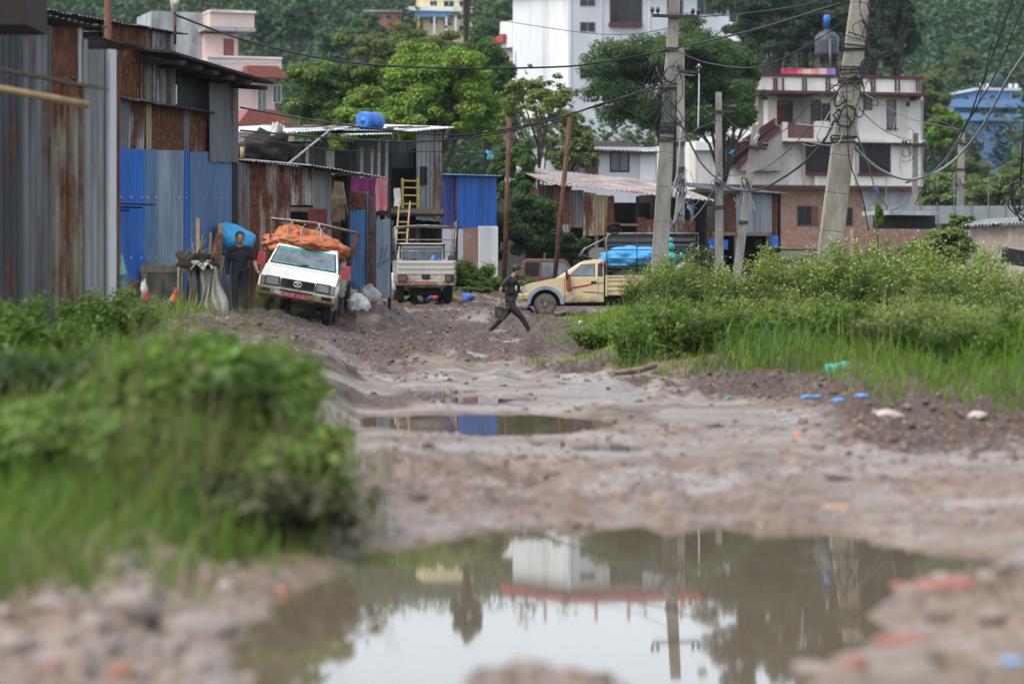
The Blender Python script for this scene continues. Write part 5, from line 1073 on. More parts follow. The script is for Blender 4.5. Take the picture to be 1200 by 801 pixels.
def hand(bones, w, d, palm, side, curl, m=0, s=1.0):
    """wrist, direction to the fingertips, palm normal, thumb side: palm, four unequal bent fingers, thumb from the side near the wrist"""
    w, d, palm, side = (Vector(v) for v in (w, d, palm, side)); d.normalize(); palm.normalize(); side.normalize()
    e = w + d * .085 * s
    for k in (-.028, -.009, .010, .028): bones.append((w + side * k * .6 * s, e + side * k * s, .014 * s, .012 * s, m))
    for k, L in ((.030, .072), (.010, .080), (-.010, .074), (-.028, .058)):
        p = e + side * k * s; q = p + (d * math.cos(curl * .5) + palm * math.sin(curl * .5)) * L * .45 * s; r = q + (d * math.cos(curl) + palm * math.sin(curl)) * L * .35 * s; u = r + (d * math.cos(curl * 1.5) + palm * math.sin(curl * 1.5)) * L * .25 * s
        bones += [(p, q, .0095 * s, .009 * s, m), (q, r, .009 * s, .0085 * s, m), (r, u, .0085 * s, .0075 * s, m)]
    p = w + d * .02 * s + side * .026 * s; q = p + (side * .7 + d * .6 + palm * .3).normalized() * .04 * s; r = q + (d * .9 + palm * .5).normalized() * .032 * s
    bones += [(p, q, .013 * s, .011 * s, m), (q, r, .011 * s, .009 * s, m)]
def head(bones, balls, nb, c, fwd, up, s=1.0, m=0):
    """skull, jaw, nose, ears; c the middle of the head"""
    c, f, u = Vector(c), Vector(fwd).normalized(), Vector(up).normalized(); f = (f - u * f.dot(u)).normalized(); sd_ = f.cross(u)
    bones += [(nb, c - u * .06 * s - f * .02, .058, .055, m), (c + u * .045 * s - f * .03 * s, c + u * .04 * s + f * .02 * s, .086 * s, .080 * s, m), (c + u * .0 * s + f * .03 * s, c - u * .065 * s + f * .05 * s, .066 * s, .045 * s, m),
              (c + f * .095 * s + u * .012 * s, c + f * .118 * s - u * .022 * s, .011 * s, .015 * s, m), (c + f * .085 * s - u * .055 * s + sd_ * .02 * s, c + f * .085 * s - u * .055 * s - sd_ * .02 * s, .014 * s, .014 * s, m)]
    for g_ in (-1, 1): bones.append((c + sd_ * g_ * .082 * s + u * .02 * s - f * .01 * s, c + sd_ * g_ * .08 * s - u * .03 * s, .016 * s, .012 * s, m))
    return c, f, u, sd_
def face_bits(t, c, f, u, sd_, s, beard=False):
    h = MB(); c2 = c + u * .055 * s - f * .03 * s
    h.ball((0, 0, 0), (.108 * s, .108 * s, .095 * s), 16); vs = []
    for v in h.v:
        v = Vector(v); k = 1 + .10 * mnoise.noise(v * 30)
        vs.append(c2 + (f * v.x + sd_ * v.y * .93 + u * (v.z * 1.05 + .012)) * k * 1.0)
    h.v = vs; h.f = [q for q in h.f if not all((Vector(vs[i]) - c).dot(f) > .035 * s and (Vector(vs[i]) - c).dot(u) < .075 * s for i in q)]; h.m = [0] * len(h.f)
    h.build('hair', HAIR, t, True)
    for g_ in (-1, 1):
        e = MB().ball(c + f * .083 * s + sd_ * g_ * .032 * s + u * .012 * s, .012 * s, 8).build('eye', EYEW, t, True); MB().ball(c + f * .0925 * s + sd_ * g_ * .032 * s + u * .012 * s, .006 * s, 6).build('pupil', HAIR, e, True)
        MB().beam(c + f * .093 * s + sd_ * g_ * .016 * s + u * .034 * s, c + f * .086 * s + sd_ * g_ * .05 * s + u * .034 * s, .006, .008).build('eyebrow', HAIR, t)
    if beard:
        b = MB().ball((0, 0, 0), 1, 14); b.v = [c + f * (.052 + .05 * v[0]) * s + sd_ * .058 * v[1] * s + u * (-.075 + .042 * v[2]) * s for v in b.v]; b.build('beard', HAIR, t, True)
def obj_from(me, name, parent):
    o = bpy.data.objects.new(name, me); COL.objects.link(o); o.parent = parent; return o

# man striding to the right with a bucket: local x to the right, y away, z up, from photo points
D = 64.; o0 = P(597, 391, D); zg0 = gz(o0.x, D)
def q(px, py, y=0.): v = P(px, py, D) - o0; return Vector((v.x, y, v.z))
t = thing('person', 'man in black tee and trousers striding across the mud carrying a bucket', 'person', (o0.x, D, o0.z))
B = []; A_ = []
hipL, hipR = q(597, 357, -.09), q(600, 357, .09)
kneeN, ankN = q(612, 372.5, -.08), q(620.5, 387, -.08)      # leading leg (near)
kneeF, ankF = q(589, 372, .10), q(575, 386.5, .10)          # trailing leg
B += [(hipL, kneeN, .098, .068, 2), (kneeN, ankN, .066, .050, 2), (hipR, kneeF, .098, .068, 2), (kneeF, ankF, .064, .050, 2)]
B += [(ankN + Vector((.0, 0, -.02)), q(629, 391.5, -.08), .05, .036, 3), (q(622, 390.5, -.08), q(630, 392, -.08), .038, .030, 3)]
B += [(ankF + Vector((0, 0, -.02)), q(571.5, 388.5, .10), .05, .045, 3), (q(571.5, 388.5, .10), q(577, 392.3, .10), .042, .028, 3)]
B += [(q(598.5, 358, -.07), q(598.5, 358, .07), .115, .115, 2), (q(598, 352, -.07), q(598, 352, .07), .112, .112, 1), (q(598, 352, 0), q(598.5, 340, 0), .13, .14, 1), (q(598.5, 341, -.08), q(598.5, 341, .08), .118, .118, 1), (q(598, 330, -.11), q(598, 330, .11), .108, .108, 1), (q(597, 326, -.15), q(597, 326, .15), .068, .068, 1)]
shN, shF = q(595, 327.5, -.20), q(599, 328, .19)
B += [(shN, q(589, 334, -.24), .068, .062, 1), (q(589.5, 333.5, -.24), q(586.5, 340.5, -.25), .046, .042, 0), (q(586.5, 340.5, -.25), q(588.2, 352, -.24), .042, .030, 0)]
hand(B, q(588.3, 352.5, -.24), q(588.6, 360, -.24) - q(588.3, 352.5, -.24), (1, .1, .1), (.1, -1, .05), 1.5)
B += [(shF, q(605, 331, .22), .066, .058, 1), (q(604.5, 331, .22), q(608, 331.5, .23), .044, .04, 0), (q(608, 331.5, .23), q(611.5, 329.5, .16), .040, .030, 0)]
hand(B, q(611.7, 329.4, .15), (.8, -.3, -.25), (-.2, -.2, -1), (0, -1, .2), .7)
hc = q(605.6, 318.5, 0); hd = head(B, A_, q(600.5, 325, 0), hc, (.86, -.10, -.42), (.42, 0, .9), 1.1)
body = obj_from(figure(B, A_, .0085, [SKIN, SHIRT, TROUS, SHOE]), 'body', t); face_bits(t, *hd, 1.1, True)
pr = MB().ball((0, 0, 0), 1, 10); pc = q(603, 338, -.06); pr.v = [pc + Vector((.030 * v[0] + .032, .09 * v[1], .085 * v[2])) for v in pr.v]; pr.build('shirt_print', mk('red_white_print', (.6, .52, .5), (.35, .03, .06), .8, 9), t, True)
# bucket
bc = q(587.5, 365.5, -.25); bt = thing('bucket', 'mud-caked bucket in the striding man\'s hand', 'bucket', Vector((o0.x, D, o0.z)) + bc)
MB().lathe([(.115, -.17), (.12, -.17), (.165, .12), (.175, .125), (.175, .14), (.16, .14), (.15, .10), (.108, -.15), (.02, -.15)], 22, M=Matrix.Rotation(R(8), 4, 'Y')).build('pail', mk('mud_caked_pail', (.10, .09, .075), (.34, .31, .26), .85, 14, dirt=(.04, .035, .03), damt=.4, dscale=9), bt, True)
MB().tube([(-.165, 0, .11), (-.12, 0, .2), (0, 0, .275), (.12, 0, .19), (.165, 0, .12)], .007, 6).build('handle', STEEL, bt, True)

# man standing beside the tilted truck, hand on what he carries
D = 54.8; fx, fz = X(281.5, D), Z(367, D)
t = thing('person', 'man in dark clothes standing by the blue wall beside the white truck', 'person', (fx, D, fz)); B = []; A_ = []
s_ = 1.62 / 1.72
def v(x, y, z): return Vector((x, y, z)) * s_
for g_ in (-1, 1):
    B += [(v(.09 * g_, 0, .88), v(.105 * g_, -.03, .48), .098, .07, 1), (v(.105 * g_, -.03, .48), v(.11 * g_, .02, .09), .07, .052, 1), (v(.11 * g_, .02, .055), v(.125 * g_, -.16, .04), .048, .036, 2)]
B += [(v(-.07, 0, .93), v(.07, 0, .93), .125, .125, 1), (v(0, 0, .95), v(0, 0, 1.2), .145, .15, 1), (v(-.10, 0, 1.22), v(.10, 0, 1.22), .115, .115, 1), (v(-.15, 0, 1.36), v(.15, 0, 1.36), .075, .075, 1)]
B += [(v(-.20, 0, 1.36), v(-.27, .02, 1.08), .066, .055, 1), (v(-.27, .02, 1.08), v(-.26, -.08, .84), .05, .034, 1), (v(.20, 0, 1.36), v(.30, -.02, 1.12), .066, .055, 1), (v(.30, -.02, 1.12), v(.37, -.16, .93), .046, .034, 0)]
hand(B, v(-.26, -.08, .83), (0, -.1, -1), (1, 0, 0), (0, -1, 0), .5); hand(B, v(.375, -.165, .925), (.55, -.45, -.6), (-.6, .1, -.5), (-.3, -1, 0), .9)
hd = head(B, A_, v(0, 0, 1.42), v(.0, -.02, 1.58), (.12, -1, -.05), (0, 0, 1), .98)
obj_from(figure(B, A_, .011, [SKIN, DKCLOTH, SHOE]), 'body', t); face_bits(t, *hd, .98)
o = lump('blue_sack', (.30, .34, .36), mk('glossy_blue_sack', (.03, .30, .55), (.02, .24, .5), .4, 3), None, P(288, 295, 55.3), R(0), seed=53, amp=.07, freq=1.2, fine=.10, ffreq=4, flat=-.8, n=56); o.data.vertices.foreach_set('co', np.array([(v.co.x, v.co.y * (1 - .45 * v.co.x / .30), v.co.z * (1 - .45 * v.co.x / .30) + .12 * max(0, v.co.x)) for v in o.data.vertices], np.float32).ravel()); o.rotation_euler = (0, R(-30), 0); tag(o, 'big shiny blue sack on the back of the man by the truck', 'sack')
# rooster at the foot of the sacks
t = thing('rooster', 'rooster with red head, orange neck and black tail in the grass', 'rooster', P(193, 384, 46)); t.rotation_euler = (0, 0, R(12)); t.scale = (1.35,) * 3
B = [((-.02, 0, .24), (.08, 0, .27), .085, .08, 0), ((.08, 0, .27), (.13, 0, .42), .06, .03, 1), ((.13, 0, .42), (.145, 0, .45), .033, .032, 2), ((-.08, 0, .27), (-.17, 0, .38), .045, .02, 0), ((-.08, .01, .26), (-.22, .01, .33), .04, .015, 0), ((-.16, 0, .38), (-.24, 0, .34), .022, .012, 0), ((.17, 0, .45), (.20, 0, .44), .012, .005, 3),
     ((.12, 0, .49), (.16, 0, .485), .014, .012, 2), ((.165, 0, .41), (.165, 0, .385), .014, .010, 2)]
for g_ in (-1, 1): B += [((.02, .035 * g_, .20), (.035, .04 * g_, .12), .035, .015, 0), ((.035, .04 * g_, .12), (.02, .04 * g_, .015), .011, .009, 3), ((.02, .04 * g_, .012), (.08, .05 * g_, .01), .008, .006, 3), ((.02, .04 * g_, .012), (.07, .015 * g_, .01), .008, .006, 3)]
obj_from(figure(B, [], .008, [mk('black_plumage', (.025, .022, .022), (.05, .03, .025), .6, 20), mk('orange_hackle', (.45, .13, .03), (.3, .07, .02), .7, 20), mk('red_comb', (.35, .02, .02), None, .6, 8), mk('yellow_shank', (.4, .28, .06), None, .6, 8)]), 'body', t)
# ------------------------------------------------------------------ vegetation
def rand_unit(n, r=npr):
    v = r.normal(size=(n, 3)); return v / np.linalg.norm(v, axis=1, keepdims=True)
def leaf_arrays(pts, size, aspect=.5, up=.5, droop=0., fold=.15, out=None):
    """one folded leaf face per point; size is its length"""
    n = len(pts); size = np.broadcast_to(size, n)[:, None] * npr.uniform(.65, 1.3, (n, 1))
    nrm = rand_unit(n); nrm[:, 2] = np.abs(nrm[:, 2]) + up
    if out is not None: nrm += out * .8
    nrm /= np.linalg.norm(nrm, axis=1, keepdims=True)
    d = rand_unit(n); d[:, 2] -= droop; d -= nrm * (d * nrm).sum(1, keepdims=True); d /= np.linalg.norm(d, axis=1, keepdims=True) + 1e-9
    s = np.cross(nrm, d); h = d * size; w = s * size * aspect * .5
    a = pts - h * .5; b = pts + w + nrm * size * fold - h * .08; c = pts + h * .5; e = pts - w + nrm * size * fold - h * .08
    co = np.stack([a, b, c, e], 1).reshape(-1, 3); return co, np.arange(4 * n).reshape(n, 4)
def leaves(name, pts, size, mat, parent=None, **k):
    co, f = leaf_arrays(pts, size, **k); return np_mesh(name, co, f, mat, parent)
def crown_pts(n, rad, clumps=40, cr=.32, seed=1, shell=.6, squash=1., lob=.35):
    """leaf points gathered in clumps through an uneven ellipsoid; returns points and clump centres"""
    r = np.random.default_rng(seed); c = rand_unit(clumps, r); c[:, 2] = np.where(c[:, 2] < -.55, -c[:, 2], c[:, 2])
    rr = shell + (1 - shell) * r.uniform(0, 1, (clumps, 1)); lobe = 1 + lob * np.array([mnoise.noise(Vector(v * 1.7) + Vector((seed * 5.3, 0, 0))) for v in c])[:, None] * 2
    c = c * rr * lobe * (1 - cr * .6); sz = cr * r.uniform(.6, 1.3, clumps)
    k = r.choice(clumps, n, p=sz ** 2 / (sz ** 2).sum()); o = rand_unit(n, r) * (r.uniform(0, 1, (n, 1)) ** .45) * sz[k][:, None]; o[:, 2] *= .62 * squash
    return (c[k] + o) * np.array(rad), c * np.array(rad), o / (np.linalg.norm(o, axis=1, keepdims=True) + 1e-9)
BARK = mk('bark', (.085, .065, .05), (.05, .04, .032), .95, 6, stretch=.3, bump=.5)
def tree(label, px, pyc, d, rpx, rpy, mat, n=16000, leaf=.3, clumps=60, cr=.3, seed=1, trunk=.25, shell=.55, name='tree', group='trees behind the sheds', aspect=.55, limbs=12, droop=.2, lob=.35, ry=None, up=.4, base=None):
    n = int(n * 1.9); leaf *= .70; clumps = int(clumps * 2.2); cr *= .70
    k = d / F; zc = Z(pyc, d); x = X(px, d); zb = gl(x, d) if base is None else base; rad = (rpx * k, (ry or rpx) * k, rpy * k)
    t = thing(name, label, name.split('_')[-1] if name != 'tree' else 'tree', (x, d, zb), 0, group)
    pts, cc, out = crown_pts(n, rad, clumps, cr, seed, shell, lob=lob); H = zc - zb; pts = pts + np.array((0, 0, H)); cc = cc + np.array((0, 0, H)); ok = pts[:, 2] > .15; pts = pts[ok]; out = out[ok]
    leaves('crown', pts, leaf, mat, t, aspect=aspect, droop=droop, out=out, up=up)
    mb = MB(); r = random.Random(seed); top = Vector((0, 0, H * .95)); s0 = Vector((0, 0, -.3))
    mid = [s0.lerp(top, i / 5) + Vector((r.uniform(-.1, .1), r.uniform(-.1, .1), 0)) * rad[0] * .4 * (i > 0) for i in range(6)]
    mb.tube(mid, [trunk * (1 - .14 * i) for i in range(6)], 8)
    for i in range(min(limbs, len(cc))):
        e = Vector(cc[i]); s = mid[2].lerp(mid[5], r.uniform(0, .9)); m = s.lerp(e, .5) + Vector((0, 0, .12 * (e - s).length)); mb.tube([s, m, e], [trunk * .4, trunk * .25, trunk * .08], 6)
        for j in range(2):
            e2 = e + Vector(rand_unit(1)[0]) * rad[0] * .25; mb.tube([m, m.lerp(e2, .6) + Vector((0, 0, .1)), e2], [trunk * .16, trunk * .1, trunk * .04], 5)
    mb.build('trunk', BARK, t, True); return t
G_BRIGHT = leafmat('bright_leaf', (.055, .115, .010), (.13, .225, .018), (.22, .32, .035)); G_MID = leafmat('mid_leaf', (.03, .065, .018), (.05, .10, .026), (.08, .14, .035))
G_DARK = leafmat('dark_leaf', (.018, .042, .014), (.032, .068, .02), (.055, .10, .03)); G_PINE = leafmat('pine_leaf', (.014, .03, .016), (.022, .045, .022), (.035, .065, .03), .15)
G_YEL = leafmat('yellowish_leaf', (.09, .12, .03), (.14, .17, .04), (.18, .21, .06)); G_PALE = leafmat('pale_leaf', (.075, .11, .035), (.12, .165, .05), (.17, .22, .07))
G_LIME = leafmat('lime_olive_leaf', (.05, .09, .014), (.11, .175, .022), (.19, .25, .04))
G_OLIVE = leafmat('olive_leaf', (.055, .08, .022), (.10, .135, .03), (.16, .19, .05))
T = tree
T('broad bright green tree above the tin shack roof', 508, 124, 128, 92, 78, G_BRIGHT, 30000, .26, 80, .27, 3, .3)
T('yellow-green tree between the pink house and the bright tree', 398, 126, 126, 72, 70, G_LIME, 22000, .24, 70, .24, 5, .25)
T('bright green tree low behind the blue drum', 440, 160, 118, 70, 56, G_BRIGHT, 15000, .24, 50, .28, 6, .22)
T('darker olive tree rising behind the bright green one', 500, 84, 165, 80, 54, G_OLIVE, 18000, .30, 60, .26, 8, .3)
T('dark tree between the bright tree and the white block', 572, 118, 150, 44, 82, G_MID, 15000, .26, 60, .26, 9, .25)
T('small airy yellowish tree before the blank white wall', 632, 128, 112, 50, 42, G_YEL, 2600, .24, 26, .26, 11, .12, shell=.75, droop=.4)
T('slight feathery tree beside the dark round one', 668, 178, 116, 34, 40, G_OLIVE, 3500, .22, 26, .28, 12, .11, shell=.7)
T('big dark round tree before the white block', 788, 112, 142, 108, 92, G_DARK, 38000, .27, 90, .26, 14, .35)
T('dark tree reaching toward the white house terrace', 846, 120, 152, 50, 86, G_DARK, 17000, .28, 50, .28, 15, .3)
T('dense dark bushy tree right of the white base wall', 622, 272, 96, 44, 52, G_DARK, 13000, .17, 50, .28, 17, .12)
T('dark bush behind the tilted rust post', 668, 298, 97, 26, 28, G_DARK, 6000, .15, 30, .3, 18, .08)
T('leafy green shrub tree between the two steel posts', 600, 215, 108, 34, 46, G_MID, 7000, .2, 36, .28, 19, .12)
for i, (px, py, d, rx, ry, lb) in enumerate(((880, -30, 240, 66, 110, 'tall dark tree behind the big round one'), (945, -40, 235, 62, 122, 'tallest dark tree behind the rooftop tank'), (1015, -25, 242, 56, 108, 'tall dark tree right of the rooftop tank'), (1046, 36, 250, 34, 62, 'dark tree with wispy branches beside the far hillside'), (910, 40, 228, 70, 60, 'low dark tree crown behind the parapet'), (990, 48, 228, 60, 50, 'low dark tree crown right behind the water tank'))):
    T(lb, px, py, d, rx, ry, G_PINE, 15000, .48, 70, .22, 30 + i, .4, aspect=.35, shell=.5, droop=.5, lob=.5, name='tall_tree', group='tall dark trees behind the white house')
T('bright green tree at the right corner of the white house', 1104, 158, 215, 30, 34, G_BRIGHT, 7000, .42, 36, .3, 40, .3)
for i, (px, py, d, rx, ry, m, lb) in enumerate(((1110, 232, 205, 46, 40, G_PALE, 'pale green tree right of the corner pole'), (1168, 236, 200, 52, 34, G_PALE, 'pale green tree below the blue building'), (1212, 232, 190, 34, 40, G_OLIVE, 'olive tree at the right edge below the blue building'), (1085, 118, 260, 34, 40, G_PALE, 'pale tree on the slope above the parapet end'), (1132, 208, 260, 40, 26, G_OLIVE, 'olive tree hugging the foot of the blue building'), (1205, 205, 262, 32, 28, G_PALE, 'pale tree before the right end of the blue building'), (1130, 85, 390, 30, 34, G_OLIVE, 'olive tree left above the blue building'))):
    T(lb, px, py, d, rx, ry, m, 7000, .40, 40, .3, 44 + i, .3, group='pale trees on the right')
T('dark shrub in front of the low brick wall at right', 1106, 302, 68, 46, 40, G_OLIVE, 7000, .16, 40, .34, 60, .03, limbs=4, shell=.3)
T('yellow-green shrub beside the tin coping', 1125, 262, 101, 18, 14, G_OLIVE, 1800, .16, 20, .3, 61, .05)
# tall faint tree seen upside down in the puddle
T('tall slim grey-green tree whose crown stands above the picture', 546, -40, 300, 22, 38, G_PINE, 6000, .6, 30, .3, 63, .35, name='tall_tree')
# creeper on the ground floor
T('bright creeper climbing the brick ground floor', 1029, 258, 110, 6, 22, G_BRIGHT, 700, .16, 12, .4, 64, .03, name='plant', limbs=3)

# far wooded hillside, one mass
def forest():
    r = np.random.default_rng(77); cos = []; n = 2500; y = r.uniform(270, 720, n); x = r.uniform(-.24, .24, n) * y; z = land_h(x, y)
    keep = ~((np.abs(x / y * F + CX - 515) < 48) & (y > 330) & (y < 455)) & ~((np.abs(x / y * F + CX - 1165) < 60) & (y < 352)) & ~((np.abs(x / y * F + CX - 435) < 36) & (y > 380) & (y < 440)); x, y, z = x[keep], y[keep], z[keep]; base = rand_unit(380, r); base = base[base[:, 2] > -.35]
    for i in range(len(x)):
        s = r.uniform(2.6, 4.8) * (1.25 if r.random() < .2 else 1); b = base * (.7 + .45 * r.uniform(0, 1, (len(base), 1))); lob = 1 + .35 * np.sin(b[:, :1] * 4 + i) * np.cos(b[:, 1:2] * 3 + i * 2)
        cos.append(b * lob * np.array((s, s, s * r.uniform(.9, 1.5))) + np.array((x[i], y[i], z[i] + s * 1.1)))
    pts = np.concatenate(cos); return pts
HILLLEAF = leafmat('hill_leaf', (.014, .034, .02), (.026, .058, .03), (.045, .085, .035), .15, .7, .02)
fo = leaves('forest', forest(), .95, HILLLEAF, None, aspect=.8, up=.6); fo['kind'] = 'stuff'
for i, (px, py, d, r_, m, lb) in enumerate(((395, 60, 360, 24, G_MID, 'green tree on the slope behind the pink house roof'), (430, 45, 370, 28, G_MID, 'dark tree below the orange hill house'), (470, 60, 380, 26, G_DARK, 'dark tree left below the yellow house'), (350, 30, 380, 30, G_DARK, 'dark tree on the hill left of the brick houses'), (572, 45, 395, 26, G_MID, 'green tree on the slope right of the yellow house'), (590, 20, 420, 22, G_OLIVE, 'lighter tree near the red annex roof'), (310, 40, 400, 28, G_PINE, 'dark tree on the hill beside the pink parapet'))):
    T(lb, px, py, d, r_, r_ * 1.15, m, 3500, .75, 30, .3, 70 + i, .35, group='trees on the hillside')

# ---- weeds, shrubs and grass near the road
def grass(name, bx, by, bz, h, w, mat, lean=.35, parent=None):
    n = len(bx); a = npr.uniform(0, 2 * np.pi, n); hh = h * npr.uniform(.5, 1.25, n); ln = lean * hh * npr.uniform(.2, 1.3, n); dx, dy = np.cos(a), np.sin(a); sx, sy = -dy * w / 2, dx * w / 2
    ww = npr.uniform(.7, 1.3, n); b = np.stack([bx, by, bz], 1); s = np.stack([sx * ww, sy * ww, 0 * sx], 1); d = np.stack([dx, dy, 0 * dx], 1)
    m = b + d * (ln * .35)[:, None] + np.stack([0 * bx, 0 * bx, hh * .55], 1); t = b + d * ln[:, None] + np.stack([0 * bx, 0 * bx, hh * (1 - .25 * lean)], 1)
    co = np.stack([b - s, b + s, m + s * .8, m - s * .8, t + s * .12, t - s * .12], 1).reshape(-1, 3); i = np.arange(n)[:, None] * 6
    f = np.concatenate([i + np.array([[0, 1, 2, 3]]), i + np.array([[3, 2, 4, 5]])]); return np_mesh(name, co, f, mat, parent)
GR_B = leafmat('fresh_grass', (.07, .14, .010), (.14, .25, .018), (.25, .36, .035), .42, .6, .8); GR_D = leafmat('dark_grass', (.03, .07, .014), (.055, .12, .02), (.09, .17, .03), .3, .6, .8)
GR_S = leafmat('straw_grass', (.12, .11, .04), (.18, .16, .06), (.22, .2, .09), .2, .7, 1.)
GR_M = leafmat('olive_grass', (.05, .09, .012), (.10, .175, .018), (.18, .25, .035), .4, .6, .9)
def scatter(n, f, x0, x1, y0, y1, seed):
    r = np.random.default_rng(seed); x = r.uniform(x0, x1, n * 4); y = r.uniform(y0, y1, n * 4); k = r.uniform(0, 1, n * 4) < f(x, y); return x[k][:n], y[k][:n]
def verge(name, n, f, box, h, w, mat, seed, lean=.4, tuft=30):
    cx_, cy_ = scatter(max(1, n // tuft), f, *box, seed); r = np.random.default_rng(seed + 500); tf = np.repeat(np.arange(len(cx_)), tuft); th = r.lognormal(-.05, .32, len(cx_))[tf]; sp = .10 + .006 * np.mean(box[2:]); x = cx_[tf] + r.normal(size=len(tf)) * sp; y = cy_[tf] + r.normal(size=len(tf)) * sp * 1.4; z = base_h(x, y) - .02; hh = (h(x, y) if callable(h) else np.full(len(x), h)) * th; o = grass(name, x, y, z, hh, w, mat, lean); o['kind'] = 'stuff'; return o
edge = lambda x, y: x - RX(y) - .35 * fbm(x * .8, y * .5, 101, 3)
verge('grass', 42000, lambda x, y: ss(-.1, .4, edge(x, y)) * (y < 56), (.3, 11, 19, 56), lambda x, y: .13 + .20 * ss(.1, 1.4, edge(x, y)) * (.45 + .6 * fbm(x, y * .6, 7, 2)), .014, GR_B, 1)
verge('grass', 9000, lambda x, y: ss(.1, .5, edge(x, y)) * (edge(x, y) < 2.2) * (fbm(x * .7, y * .4, 5, 2) > -.1), (.3, 11, 19, 40), lambda x, y: .44 + .16 * fbm(x, y, 8, 2), .014, GR_D, 2, .9, 70)
verge('grass', 26000, lambda x, y: ss(-.2, .5, edge(x, y)), (.6, 10, 54, 80), lambda x, y: .22 + .2 * ss(0, 2, edge(x, y)), .020, GR_B, 3)
verge('grass', 2500, lambda x, y: ss(.3, 1.2, edge(x, y)), (.3, 11, 20, 50), .8, .010, GR_S, 4, .6)
# left bank
ledge = lambda x, y: -x - np.interp(y, [8, 9.8, 10.6, 12.5, 14, 17, 22, 30, 36, 46, 52, 56], [3.6, 2.3, 1.45, .95, .9, 1.1, 1.7, 3.6, 4.4, 5.2, 5.6, 6.4]) - .18 * fbm(x * 1.2, y * .8, 111, 3)
verge('grass', 26000, lambda x, y: ss(0, .35, ledge(x, y)) * (.4 + .6 * (fbm(x * .9, y * .6, 12, 2) > -.15)), (-4.5, -.7, 9.3, 24), lambda x, y: .12 + .14 * ss(.1, .8, ledge(x, y)), .010, GR_M, 5, .6)
verge('grass', 2600, lambda x, y: ss(.1, .5, ledge(x, y)), (-4, -.8, 9.6, 19), .30, .008, GR_S, 9, .7)
verge('grass', 9000, lambda x, y: ss(0, .5, ledge(x, y)), (-4, -.7, 10.2, 20), .26, .010, GR_D, 6, .6)
verge('grass', 16000, lambda x, y: ss(0, .6, ledge(x, y)), (-8.5, -1.5, 22, 52), lambda x, y: .20 + .12 * ss(.3, 1.5, ledge(x, y)), .016, GR_D, 7, .5)
verge('grass', 5000, lambda x, y: ss(.1, .6, ledge(x, y)), (-8.5, -3, 30, 54), .26, .014, GR_B, 8, .5)

FLOW = mk('pale_green_florets', (.28, .34, .13), (.22, .28, .10), .8, 9, bump=0); STEMM = mk('green_stem', (.08, .11, .03), (.10, .09, .04), .8, 9, bump=0)
W_GREEN = leafmat('weed_leaf', (.055, .105, .016), (.105, .18, .026), (.18, .26, .045), .3, .55, 1.2); W_LIGHT = leafmat('pale_weed_leaf', (.12, .17, .035), (.19, .25, .055), (.26, .32, .08), .3, .6, 1.); W_DARK = leafmat('shade_weed_leaf', (.02, .045, .012), (.038, .08, .018), (.07, .13, .025), .3, .55, 1.2)
W_LOW = leafmat('shaded_weed_leaf', (.026, .055, .012), (.055, .105, .018), (.105, .165, .03), .3, .55, 1.2)  # darker leaf colour paints in the shade low inside the shrubs
def weed_shrub(seed, nst=46, R_=.8, H=1.55, leaf=.062, flowers=True, mat=None, mat2=None, per=270, aspect=.38):
    """bushy weed: many stems, leaves along them, pale flower heads on top"""
    r = np.random.default_rng(seed); t = thing('weed_shrub', 'x', 'shrub'); st = MB(); P_ = []; Q_ = []
    for i in range(nst):
        a, rr = r.uniform(0, 6.28), R_ * r.uniform(0, 1) ** .6; b = Vector((math.cos(a) * rr * .5, math.sin(a) * rr * .5, 0)); h = H * r.uniform(.55, 1.1) * (1 - .3 * (rr / R_) ** 2); tip = Vector((math.cos(a) * rr + r.normal() * .08, math.sin(a) * rr + r.normal() * .08, h)); m = b.lerp(tip, .5) + Vector((r.normal() * .05, r.normal() * .05, .08))
        st.tube([b, m, tip], [.010, .007, .003], 4, cap=False)
        k = r.uniform(.12, 1, per) ** .8; base = np.outer((1 - k) ** 2, b) + np.outer(2 * k * (1 - k), m) + np.outer(k * k, tip); P_.append(base + r.normal(size=(per, 3)) * (.10 * (1.15 - .6 * k))[:, None])
        if flowers: nf = 13; Q_.append(np.array(tip) + np.array((0, 0, .02)) + r.normal(size=(nf, 3)) * np.array((.085, .085, .06)))
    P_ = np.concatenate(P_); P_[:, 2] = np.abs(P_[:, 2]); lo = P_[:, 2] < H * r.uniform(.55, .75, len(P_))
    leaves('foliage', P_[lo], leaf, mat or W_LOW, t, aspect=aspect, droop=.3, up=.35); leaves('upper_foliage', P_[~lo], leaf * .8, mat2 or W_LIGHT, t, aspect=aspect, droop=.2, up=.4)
    if flowers: leaves('blossoms', np.concatenate(Q_), .030, FLOW, t, aspect=.9, up=.8)
    st.build('stems', STEMM, t); return t
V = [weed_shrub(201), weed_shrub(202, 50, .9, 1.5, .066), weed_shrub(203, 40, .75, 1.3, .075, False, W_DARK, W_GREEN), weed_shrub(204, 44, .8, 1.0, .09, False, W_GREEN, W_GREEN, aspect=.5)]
used = set()
def put_shrub(v, x, y, s, label, rz=None, sz=1., group='weed shrubs on the right bank'):
    src = V[v]; loc = (x, y, gz(x, y) - .03); rz = rnd.uniform(0, 6.28) if rz is None else rz
    if v not in used:
        used.add(v); src.location = loc; src.rotation_euler = (0, 0, rz); src.scale = (s, s, s * sz); src['label'] = label; src['group'] = group; return src
    return dup(src, loc, rz, (s, s, s * sz), label, group)
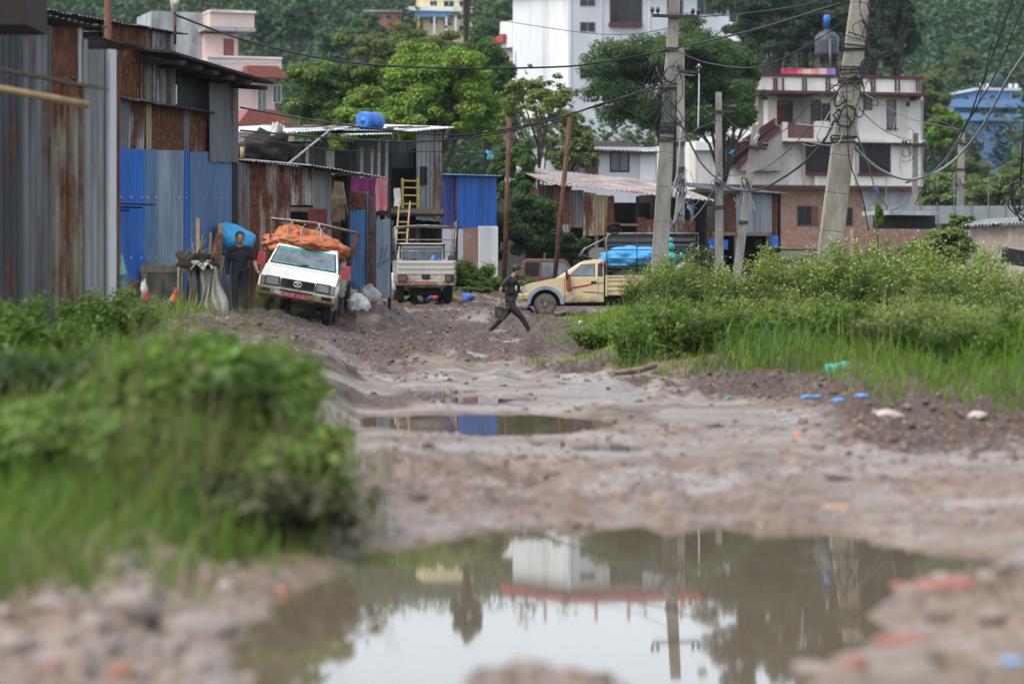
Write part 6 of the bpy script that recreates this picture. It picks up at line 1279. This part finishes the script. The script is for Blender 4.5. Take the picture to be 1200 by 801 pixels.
SH = [(772, 300, 57, 0, 1.15, 'weedy shrub hiding the tail of the cream pickup'), (800, 310, 49, 3, 1.1, 'leafy low weed left of the flowering shrubs'), (822, 300, 46, 0, 1.2, 'flowering shrub below the slim crossarm pole'), (862, 290, 47, 1, 1.2, 'flowering shrub below the short tilted pole'), (900, 286, 45, 0, 1.25, 'flowering shrub below the brick ground floor window'),
      (940, 282, 46, 1, 1.28, 'pale flowering shrub just left of the thick pole foot'), (985, 276, 45, 0, 1.34, 'pale flowering shrub right at the thick pole foot'), (1030, 268, 46, 1, 1.42, 'tallest pale flowering shrub right of the thick pole'), (1072, 276, 44, 0, 1.3, 'flowering shrub below the corner pole'), (1115, 285, 43, 1, 1.25, 'flowering shrub before the yard wall'),
      (1158, 296, 40, 0, 1.2, 'flowering shrub left of the black board'), (1200, 300, 38, 1, 1.25, 'flowering shrub below the black board'), (838, 356, 40, 2, .95, 'darker weed in front row under the slim pole'), (880, 345, 40, 2, 1.05, 'darker weed in front row, left of the thick pole'), (925, 342, 41, 0, 1.05, 'front row weed with pale tips left of the thick pole'), (975, 340, 41, 2, 1.1, 'dark weed in front row below the thick pole'),
      (1020, 338, 40, 2, 1.1, 'dark weed in front row below the tallest flowering shrub'), (1070, 340, 38, 0, 1.1, 'front row flowering weed above the green scrap'), (1120, 345, 35, 1, 1.1, 'front row flowering weed toward the right edge'), (1180, 350, 32, 0, 1.15, 'front row flowering weed at the right edge'),
      (790, 345, 45, 3, .8, 'leafy weed right of the leaning pole foot'), (812, 372, 42, 3, .75, 'leafy weed at the left end of the thicket'), (745, 372, 50, 3, .45, 'small leafy weed in the grass before the leaning pole'), (720, 380, 49, 3, .4, 'small weed tuft on the left tip of the grass')]
SH += [(712, 372, 44, 3, .8, 'leafy green weed at the left tip of the thicket'), (735, 362, 45, 3, .85, 'leafy green weed before the leaning pole foot'), (760, 352, 43, 0, .8, 'pale-tipped weed right of the leaning pole foot'), (782, 352, 40, 3, .9, 'dense leafy weed in the front left of the thicket'), (815, 360, 38, 3, .9, 'dense leafy weed below the slim pole at the grass edge'), (748, 392, 39, 3, .6, 'low leafy weed beside the dry log'),
       (855, 366, 37.5, 0, .9, 'pale-tipped weed at the front of the thicket below the tilted pole'), (905, 368, 37.5, 3, .9, 'leafy weed at the front of the thicket left of the thick pole'), (955, 366, 37.5, 0, .9, 'pale-tipped weed at the front below the thick pole'), (1005, 368, 36.5, 3, .95, 'leafy weed at the front just right of the thick pole'), (1050, 368, 35, 0, .95, 'pale-tipped weed above the green plastic sheet'), (1100, 370, 33, 0, .9, 'pale-tipped weed in the right-hand grass'), (1160, 372, 31, 1, .85, 'flowering weed in the grass near the right edge'), (1200, 376, 29.5, 3, .8, 'leafy weed in the grass at the right edge')]
SH = [(a, b - (20 if i >= 24 and d_ < 40 else 0), d_, v_, s_, l_) for i, (a, b, d_, v_, s_, l_) in enumerate(SH)]
for px, pyt, d, v, s, lb in SH:
    if v == 2: d -= 2.0; pyt += 8
    pyt += rnd.uniform(-12, 16) if d > 43 else rnd.uniform(-8, 10); x = X(px + rnd.uniform(-9, 9), d); y = d; want = Z(pyt, d) - gz(x, y); hs_ = (1.62, 1.6, 1.4, 1.08)[v]; s *= rnd.uniform(.85, 1.1); put_shrub(v, x, y, s, lb, None, max(.35, min(1.6, want / (hs_ * s))))
# left weeds by the sheds
for px, py, d, v, s, lb in ((128, 330, 34, 3, .8, 'tall weed against the corner of the near shed'), (10, 340, 27, 3, 1.0, 'weedy bush at the left edge by the near shed'), (60, 388, 28, 2, .7, 'dark weed at the foot of the rust-striped sheet')):
    x = X(px, d); want = Z(py, d) - gz(x, d); put_shrub(v, x, d, s, lb, None, max(.3, want / ((1.62, 1.6, 1.4, 1.08)[v] * s)), 'weeds by the near shed')
for px, py, d, v, s, lb in ((548, 300, 88, 3, 1.2, 'tall weed behind the battered white truck'), (572, 322, 87, 3, 1.1, 'weed in front of the white base wall'), (600, 318, 88, 3, 1.1, 'weed behind the striding man'), (556, 335, 85, 3, .8, 'low weed right of the battered white truck')):
    x = X(px, d); want = Z(py, d) - gz(x, d); put_shrub(v, x, d, s, lb, None, max(.3, want / (1.08 * s)), 'weeds beside the blue shed')
# big blurred bush at lower left
G_BUSH = leafmat('bush_leaf', (.035, .085, .012), (.10, .20, .02), (.20, .33, .04), .3, .5, 1.5)
verge('grass', 2200, lambda x, y: ss(.05, .4, ledge(x, y)) * (np.abs(x + 1.35) < .6), (-2, -.75, 12.5, 16.5), .62, .009, leafmat('brown_grass', (.055, .055, .02), (.09, .09, .03), (.13, .12, .05), .25, .7, 1.), 10, .5)
verge('grass', 14000, lambda x, y: ss(-.2, .5, edge(x, y)), (3.0, 9, 23, 37), .34, .012, GR_B, 11, .7)
DRYLEAF = leafmat('dry_leaf', (.07, .05, .025), (.14, .11, .05), (.22, .19, .09), .2, .7, 2.)
def near_bush(label, x, y, rx, ry, H, n, leaf, seed, mat, nst=30):
    t = thing('leafy_bush', label, 'bush', (x, y, gz(x, y) - .05), 0, 'bushes on the left bank'); pts, cc, out = crown_pts(n, (rx, ry, H * .55), 90, .42, seed, .45, lob=.6); pts[:, 2] += H * .5; out = out[pts[:, 2] > .02]; pts = pts[pts[:, 2] > .02]
    leaves('foliage', pts, leaf, mat, t, aspect=.55, droop=.25, up=.45, out=out); leaves('dry_leaves', pts[::11] * 1.03, leaf * .9, DRYLEAF, t, aspect=.5, droop=.6, up=.2); mb = MB()
    for i in range(nst):
        e = Vector(cc[i % len(cc)]) + Vector((0, 0, H * .5)); b = Vector((e.x * .25, e.y * .25, 0)); mb.tube([b, b.lerp(e, .5) + Vector((0, 0, .06)), e], [.012, .008, .003], 5)
    mb.build('stems', STEMM, t); return t
near_bush('big blurred leafy bush at the left edge of the near puddle', X(255, 14.2), 14.2, .60, .8, .66, 8500, .095, 301, G_BUSH)
near_bush('lower leafy bush spilling toward the puddle edge', X(345, 13.4), 13.4, .28, .5, .50, 3800, .085, 302, W_GREEN)
near_bush('dusty dark-leaved bush hanging over the puddle edge', X(318, 12.7), 12.7, .40, .35, .40, 2800, .085, 303, leafmat('dusty_leaf', (.04, .045, .022), (.10, .095, .055), (.27, .25, .18), .2, .7, 2.))
near_bush('low bush between the big bush and the left edge', X(110, 13.6), 13.6, .55, .6, .40, 4200, .085, 304, W_GREEN)
near_bush('dark bush far left behind the near grass', X(20, 17), 17, .6, .8, .55, 4000, .09, 305, W_DARK)
near_bush('thin wispy bush behind the big blurred one', X(318, 17), 17, .42, .5, .66, 2600, .08, 306, W_GREEN)
# ------------------------------------------------------------------ clutter by the sheds and in the mud
D = 42.
t = thing('barrel', 'black plastic barrel full of rubbish beside the near shed', 'barrel', P(161, 398, D)); MB().lathe([(.17, 0), (.185, .02), (.19, .28), (.20, .30), (.19, .32), (.195, .56), (.215, .60), (.205, .62), (.18, .60), (.17, .3), (.02, .28)], 24).build('barrel_body', mk('grey_black_plastic', (.05, .055, .065), (.035, .037, .042), .45, 4, dirt=(.12, .11, .09), damt=.35), t, True)
MB().lathe([(.2, .40), (.203, .415), (.2, .43)], 24).build('hoop', BLACK, t, True)
for i, (x, y, r, m, lb) in enumerate(((-.04, .0, (.16, .14, .22), DARKW, 'dark rubbish heaped in the black barrel'), (.10, -.05, (.06, .06, .2), WSACK, 'white scrap sticking out of the black barrel'), (.15, -.08, (.05, .05, .12), REDR, 'red scrap at the rim of the black barrel'))):
    o = lump('rubbish', r, m, None, P(161, 398, D) + Vector((x, y, .56)), seed=60 + i, amp=.3, n=20); tag(o, lb, 'rubbish')
o = MB().beam((0, 0, 0), (.03, .0, .95), .03, .09).build('blue_plank', mk('blue_grey_plank', (.10, .19, .26), (.08, .14, .2), .8, 5, stretch=.2)); o.location = P(144, 390, 41.5); tag(o, 'blue-grey plank upright at the corner of the near shed', 'plank')
o = MB().add([(0, 0, 0), (.11, .02, .02), (.03, .03, .34), (.02, .06, .01)], [(0, 1, 2), (1, 3, 2), (3, 0, 2), (0, 3, 1)]).build('turquoise_scrap', mk('turquoise_plastic', (.12, .36, .36))); o.location = P(140, 322, 41.4); tag(o, 'pointed turquoise plastic scrap at the shed corner', 'plastic scrap')
o = MB().box(0, .28, 0, .2, 0, .3).build('concrete_block', CONC, bevel=.02); o.location = P(150, 410, 41); tag(o, 'grey concrete block before the black barrel', 'block'); o = lump('plastic_scrap', (.09, .08, .05), BLUEPL, None, P(154, 385, 41.1), seed=3, n=14); tag(o, 'small blue plastic scrap on the grey concrete block', 'plastic scrap')
# stake pile hung with sackcloth
D = 52.; b = P(232, 374, D); b.z = gz(b.x, D)
t = thing('stake_pile', 'bundle of weathered stakes leaning at the foot of the blue wall', 'stakes', b); ms = (WOOD, DARKW, WOOD, mk('ochre_post', (.32, .22, .12), (.2, .13, .08), .8, 6), WOOD)
for i in range(13):
    x = -.32 + .66 * (i / 12) + rnd.uniform(-.03, .03); h = rnd.uniform(.85, 1.2); MB().tube([(x, rnd.uniform(-.12, .12), -.05), (x + rnd.uniform(-.06, .1), rnd.uniform(-.05, .15), h * .5), (x + rnd.uniform(-.1, .16), rnd.uniform(-.02, .2), h)], [.035, .03, .025], 7).build('stake', ms[i % 5], t, True)
for px, py, w_, m in ((231, 255, .07, ms[3]), (246, 272, .05, WOOD), (258, 262, .09, WOOD)):
    e = P(px, py, D) - b; MB().beam((e.x * .8, .1, -.05), (e.x, .12, e.z), w_, w_ * .6).build('tall_stake', m, t)
MB().beam(P(246, 318, D) - b, P(258, 273, D) - b, .14, .03).build('rusty_plate', corr('plate_rust', (.15, .08, .05), .9), t)
lp = lump('knot_heap', (.34, .2, .2), DARKW, t, (-.05, -.05, .92), seed=70, amp=.4, n=24)
for i in range(10): 
    a = rnd.uniform(-.25, .4); MB().tube([(a, -.1, 1.0), (a + rnd.uniform(-.1, .1), -.15, 1.2), (a + rnd.uniform(-.2, .2), -.12, 1.2 + rnd.uniform(0, .4))], [.012, .01, .005], 5).build('twig', BAMBOO if i % 3 else WOOD, t)
def drape(name, label, px, py0, py1, wtop, wbot, d, mat, seed, off=0.):
    c = P(px, py0, d); zb = Z(py1, d); n, k = 22, 26; co = []
    for j in range(k):
        v = j / (k - 1); w = wtop + (wbot - wtop) * v ** .7
        for i in range(n):
            u = i / (n - 1) - .5; f = .05 * math.sin(u * 22 + seed + 2 * v) * (.3 + v) + .04 * math.sin(u * 9 + seed * 2); co.append((c.x + u * w + off * v + .03 * math.sin(v * 7 + u * 5), d - .18 - .25 * v * math.cos(u * 2.6) + f, c.z + (zb - c.z) * v + .05 * math.sin(u * 13 + seed) * v))
    i = np.arange(n * k).reshape(k, n); o = np_mesh(name, np.array(co), np.stack([i[:-1, :-1], i[1:, :-1], i[1:, 1:], i[:-1, 1:]], -1).reshape(-1, 4), mat, None, True); tag(o, label, 'sackcloth'); return o
drape('sackcloth', 'grey-brown sackcloth hung over the stakes by the blue wall', 247, 312, 366, .22, .52, D, SACK, 1, .1)
o = drape('white_sheet', 'dirty pale plastic sheet crowning the bundle of stakes', 238, 305, 313, .34, .38, D, SACK, 4)
# sacks and rubbish on the ground
for i, (px, py, d, r, m, lb) in enumerate(((406, 352, 66, (.42, .3, .36), WSACK, 'large dirty white sack behind the tilted truck'), (419, 361, 64.5, (.30, .25, .32), DUSTY, 'clean white tied sack right of the tilted truck'), (432, 354, 66, (.32, .28, .42), WSACK, 'grey-white sack against the blue fence sheet'), (396, 340, 64, (.14, .12, .5), mk('brown_jacket', (.06, .04, .035)), 'dark bundle standing behind the red mirror of the tilted truck'), (404, 326, 65, (.14, .12, .36), WSACK, 'white rag bundle behind the tilted truck'))):
    q_ = P(px, py, d); q_.z = gz(q_.x, d) - .03 + (.7 if lb.startswith('white rag') else 0)
    o = lump('sack', tuple(.85 * k_ for k_ in r), m, None, q_, seed=80 + i, amp=.22, fine=.12); tag(o, lb, 'sack')
jm = [mk('trash_%d' % i, c, None, .6, 8) for i, c in enumerate(((.5, .05, .04), (.6, .58, .55), (.05, .12, .4), (.45, .25, .05), (.03, .2, .1), (.5, .2, .25)))]
for i in range(16):
    x = X(470 + i * 5.2 + rnd.uniform(-2, 2), 80); y = 80 + rnd.uniform(-1, 2); r = rnd.uniform(.06, .14); o = lump('litter', (r * 1.4, r, r), jm[(i * 5 + i // 3) % 6], None, (x, y, gz(x, y) + .0), seed=100 + i, amp=.35, n=14)
    tag(o, 'piece of coloured rubbish on the mud under the battered white truck', 'rubbish', 'rubbish under the battered truck')
# scrap heap on the low shed roof
for i, (px, py, r, m, lb) in enumerate(((312, 188, (.55, .4, .42), CHAS, 'dark scrap heap on the low rusty shed roof'), (314, 178, (.22, .2, .2), BLUEPL, 'blue bundle on the scrap on the low shed roof'), (324, 178, (.16, .2, .42), WSACK, 'white sack standing on the low shed roof'), (327, 189, (.16, .14, .14), mk('dusky_red_cloth', (.2, .05, .06)), 'dusky red cloth on the low shed roof'), (294, 184, (.3, .3, .3), DARKW, 'dark brown heap at the left end of the low shed roof'))):
    o = lump('scrap', r, m, None, P(px, py, 66), seed=120 + i, amp=.3, n=26); tag(o, lb, 'scrap')
o = MB().tube([P(338, 192, 64), P(392, 148, 78)], .03, 6).build('pale_pole', BAMG, None, True); tag(o, 'pale slanting pole from the low shed roof to the tin shack', 'pole')
o = MB().tube([P(284, 188, 63.5), P(284, 172, 63.5)], .05, 6).build('roof_stump', BAMBOO, None, True); tag(o, 'short straw-coloured stump on the low shed roof', 'post')
t = thing('straw_bundle', 'bundle of dry straw hanging at the end of the low shed', 'straw', P(397, 220, 63.6)); st = MB()
for i in range(160): a = rnd.uniform(-.16, .16); st.tube([(a * .7, rnd.uniform(-.05, .05), rnd.uniform(.0, .15)), (a * .8 + rnd.uniform(-.05, .05), -.08, -.25), (a * .9 + rnd.uniform(-.12, .12), -.03, rnd.uniform(-.8, -.3))], .008, 3, cap=False)
st.build('straw', mk('straw', (.22, .17, .10), (.10, .075, .05), .9, 9), t)
# things lying about the mud: each its own
def road_z(x, y): return float(ground_h(np.array([[x]]), np.array([[y]]))[0, 0])
def G(px, py): d = F * HC / (py - HY); return X(px, d), d
RK = []
ROCKM = mk('wet_stone', (.23, .20, .175), (.15, .125, .105), .6, 5, dirt=(.28, .22, .18), damt=.4, bump=.4); ROCKD = mk('dark_clod', (.075, .055, .043), (.11, .08, .062), .75, 5, bump=.5); ROCKR = mk('red_brickbat', (.30, .11, .075), (.22, .09, .065), .75, 6, dirt=(.2, .15, .12), damt=.4, bump=.4); ROCKP = mk('pale_stone', (.42, .37, .32), (.30, .26, .22), .7, 5, dirt=(.2, .16, .13), damt=.3, bump=.4)
def rock_mesh(seed, n=18):
    mb = MB().ball((0, 0, 0), 1, n); r = random.Random(seed); pl = [Vector(rand_unit(1)[0]) for _ in range(9)]; vs = []
    for v in mb.v:
        v = Vector(v); k = 1 + .25 * mnoise.noise(v * 1.6 + Vector((seed, 0, 0))) + .08 * mnoise.noise(v * 6 + Vector((0, seed, 0)))
        for p in pl: dd = v.dot(p); k = min(k, .82 / dd) if dd > .82 else k
        vs.append(v * k)
    mb.v = vs; return mb.mesh('rock')
RM = {}
def rock(px, py, r, m, label, group=None, cat='stone', name='rock', sx=1., sz=.7, seed=None, sink=.6):
    x, y = G(px, py); r = r * (.62 if py > 680 else .8)
    if py > 735 and m is ROCKP: m = ROCKM
    k = (m.name, (seed or int(px)) % 5)
    if k not in RM: me = rock_mesh(k[1] + 1); me.materials.append(m); me.polygons.foreach_set('use_smooth', [True] * len(me.polygons)); RM[k] = me
    o = bpy.data.objects.new(name, RM[k]); COL.objects.link(o); o.location = (x, y, road_z(x, y) + r * sz * (1 - sink) * .6); o.scale = (r * sx, r, r * sz); o.rotation_euler = (rnd.uniform(-.15, .15), rnd.uniform(-.15, .15), rnd.uniform(0, 6.28) if sx == 1 else rnd.uniform(-.2, .2)); tag(o, label, cat, group); return o
rock(490, 588, .062, ROCKD, 'lone dark lump on the mud before the near puddle', sx=1.3)
rock(611, 593, .035, ROCKR, 'small reddish lump right of the dark lump', sx=1.2); rock(462, 602, .05, mk('orange_scrap', (.5, .22, .12), (.38, .2, .13), .8, 6), 'flat orange scrap left of the near puddle', cat='scrap', name='scrap', sx=2.2, sz=.25)
rock(714, 494, .05, ROCKD, 'dark round clod at the right end of the middle puddle', cat='clod', name='clod'); rock(683, 492, .04, mk('dark_teal_scrap', (.02, .04, .05)), 'dark pointed scrap in the middle puddle', cat='scrap', name='scrap', sz=1.4); rock(527, 448, .05, ROCKD, 'dark clod just behind the thin far puddle', cat='clod', name='clod')
rock(648, 556, .055, ROCKD, 'dark wedge-shaped clod on the mud in mid road', cat='clod', name='clod', sx=1.4); rock(627, 521, .04, ROCKD, 'thin dark clod left of the small puddle', cat='clod', name='clod', sx=1.7, sz=.4)
rock(637, 537, .03, ROCKD, 'smaller dark clod below the small puddle', cat='clod', name='clod'); rock(665, 530, .026, ROCKD, 'tiny dark clod right under the small puddle', cat='clod', name='clod')
rock(1110, 700, .13, ROCKR, 'big wet red rock at the right shore of the near puddle', sx=1.9, sz=.55, seed=2); rock(1060, 690, .07, ROCKR, 'flat red rock left of the big wet red one', sx=1.6, sz=.4, seed=3); rock(1060, 752, .09, ROCKR, 'long reddish slab in the lower right corner', sx=2.2, sz=.4, seed=4); rock(1000, 785, .07, ROCKR, 'red brick lump at the bottom right', sx=1.3, seed=1)
rock(1120, 735, .10, ROCKD, 'dark stone below the big wet red rock', sx=1.5, sz=.5); rock(960, 775, .10, ROCKP, 'pale flat stone at the puddle rim, bottom right', sx=1.7, sz=.4); rock(1165, 745, .08, ROCKM, 'grey-brown stone near the right edge', sx=1.4); rock(1170, 790, .09, ROCKM, 'stone in the bottom right corner', sx=1.3); rock(1190, 796, .05, mk('sky_plastic', (.15, .36, .62)), 'sky blue plastic scrap in the bottom right corner', cat='plastic scrap', name='plastic_scrap', sx=1.6, sz=.3)
rock(150, 742, .15, ROCKP, 'big rounded pale stone in the lower left rubble', sx=1.3, sz=.8, seed=1); rock(232, 742, .17, ROCKP, 'broad pale stone in the lower left rubble beside the puddle', sx=1.5, sz=.55, seed=2); rock(112, 765, .10, ROCKM, 'grey-brown stone below the big rounded one'); rock(60, 752, .12, ROCKM, 'stone half buried at the lower left', sz=.5); rock(195, 760, .08, ROCKP, 'pale slab before the broad pale stone', sx=1.7, sz=.4); rock(142, 700, .10, ROCKM, 'stone at the foot of the near grass', sz=1.0); rock(232, 788, .10, ROCKM, 'grey stone at the bottom edge near the puddle', sz=.6)
rock(290, 782, .07, ROCKP, 'whitish stone at the left puddle corner', sx=1.4); rock(20, 780, .12, ROCKM, 'brown stone in the bottom left corner', sz=.6); rock(140, 795, .07, ROCKR, 'reddish stone at the bottom left', sx=1.3); rock(175, 718, .09, ROCKM, 'stone between the big pale ones', sz=.9); rock(88, 722, .08, ROCKM, 'small brown stone under the left grass')
rock(620, 782, .08, ROCKM, 'flat grey stone in the shallow water at the bottom', sx=1.5, sz=.35); rock(508, 793, .06, ROCKD, 'dark stone at the bottom rim of the puddle', sx=1.4); rock(735, 634, .06, ROCKP, 'flat pale stone lying in the near puddle', sx=1.8, sz=.25)
rock(330, 690, .035, mk('orange_plastic', (.65, .16, .06), None, .5), 'orange plastic scrap afloat at the left of the near puddle', cat='plastic scrap', name='plastic_scrap', sx=1.3, sz=.5); rock(232, 688, .045, mk('magenta_plastic', (.35, .05, .13), None, .5), 'magenta scrap at the edge of the rubble', cat='plastic scrap', name='plastic_scrap', sx=1.5, sz=.4); rock(262, 694, .04, ROCKP, 'cream scrap beside the magenta one')
rock(410, 640, .05, ROCKD, 'dark stub at the left corner of the near puddle', sz=1.6); rock(935, 512, .05, mk('orange_red_scrap', (.6, .14, .06)), 'orange-red scrap on the clods at right', cat='scrap', name='scrap', sz=.5); rock(975, 600, .08, mk('ochre_clod', (.38, .22, .12), (.3, .19, .12)), 'ochre clod at the far rim of the near puddle', cat='clod', name='clod', sx=2, sz=.4); rock(1040, 498, .16, ROCKP, 'pale flat stone in the clods at right', sx=1.2, sz=.4); rock(1145, 495, .12, ROCKP, 'pale stone under the right-hand grass', sz=.5)
rock(1110, 570, .06, ROCKR, 'dark red scrap on the right-hand mud', sx=1.5, sz=.5); rock(1150, 600, .08, ROCKM, 'grey stone on the right-hand mud', sx=1.5, sz=.5); rock(985, 563, .07, ROCKD, 'long dark clod on the right-hand mud', cat='clod', name='clod', sx=2.2, sz=.4)
bl = mk('blue_plastic_scrap', (.08, .25, .6), (.06, .18, .45), .5)
for px, py, r, lb in ((945, 475, .07, 'leftmost blue scrap among the clods'), (958, 476, .06, 'second blue scrap among the clods'), (982, 481, .08, 'pale blue scrap right of two darker ones'), (1010, 475, .09, 'rightmost blue scrap among the clods'), (1148, 480, .07, 'blue-green scrap under the right grass')): rock(px, py, r, bl, lb, cat='plastic scrap', name='plastic_scrap', sx=1.3, sz=.45)
rock(992, 449, .22, TEALPL, 'green plastic sheet crumpled at the foot of the grass', cat='plastic sheet', name='plastic_sheet', sx=1.9, sz=.6); rock(858, 468, .10, TEALPL, 'small green scrap on the clods', cat='plastic scrap', name='plastic_scrap', sz=.5); rock(772, 431, .22, mk('blue_bag', (.07, .14, .2), (.16, .22, .27), .5), 'blue-grey plastic bag against the left grass', cat='bag', name='plastic_bag', sz=.5); rock(680, 383, .18, DUSTY, 'white plastic bag in the grass before the cream truck', cat='bag', name='plastic_bag', sz=.6); rock(624, 376, .2, mk('pale_blue_bag', (.4, .5, .65)), 'pale blue plastic bag by the cream truck front wheel', cat='bag', name='plastic_bag', sx=1.4, sz=.4)
o = MB().tube([G3 for G3 in (Vector((X(712, 35.5), 35.5, gz(X(712, 35.5), 35.5) + .05)), Vector((X(745, 36), 36, gz(X(745, 36), 36) + .07)), Vector((X(768, 36.6), 36.6, gz(X(768, 36.6), 36.6) + .10)))], [.03, .045, .035], 7).build('dry_log', WOOD, None, True); tag(o, 'pale dry log lying along the edge of the left grass', 'log')

# loose clods and pebbles: nobody could count them
def clods(name, n, f, box, r0, r1, mat, seed, flat=.7):
    r = np.random.default_rng(seed); x, y = scatter(n, f, *box, seed); z = ground_h(x[None], y[None])[0]; n = len(x)
    ico = MB().ball((0, 0, 0), 1, 6); v0 = np.array([tuple(v) for v in ico.v]); q4 = [f for f in ico.f if len(f) == 4]; t3 = [f for f in ico.f if len(f) == 3]; ff = np.array(q4 + [(a, b, c, c) for a, b, c in t3])
    tri = []
    for q in ico.f: tri += [(q[0], q[i], q[i + 1]) for i in range(1, len(q) - 1)]
    tri = np.array(tri); s = r0 + (r1 - r0) * r.uniform(0, 1, n) ** 3; j = 1 + .35 * r.normal(size=(n, len(v0), 1)).clip(-1.2, 1.2); a = r.uniform(0, 6.28, n); st = r.uniform(.8, 1.7, n)
    co = v0[None] * j * s[:, None, None] * np.stack([st, 1 / st, flat * r.uniform(.6, 1.2, n)], 1)[:, None, :]; ca, sa = np.cos(a)[:, None], np.sin(a)[:, None]
    co = np.stack([co[..., 0] * ca - co[..., 1] * sa, co[..., 0] * sa + co[..., 1] * ca, co[..., 2]], -1) + np.stack([x, y, z + s * .12], 1)[:, None, :]
    o = np_mesh(name, co.reshape(-1, 3), (tri[None] + np.arange(n)[:, None, None] * len(v0)).reshape(-1, 3), mat, None, True); o['kind'] = 'stuff'; return o
def clodmat(name, cols, rough):
    t = NT(name); g = t.n('NewGeometry'); n = t.noise(t.coords(world=True), 18, 4); c = t.ramp(g.outputs['Random Per Island'], [(i / (len(cols) - 1), c) for i, c in enumerate(cols)]).outputs[0]
    c = t.mix(t.math('MULTIPLY', n.outputs[0], .5), c, (.15, .11, .085)); return t.done(t.bsdf(c, rough, 0, n.outputs[0], .5))
CL = clodmat('loose_mud', [(.05, .035, .025), (.085, .06, .042), (.12, .088, .065), (.165, .125, .098)], .55); PB = clodmat('pebbles', [(.10, .08, .07), (.20, .16, .14), (.30, .26, .23), (.27, .12, .085), (.36, .32, .29), (.14, .12, .11)], .6)
onroad = lambda x, y: (ss(.2, -.5, edge(x, y)) if 0 else 1 - ss(-.3, .3, edge(x, y))) * (1 - ss(-.2, .2, ledge(x, y)))
patch = lambda x, y: ss(-.15, .5, fbm(x * .35 + 9, y * .13, 11, 3))
clods('mud_clods', 5000, lambda x, y: onroad(x, y) * (.06 + .94 * patch(x, y)), (-7, 9, 34, 76), .012, .05, CL, 401)
clods('mud_clods', 2600, lambda x, y: onroad(x, y) * np.clip(.05 + patch(x, y) + ss(1.2, 3, x - .04 * y), 0, 1), (-3, 8, 19, 36), .008, .05, CL, 402)
clods('pebbles', 5200, lambda x, y: (1 - ss(-.1, .1, ledge(x, y))) * (.15 + .85 * ss(-.2, .4, fbm(x * 1.2, y * .6, 61, 3))), (-2.2, 4.2, 13.6, 24), .005, .026, PB, 403)
clods('pebbles', 700, lambda x, y: 1. * (x < -.75 - .25 * (y - 10)), (-2.6, -.6, 8.4, 11.8), .008, .035, PB, 404); clods('pebbles', 500, lambda x, y: 1. * (x > 1.45), (1.3, 2.7, 8.4, 12.2), .008, .035, PB, 405); clods('pebbles', 240, lambda x, y: 1. + 0 * x, (-.5, .35, 8.4, 9.0), .01, .035, PB, 406)
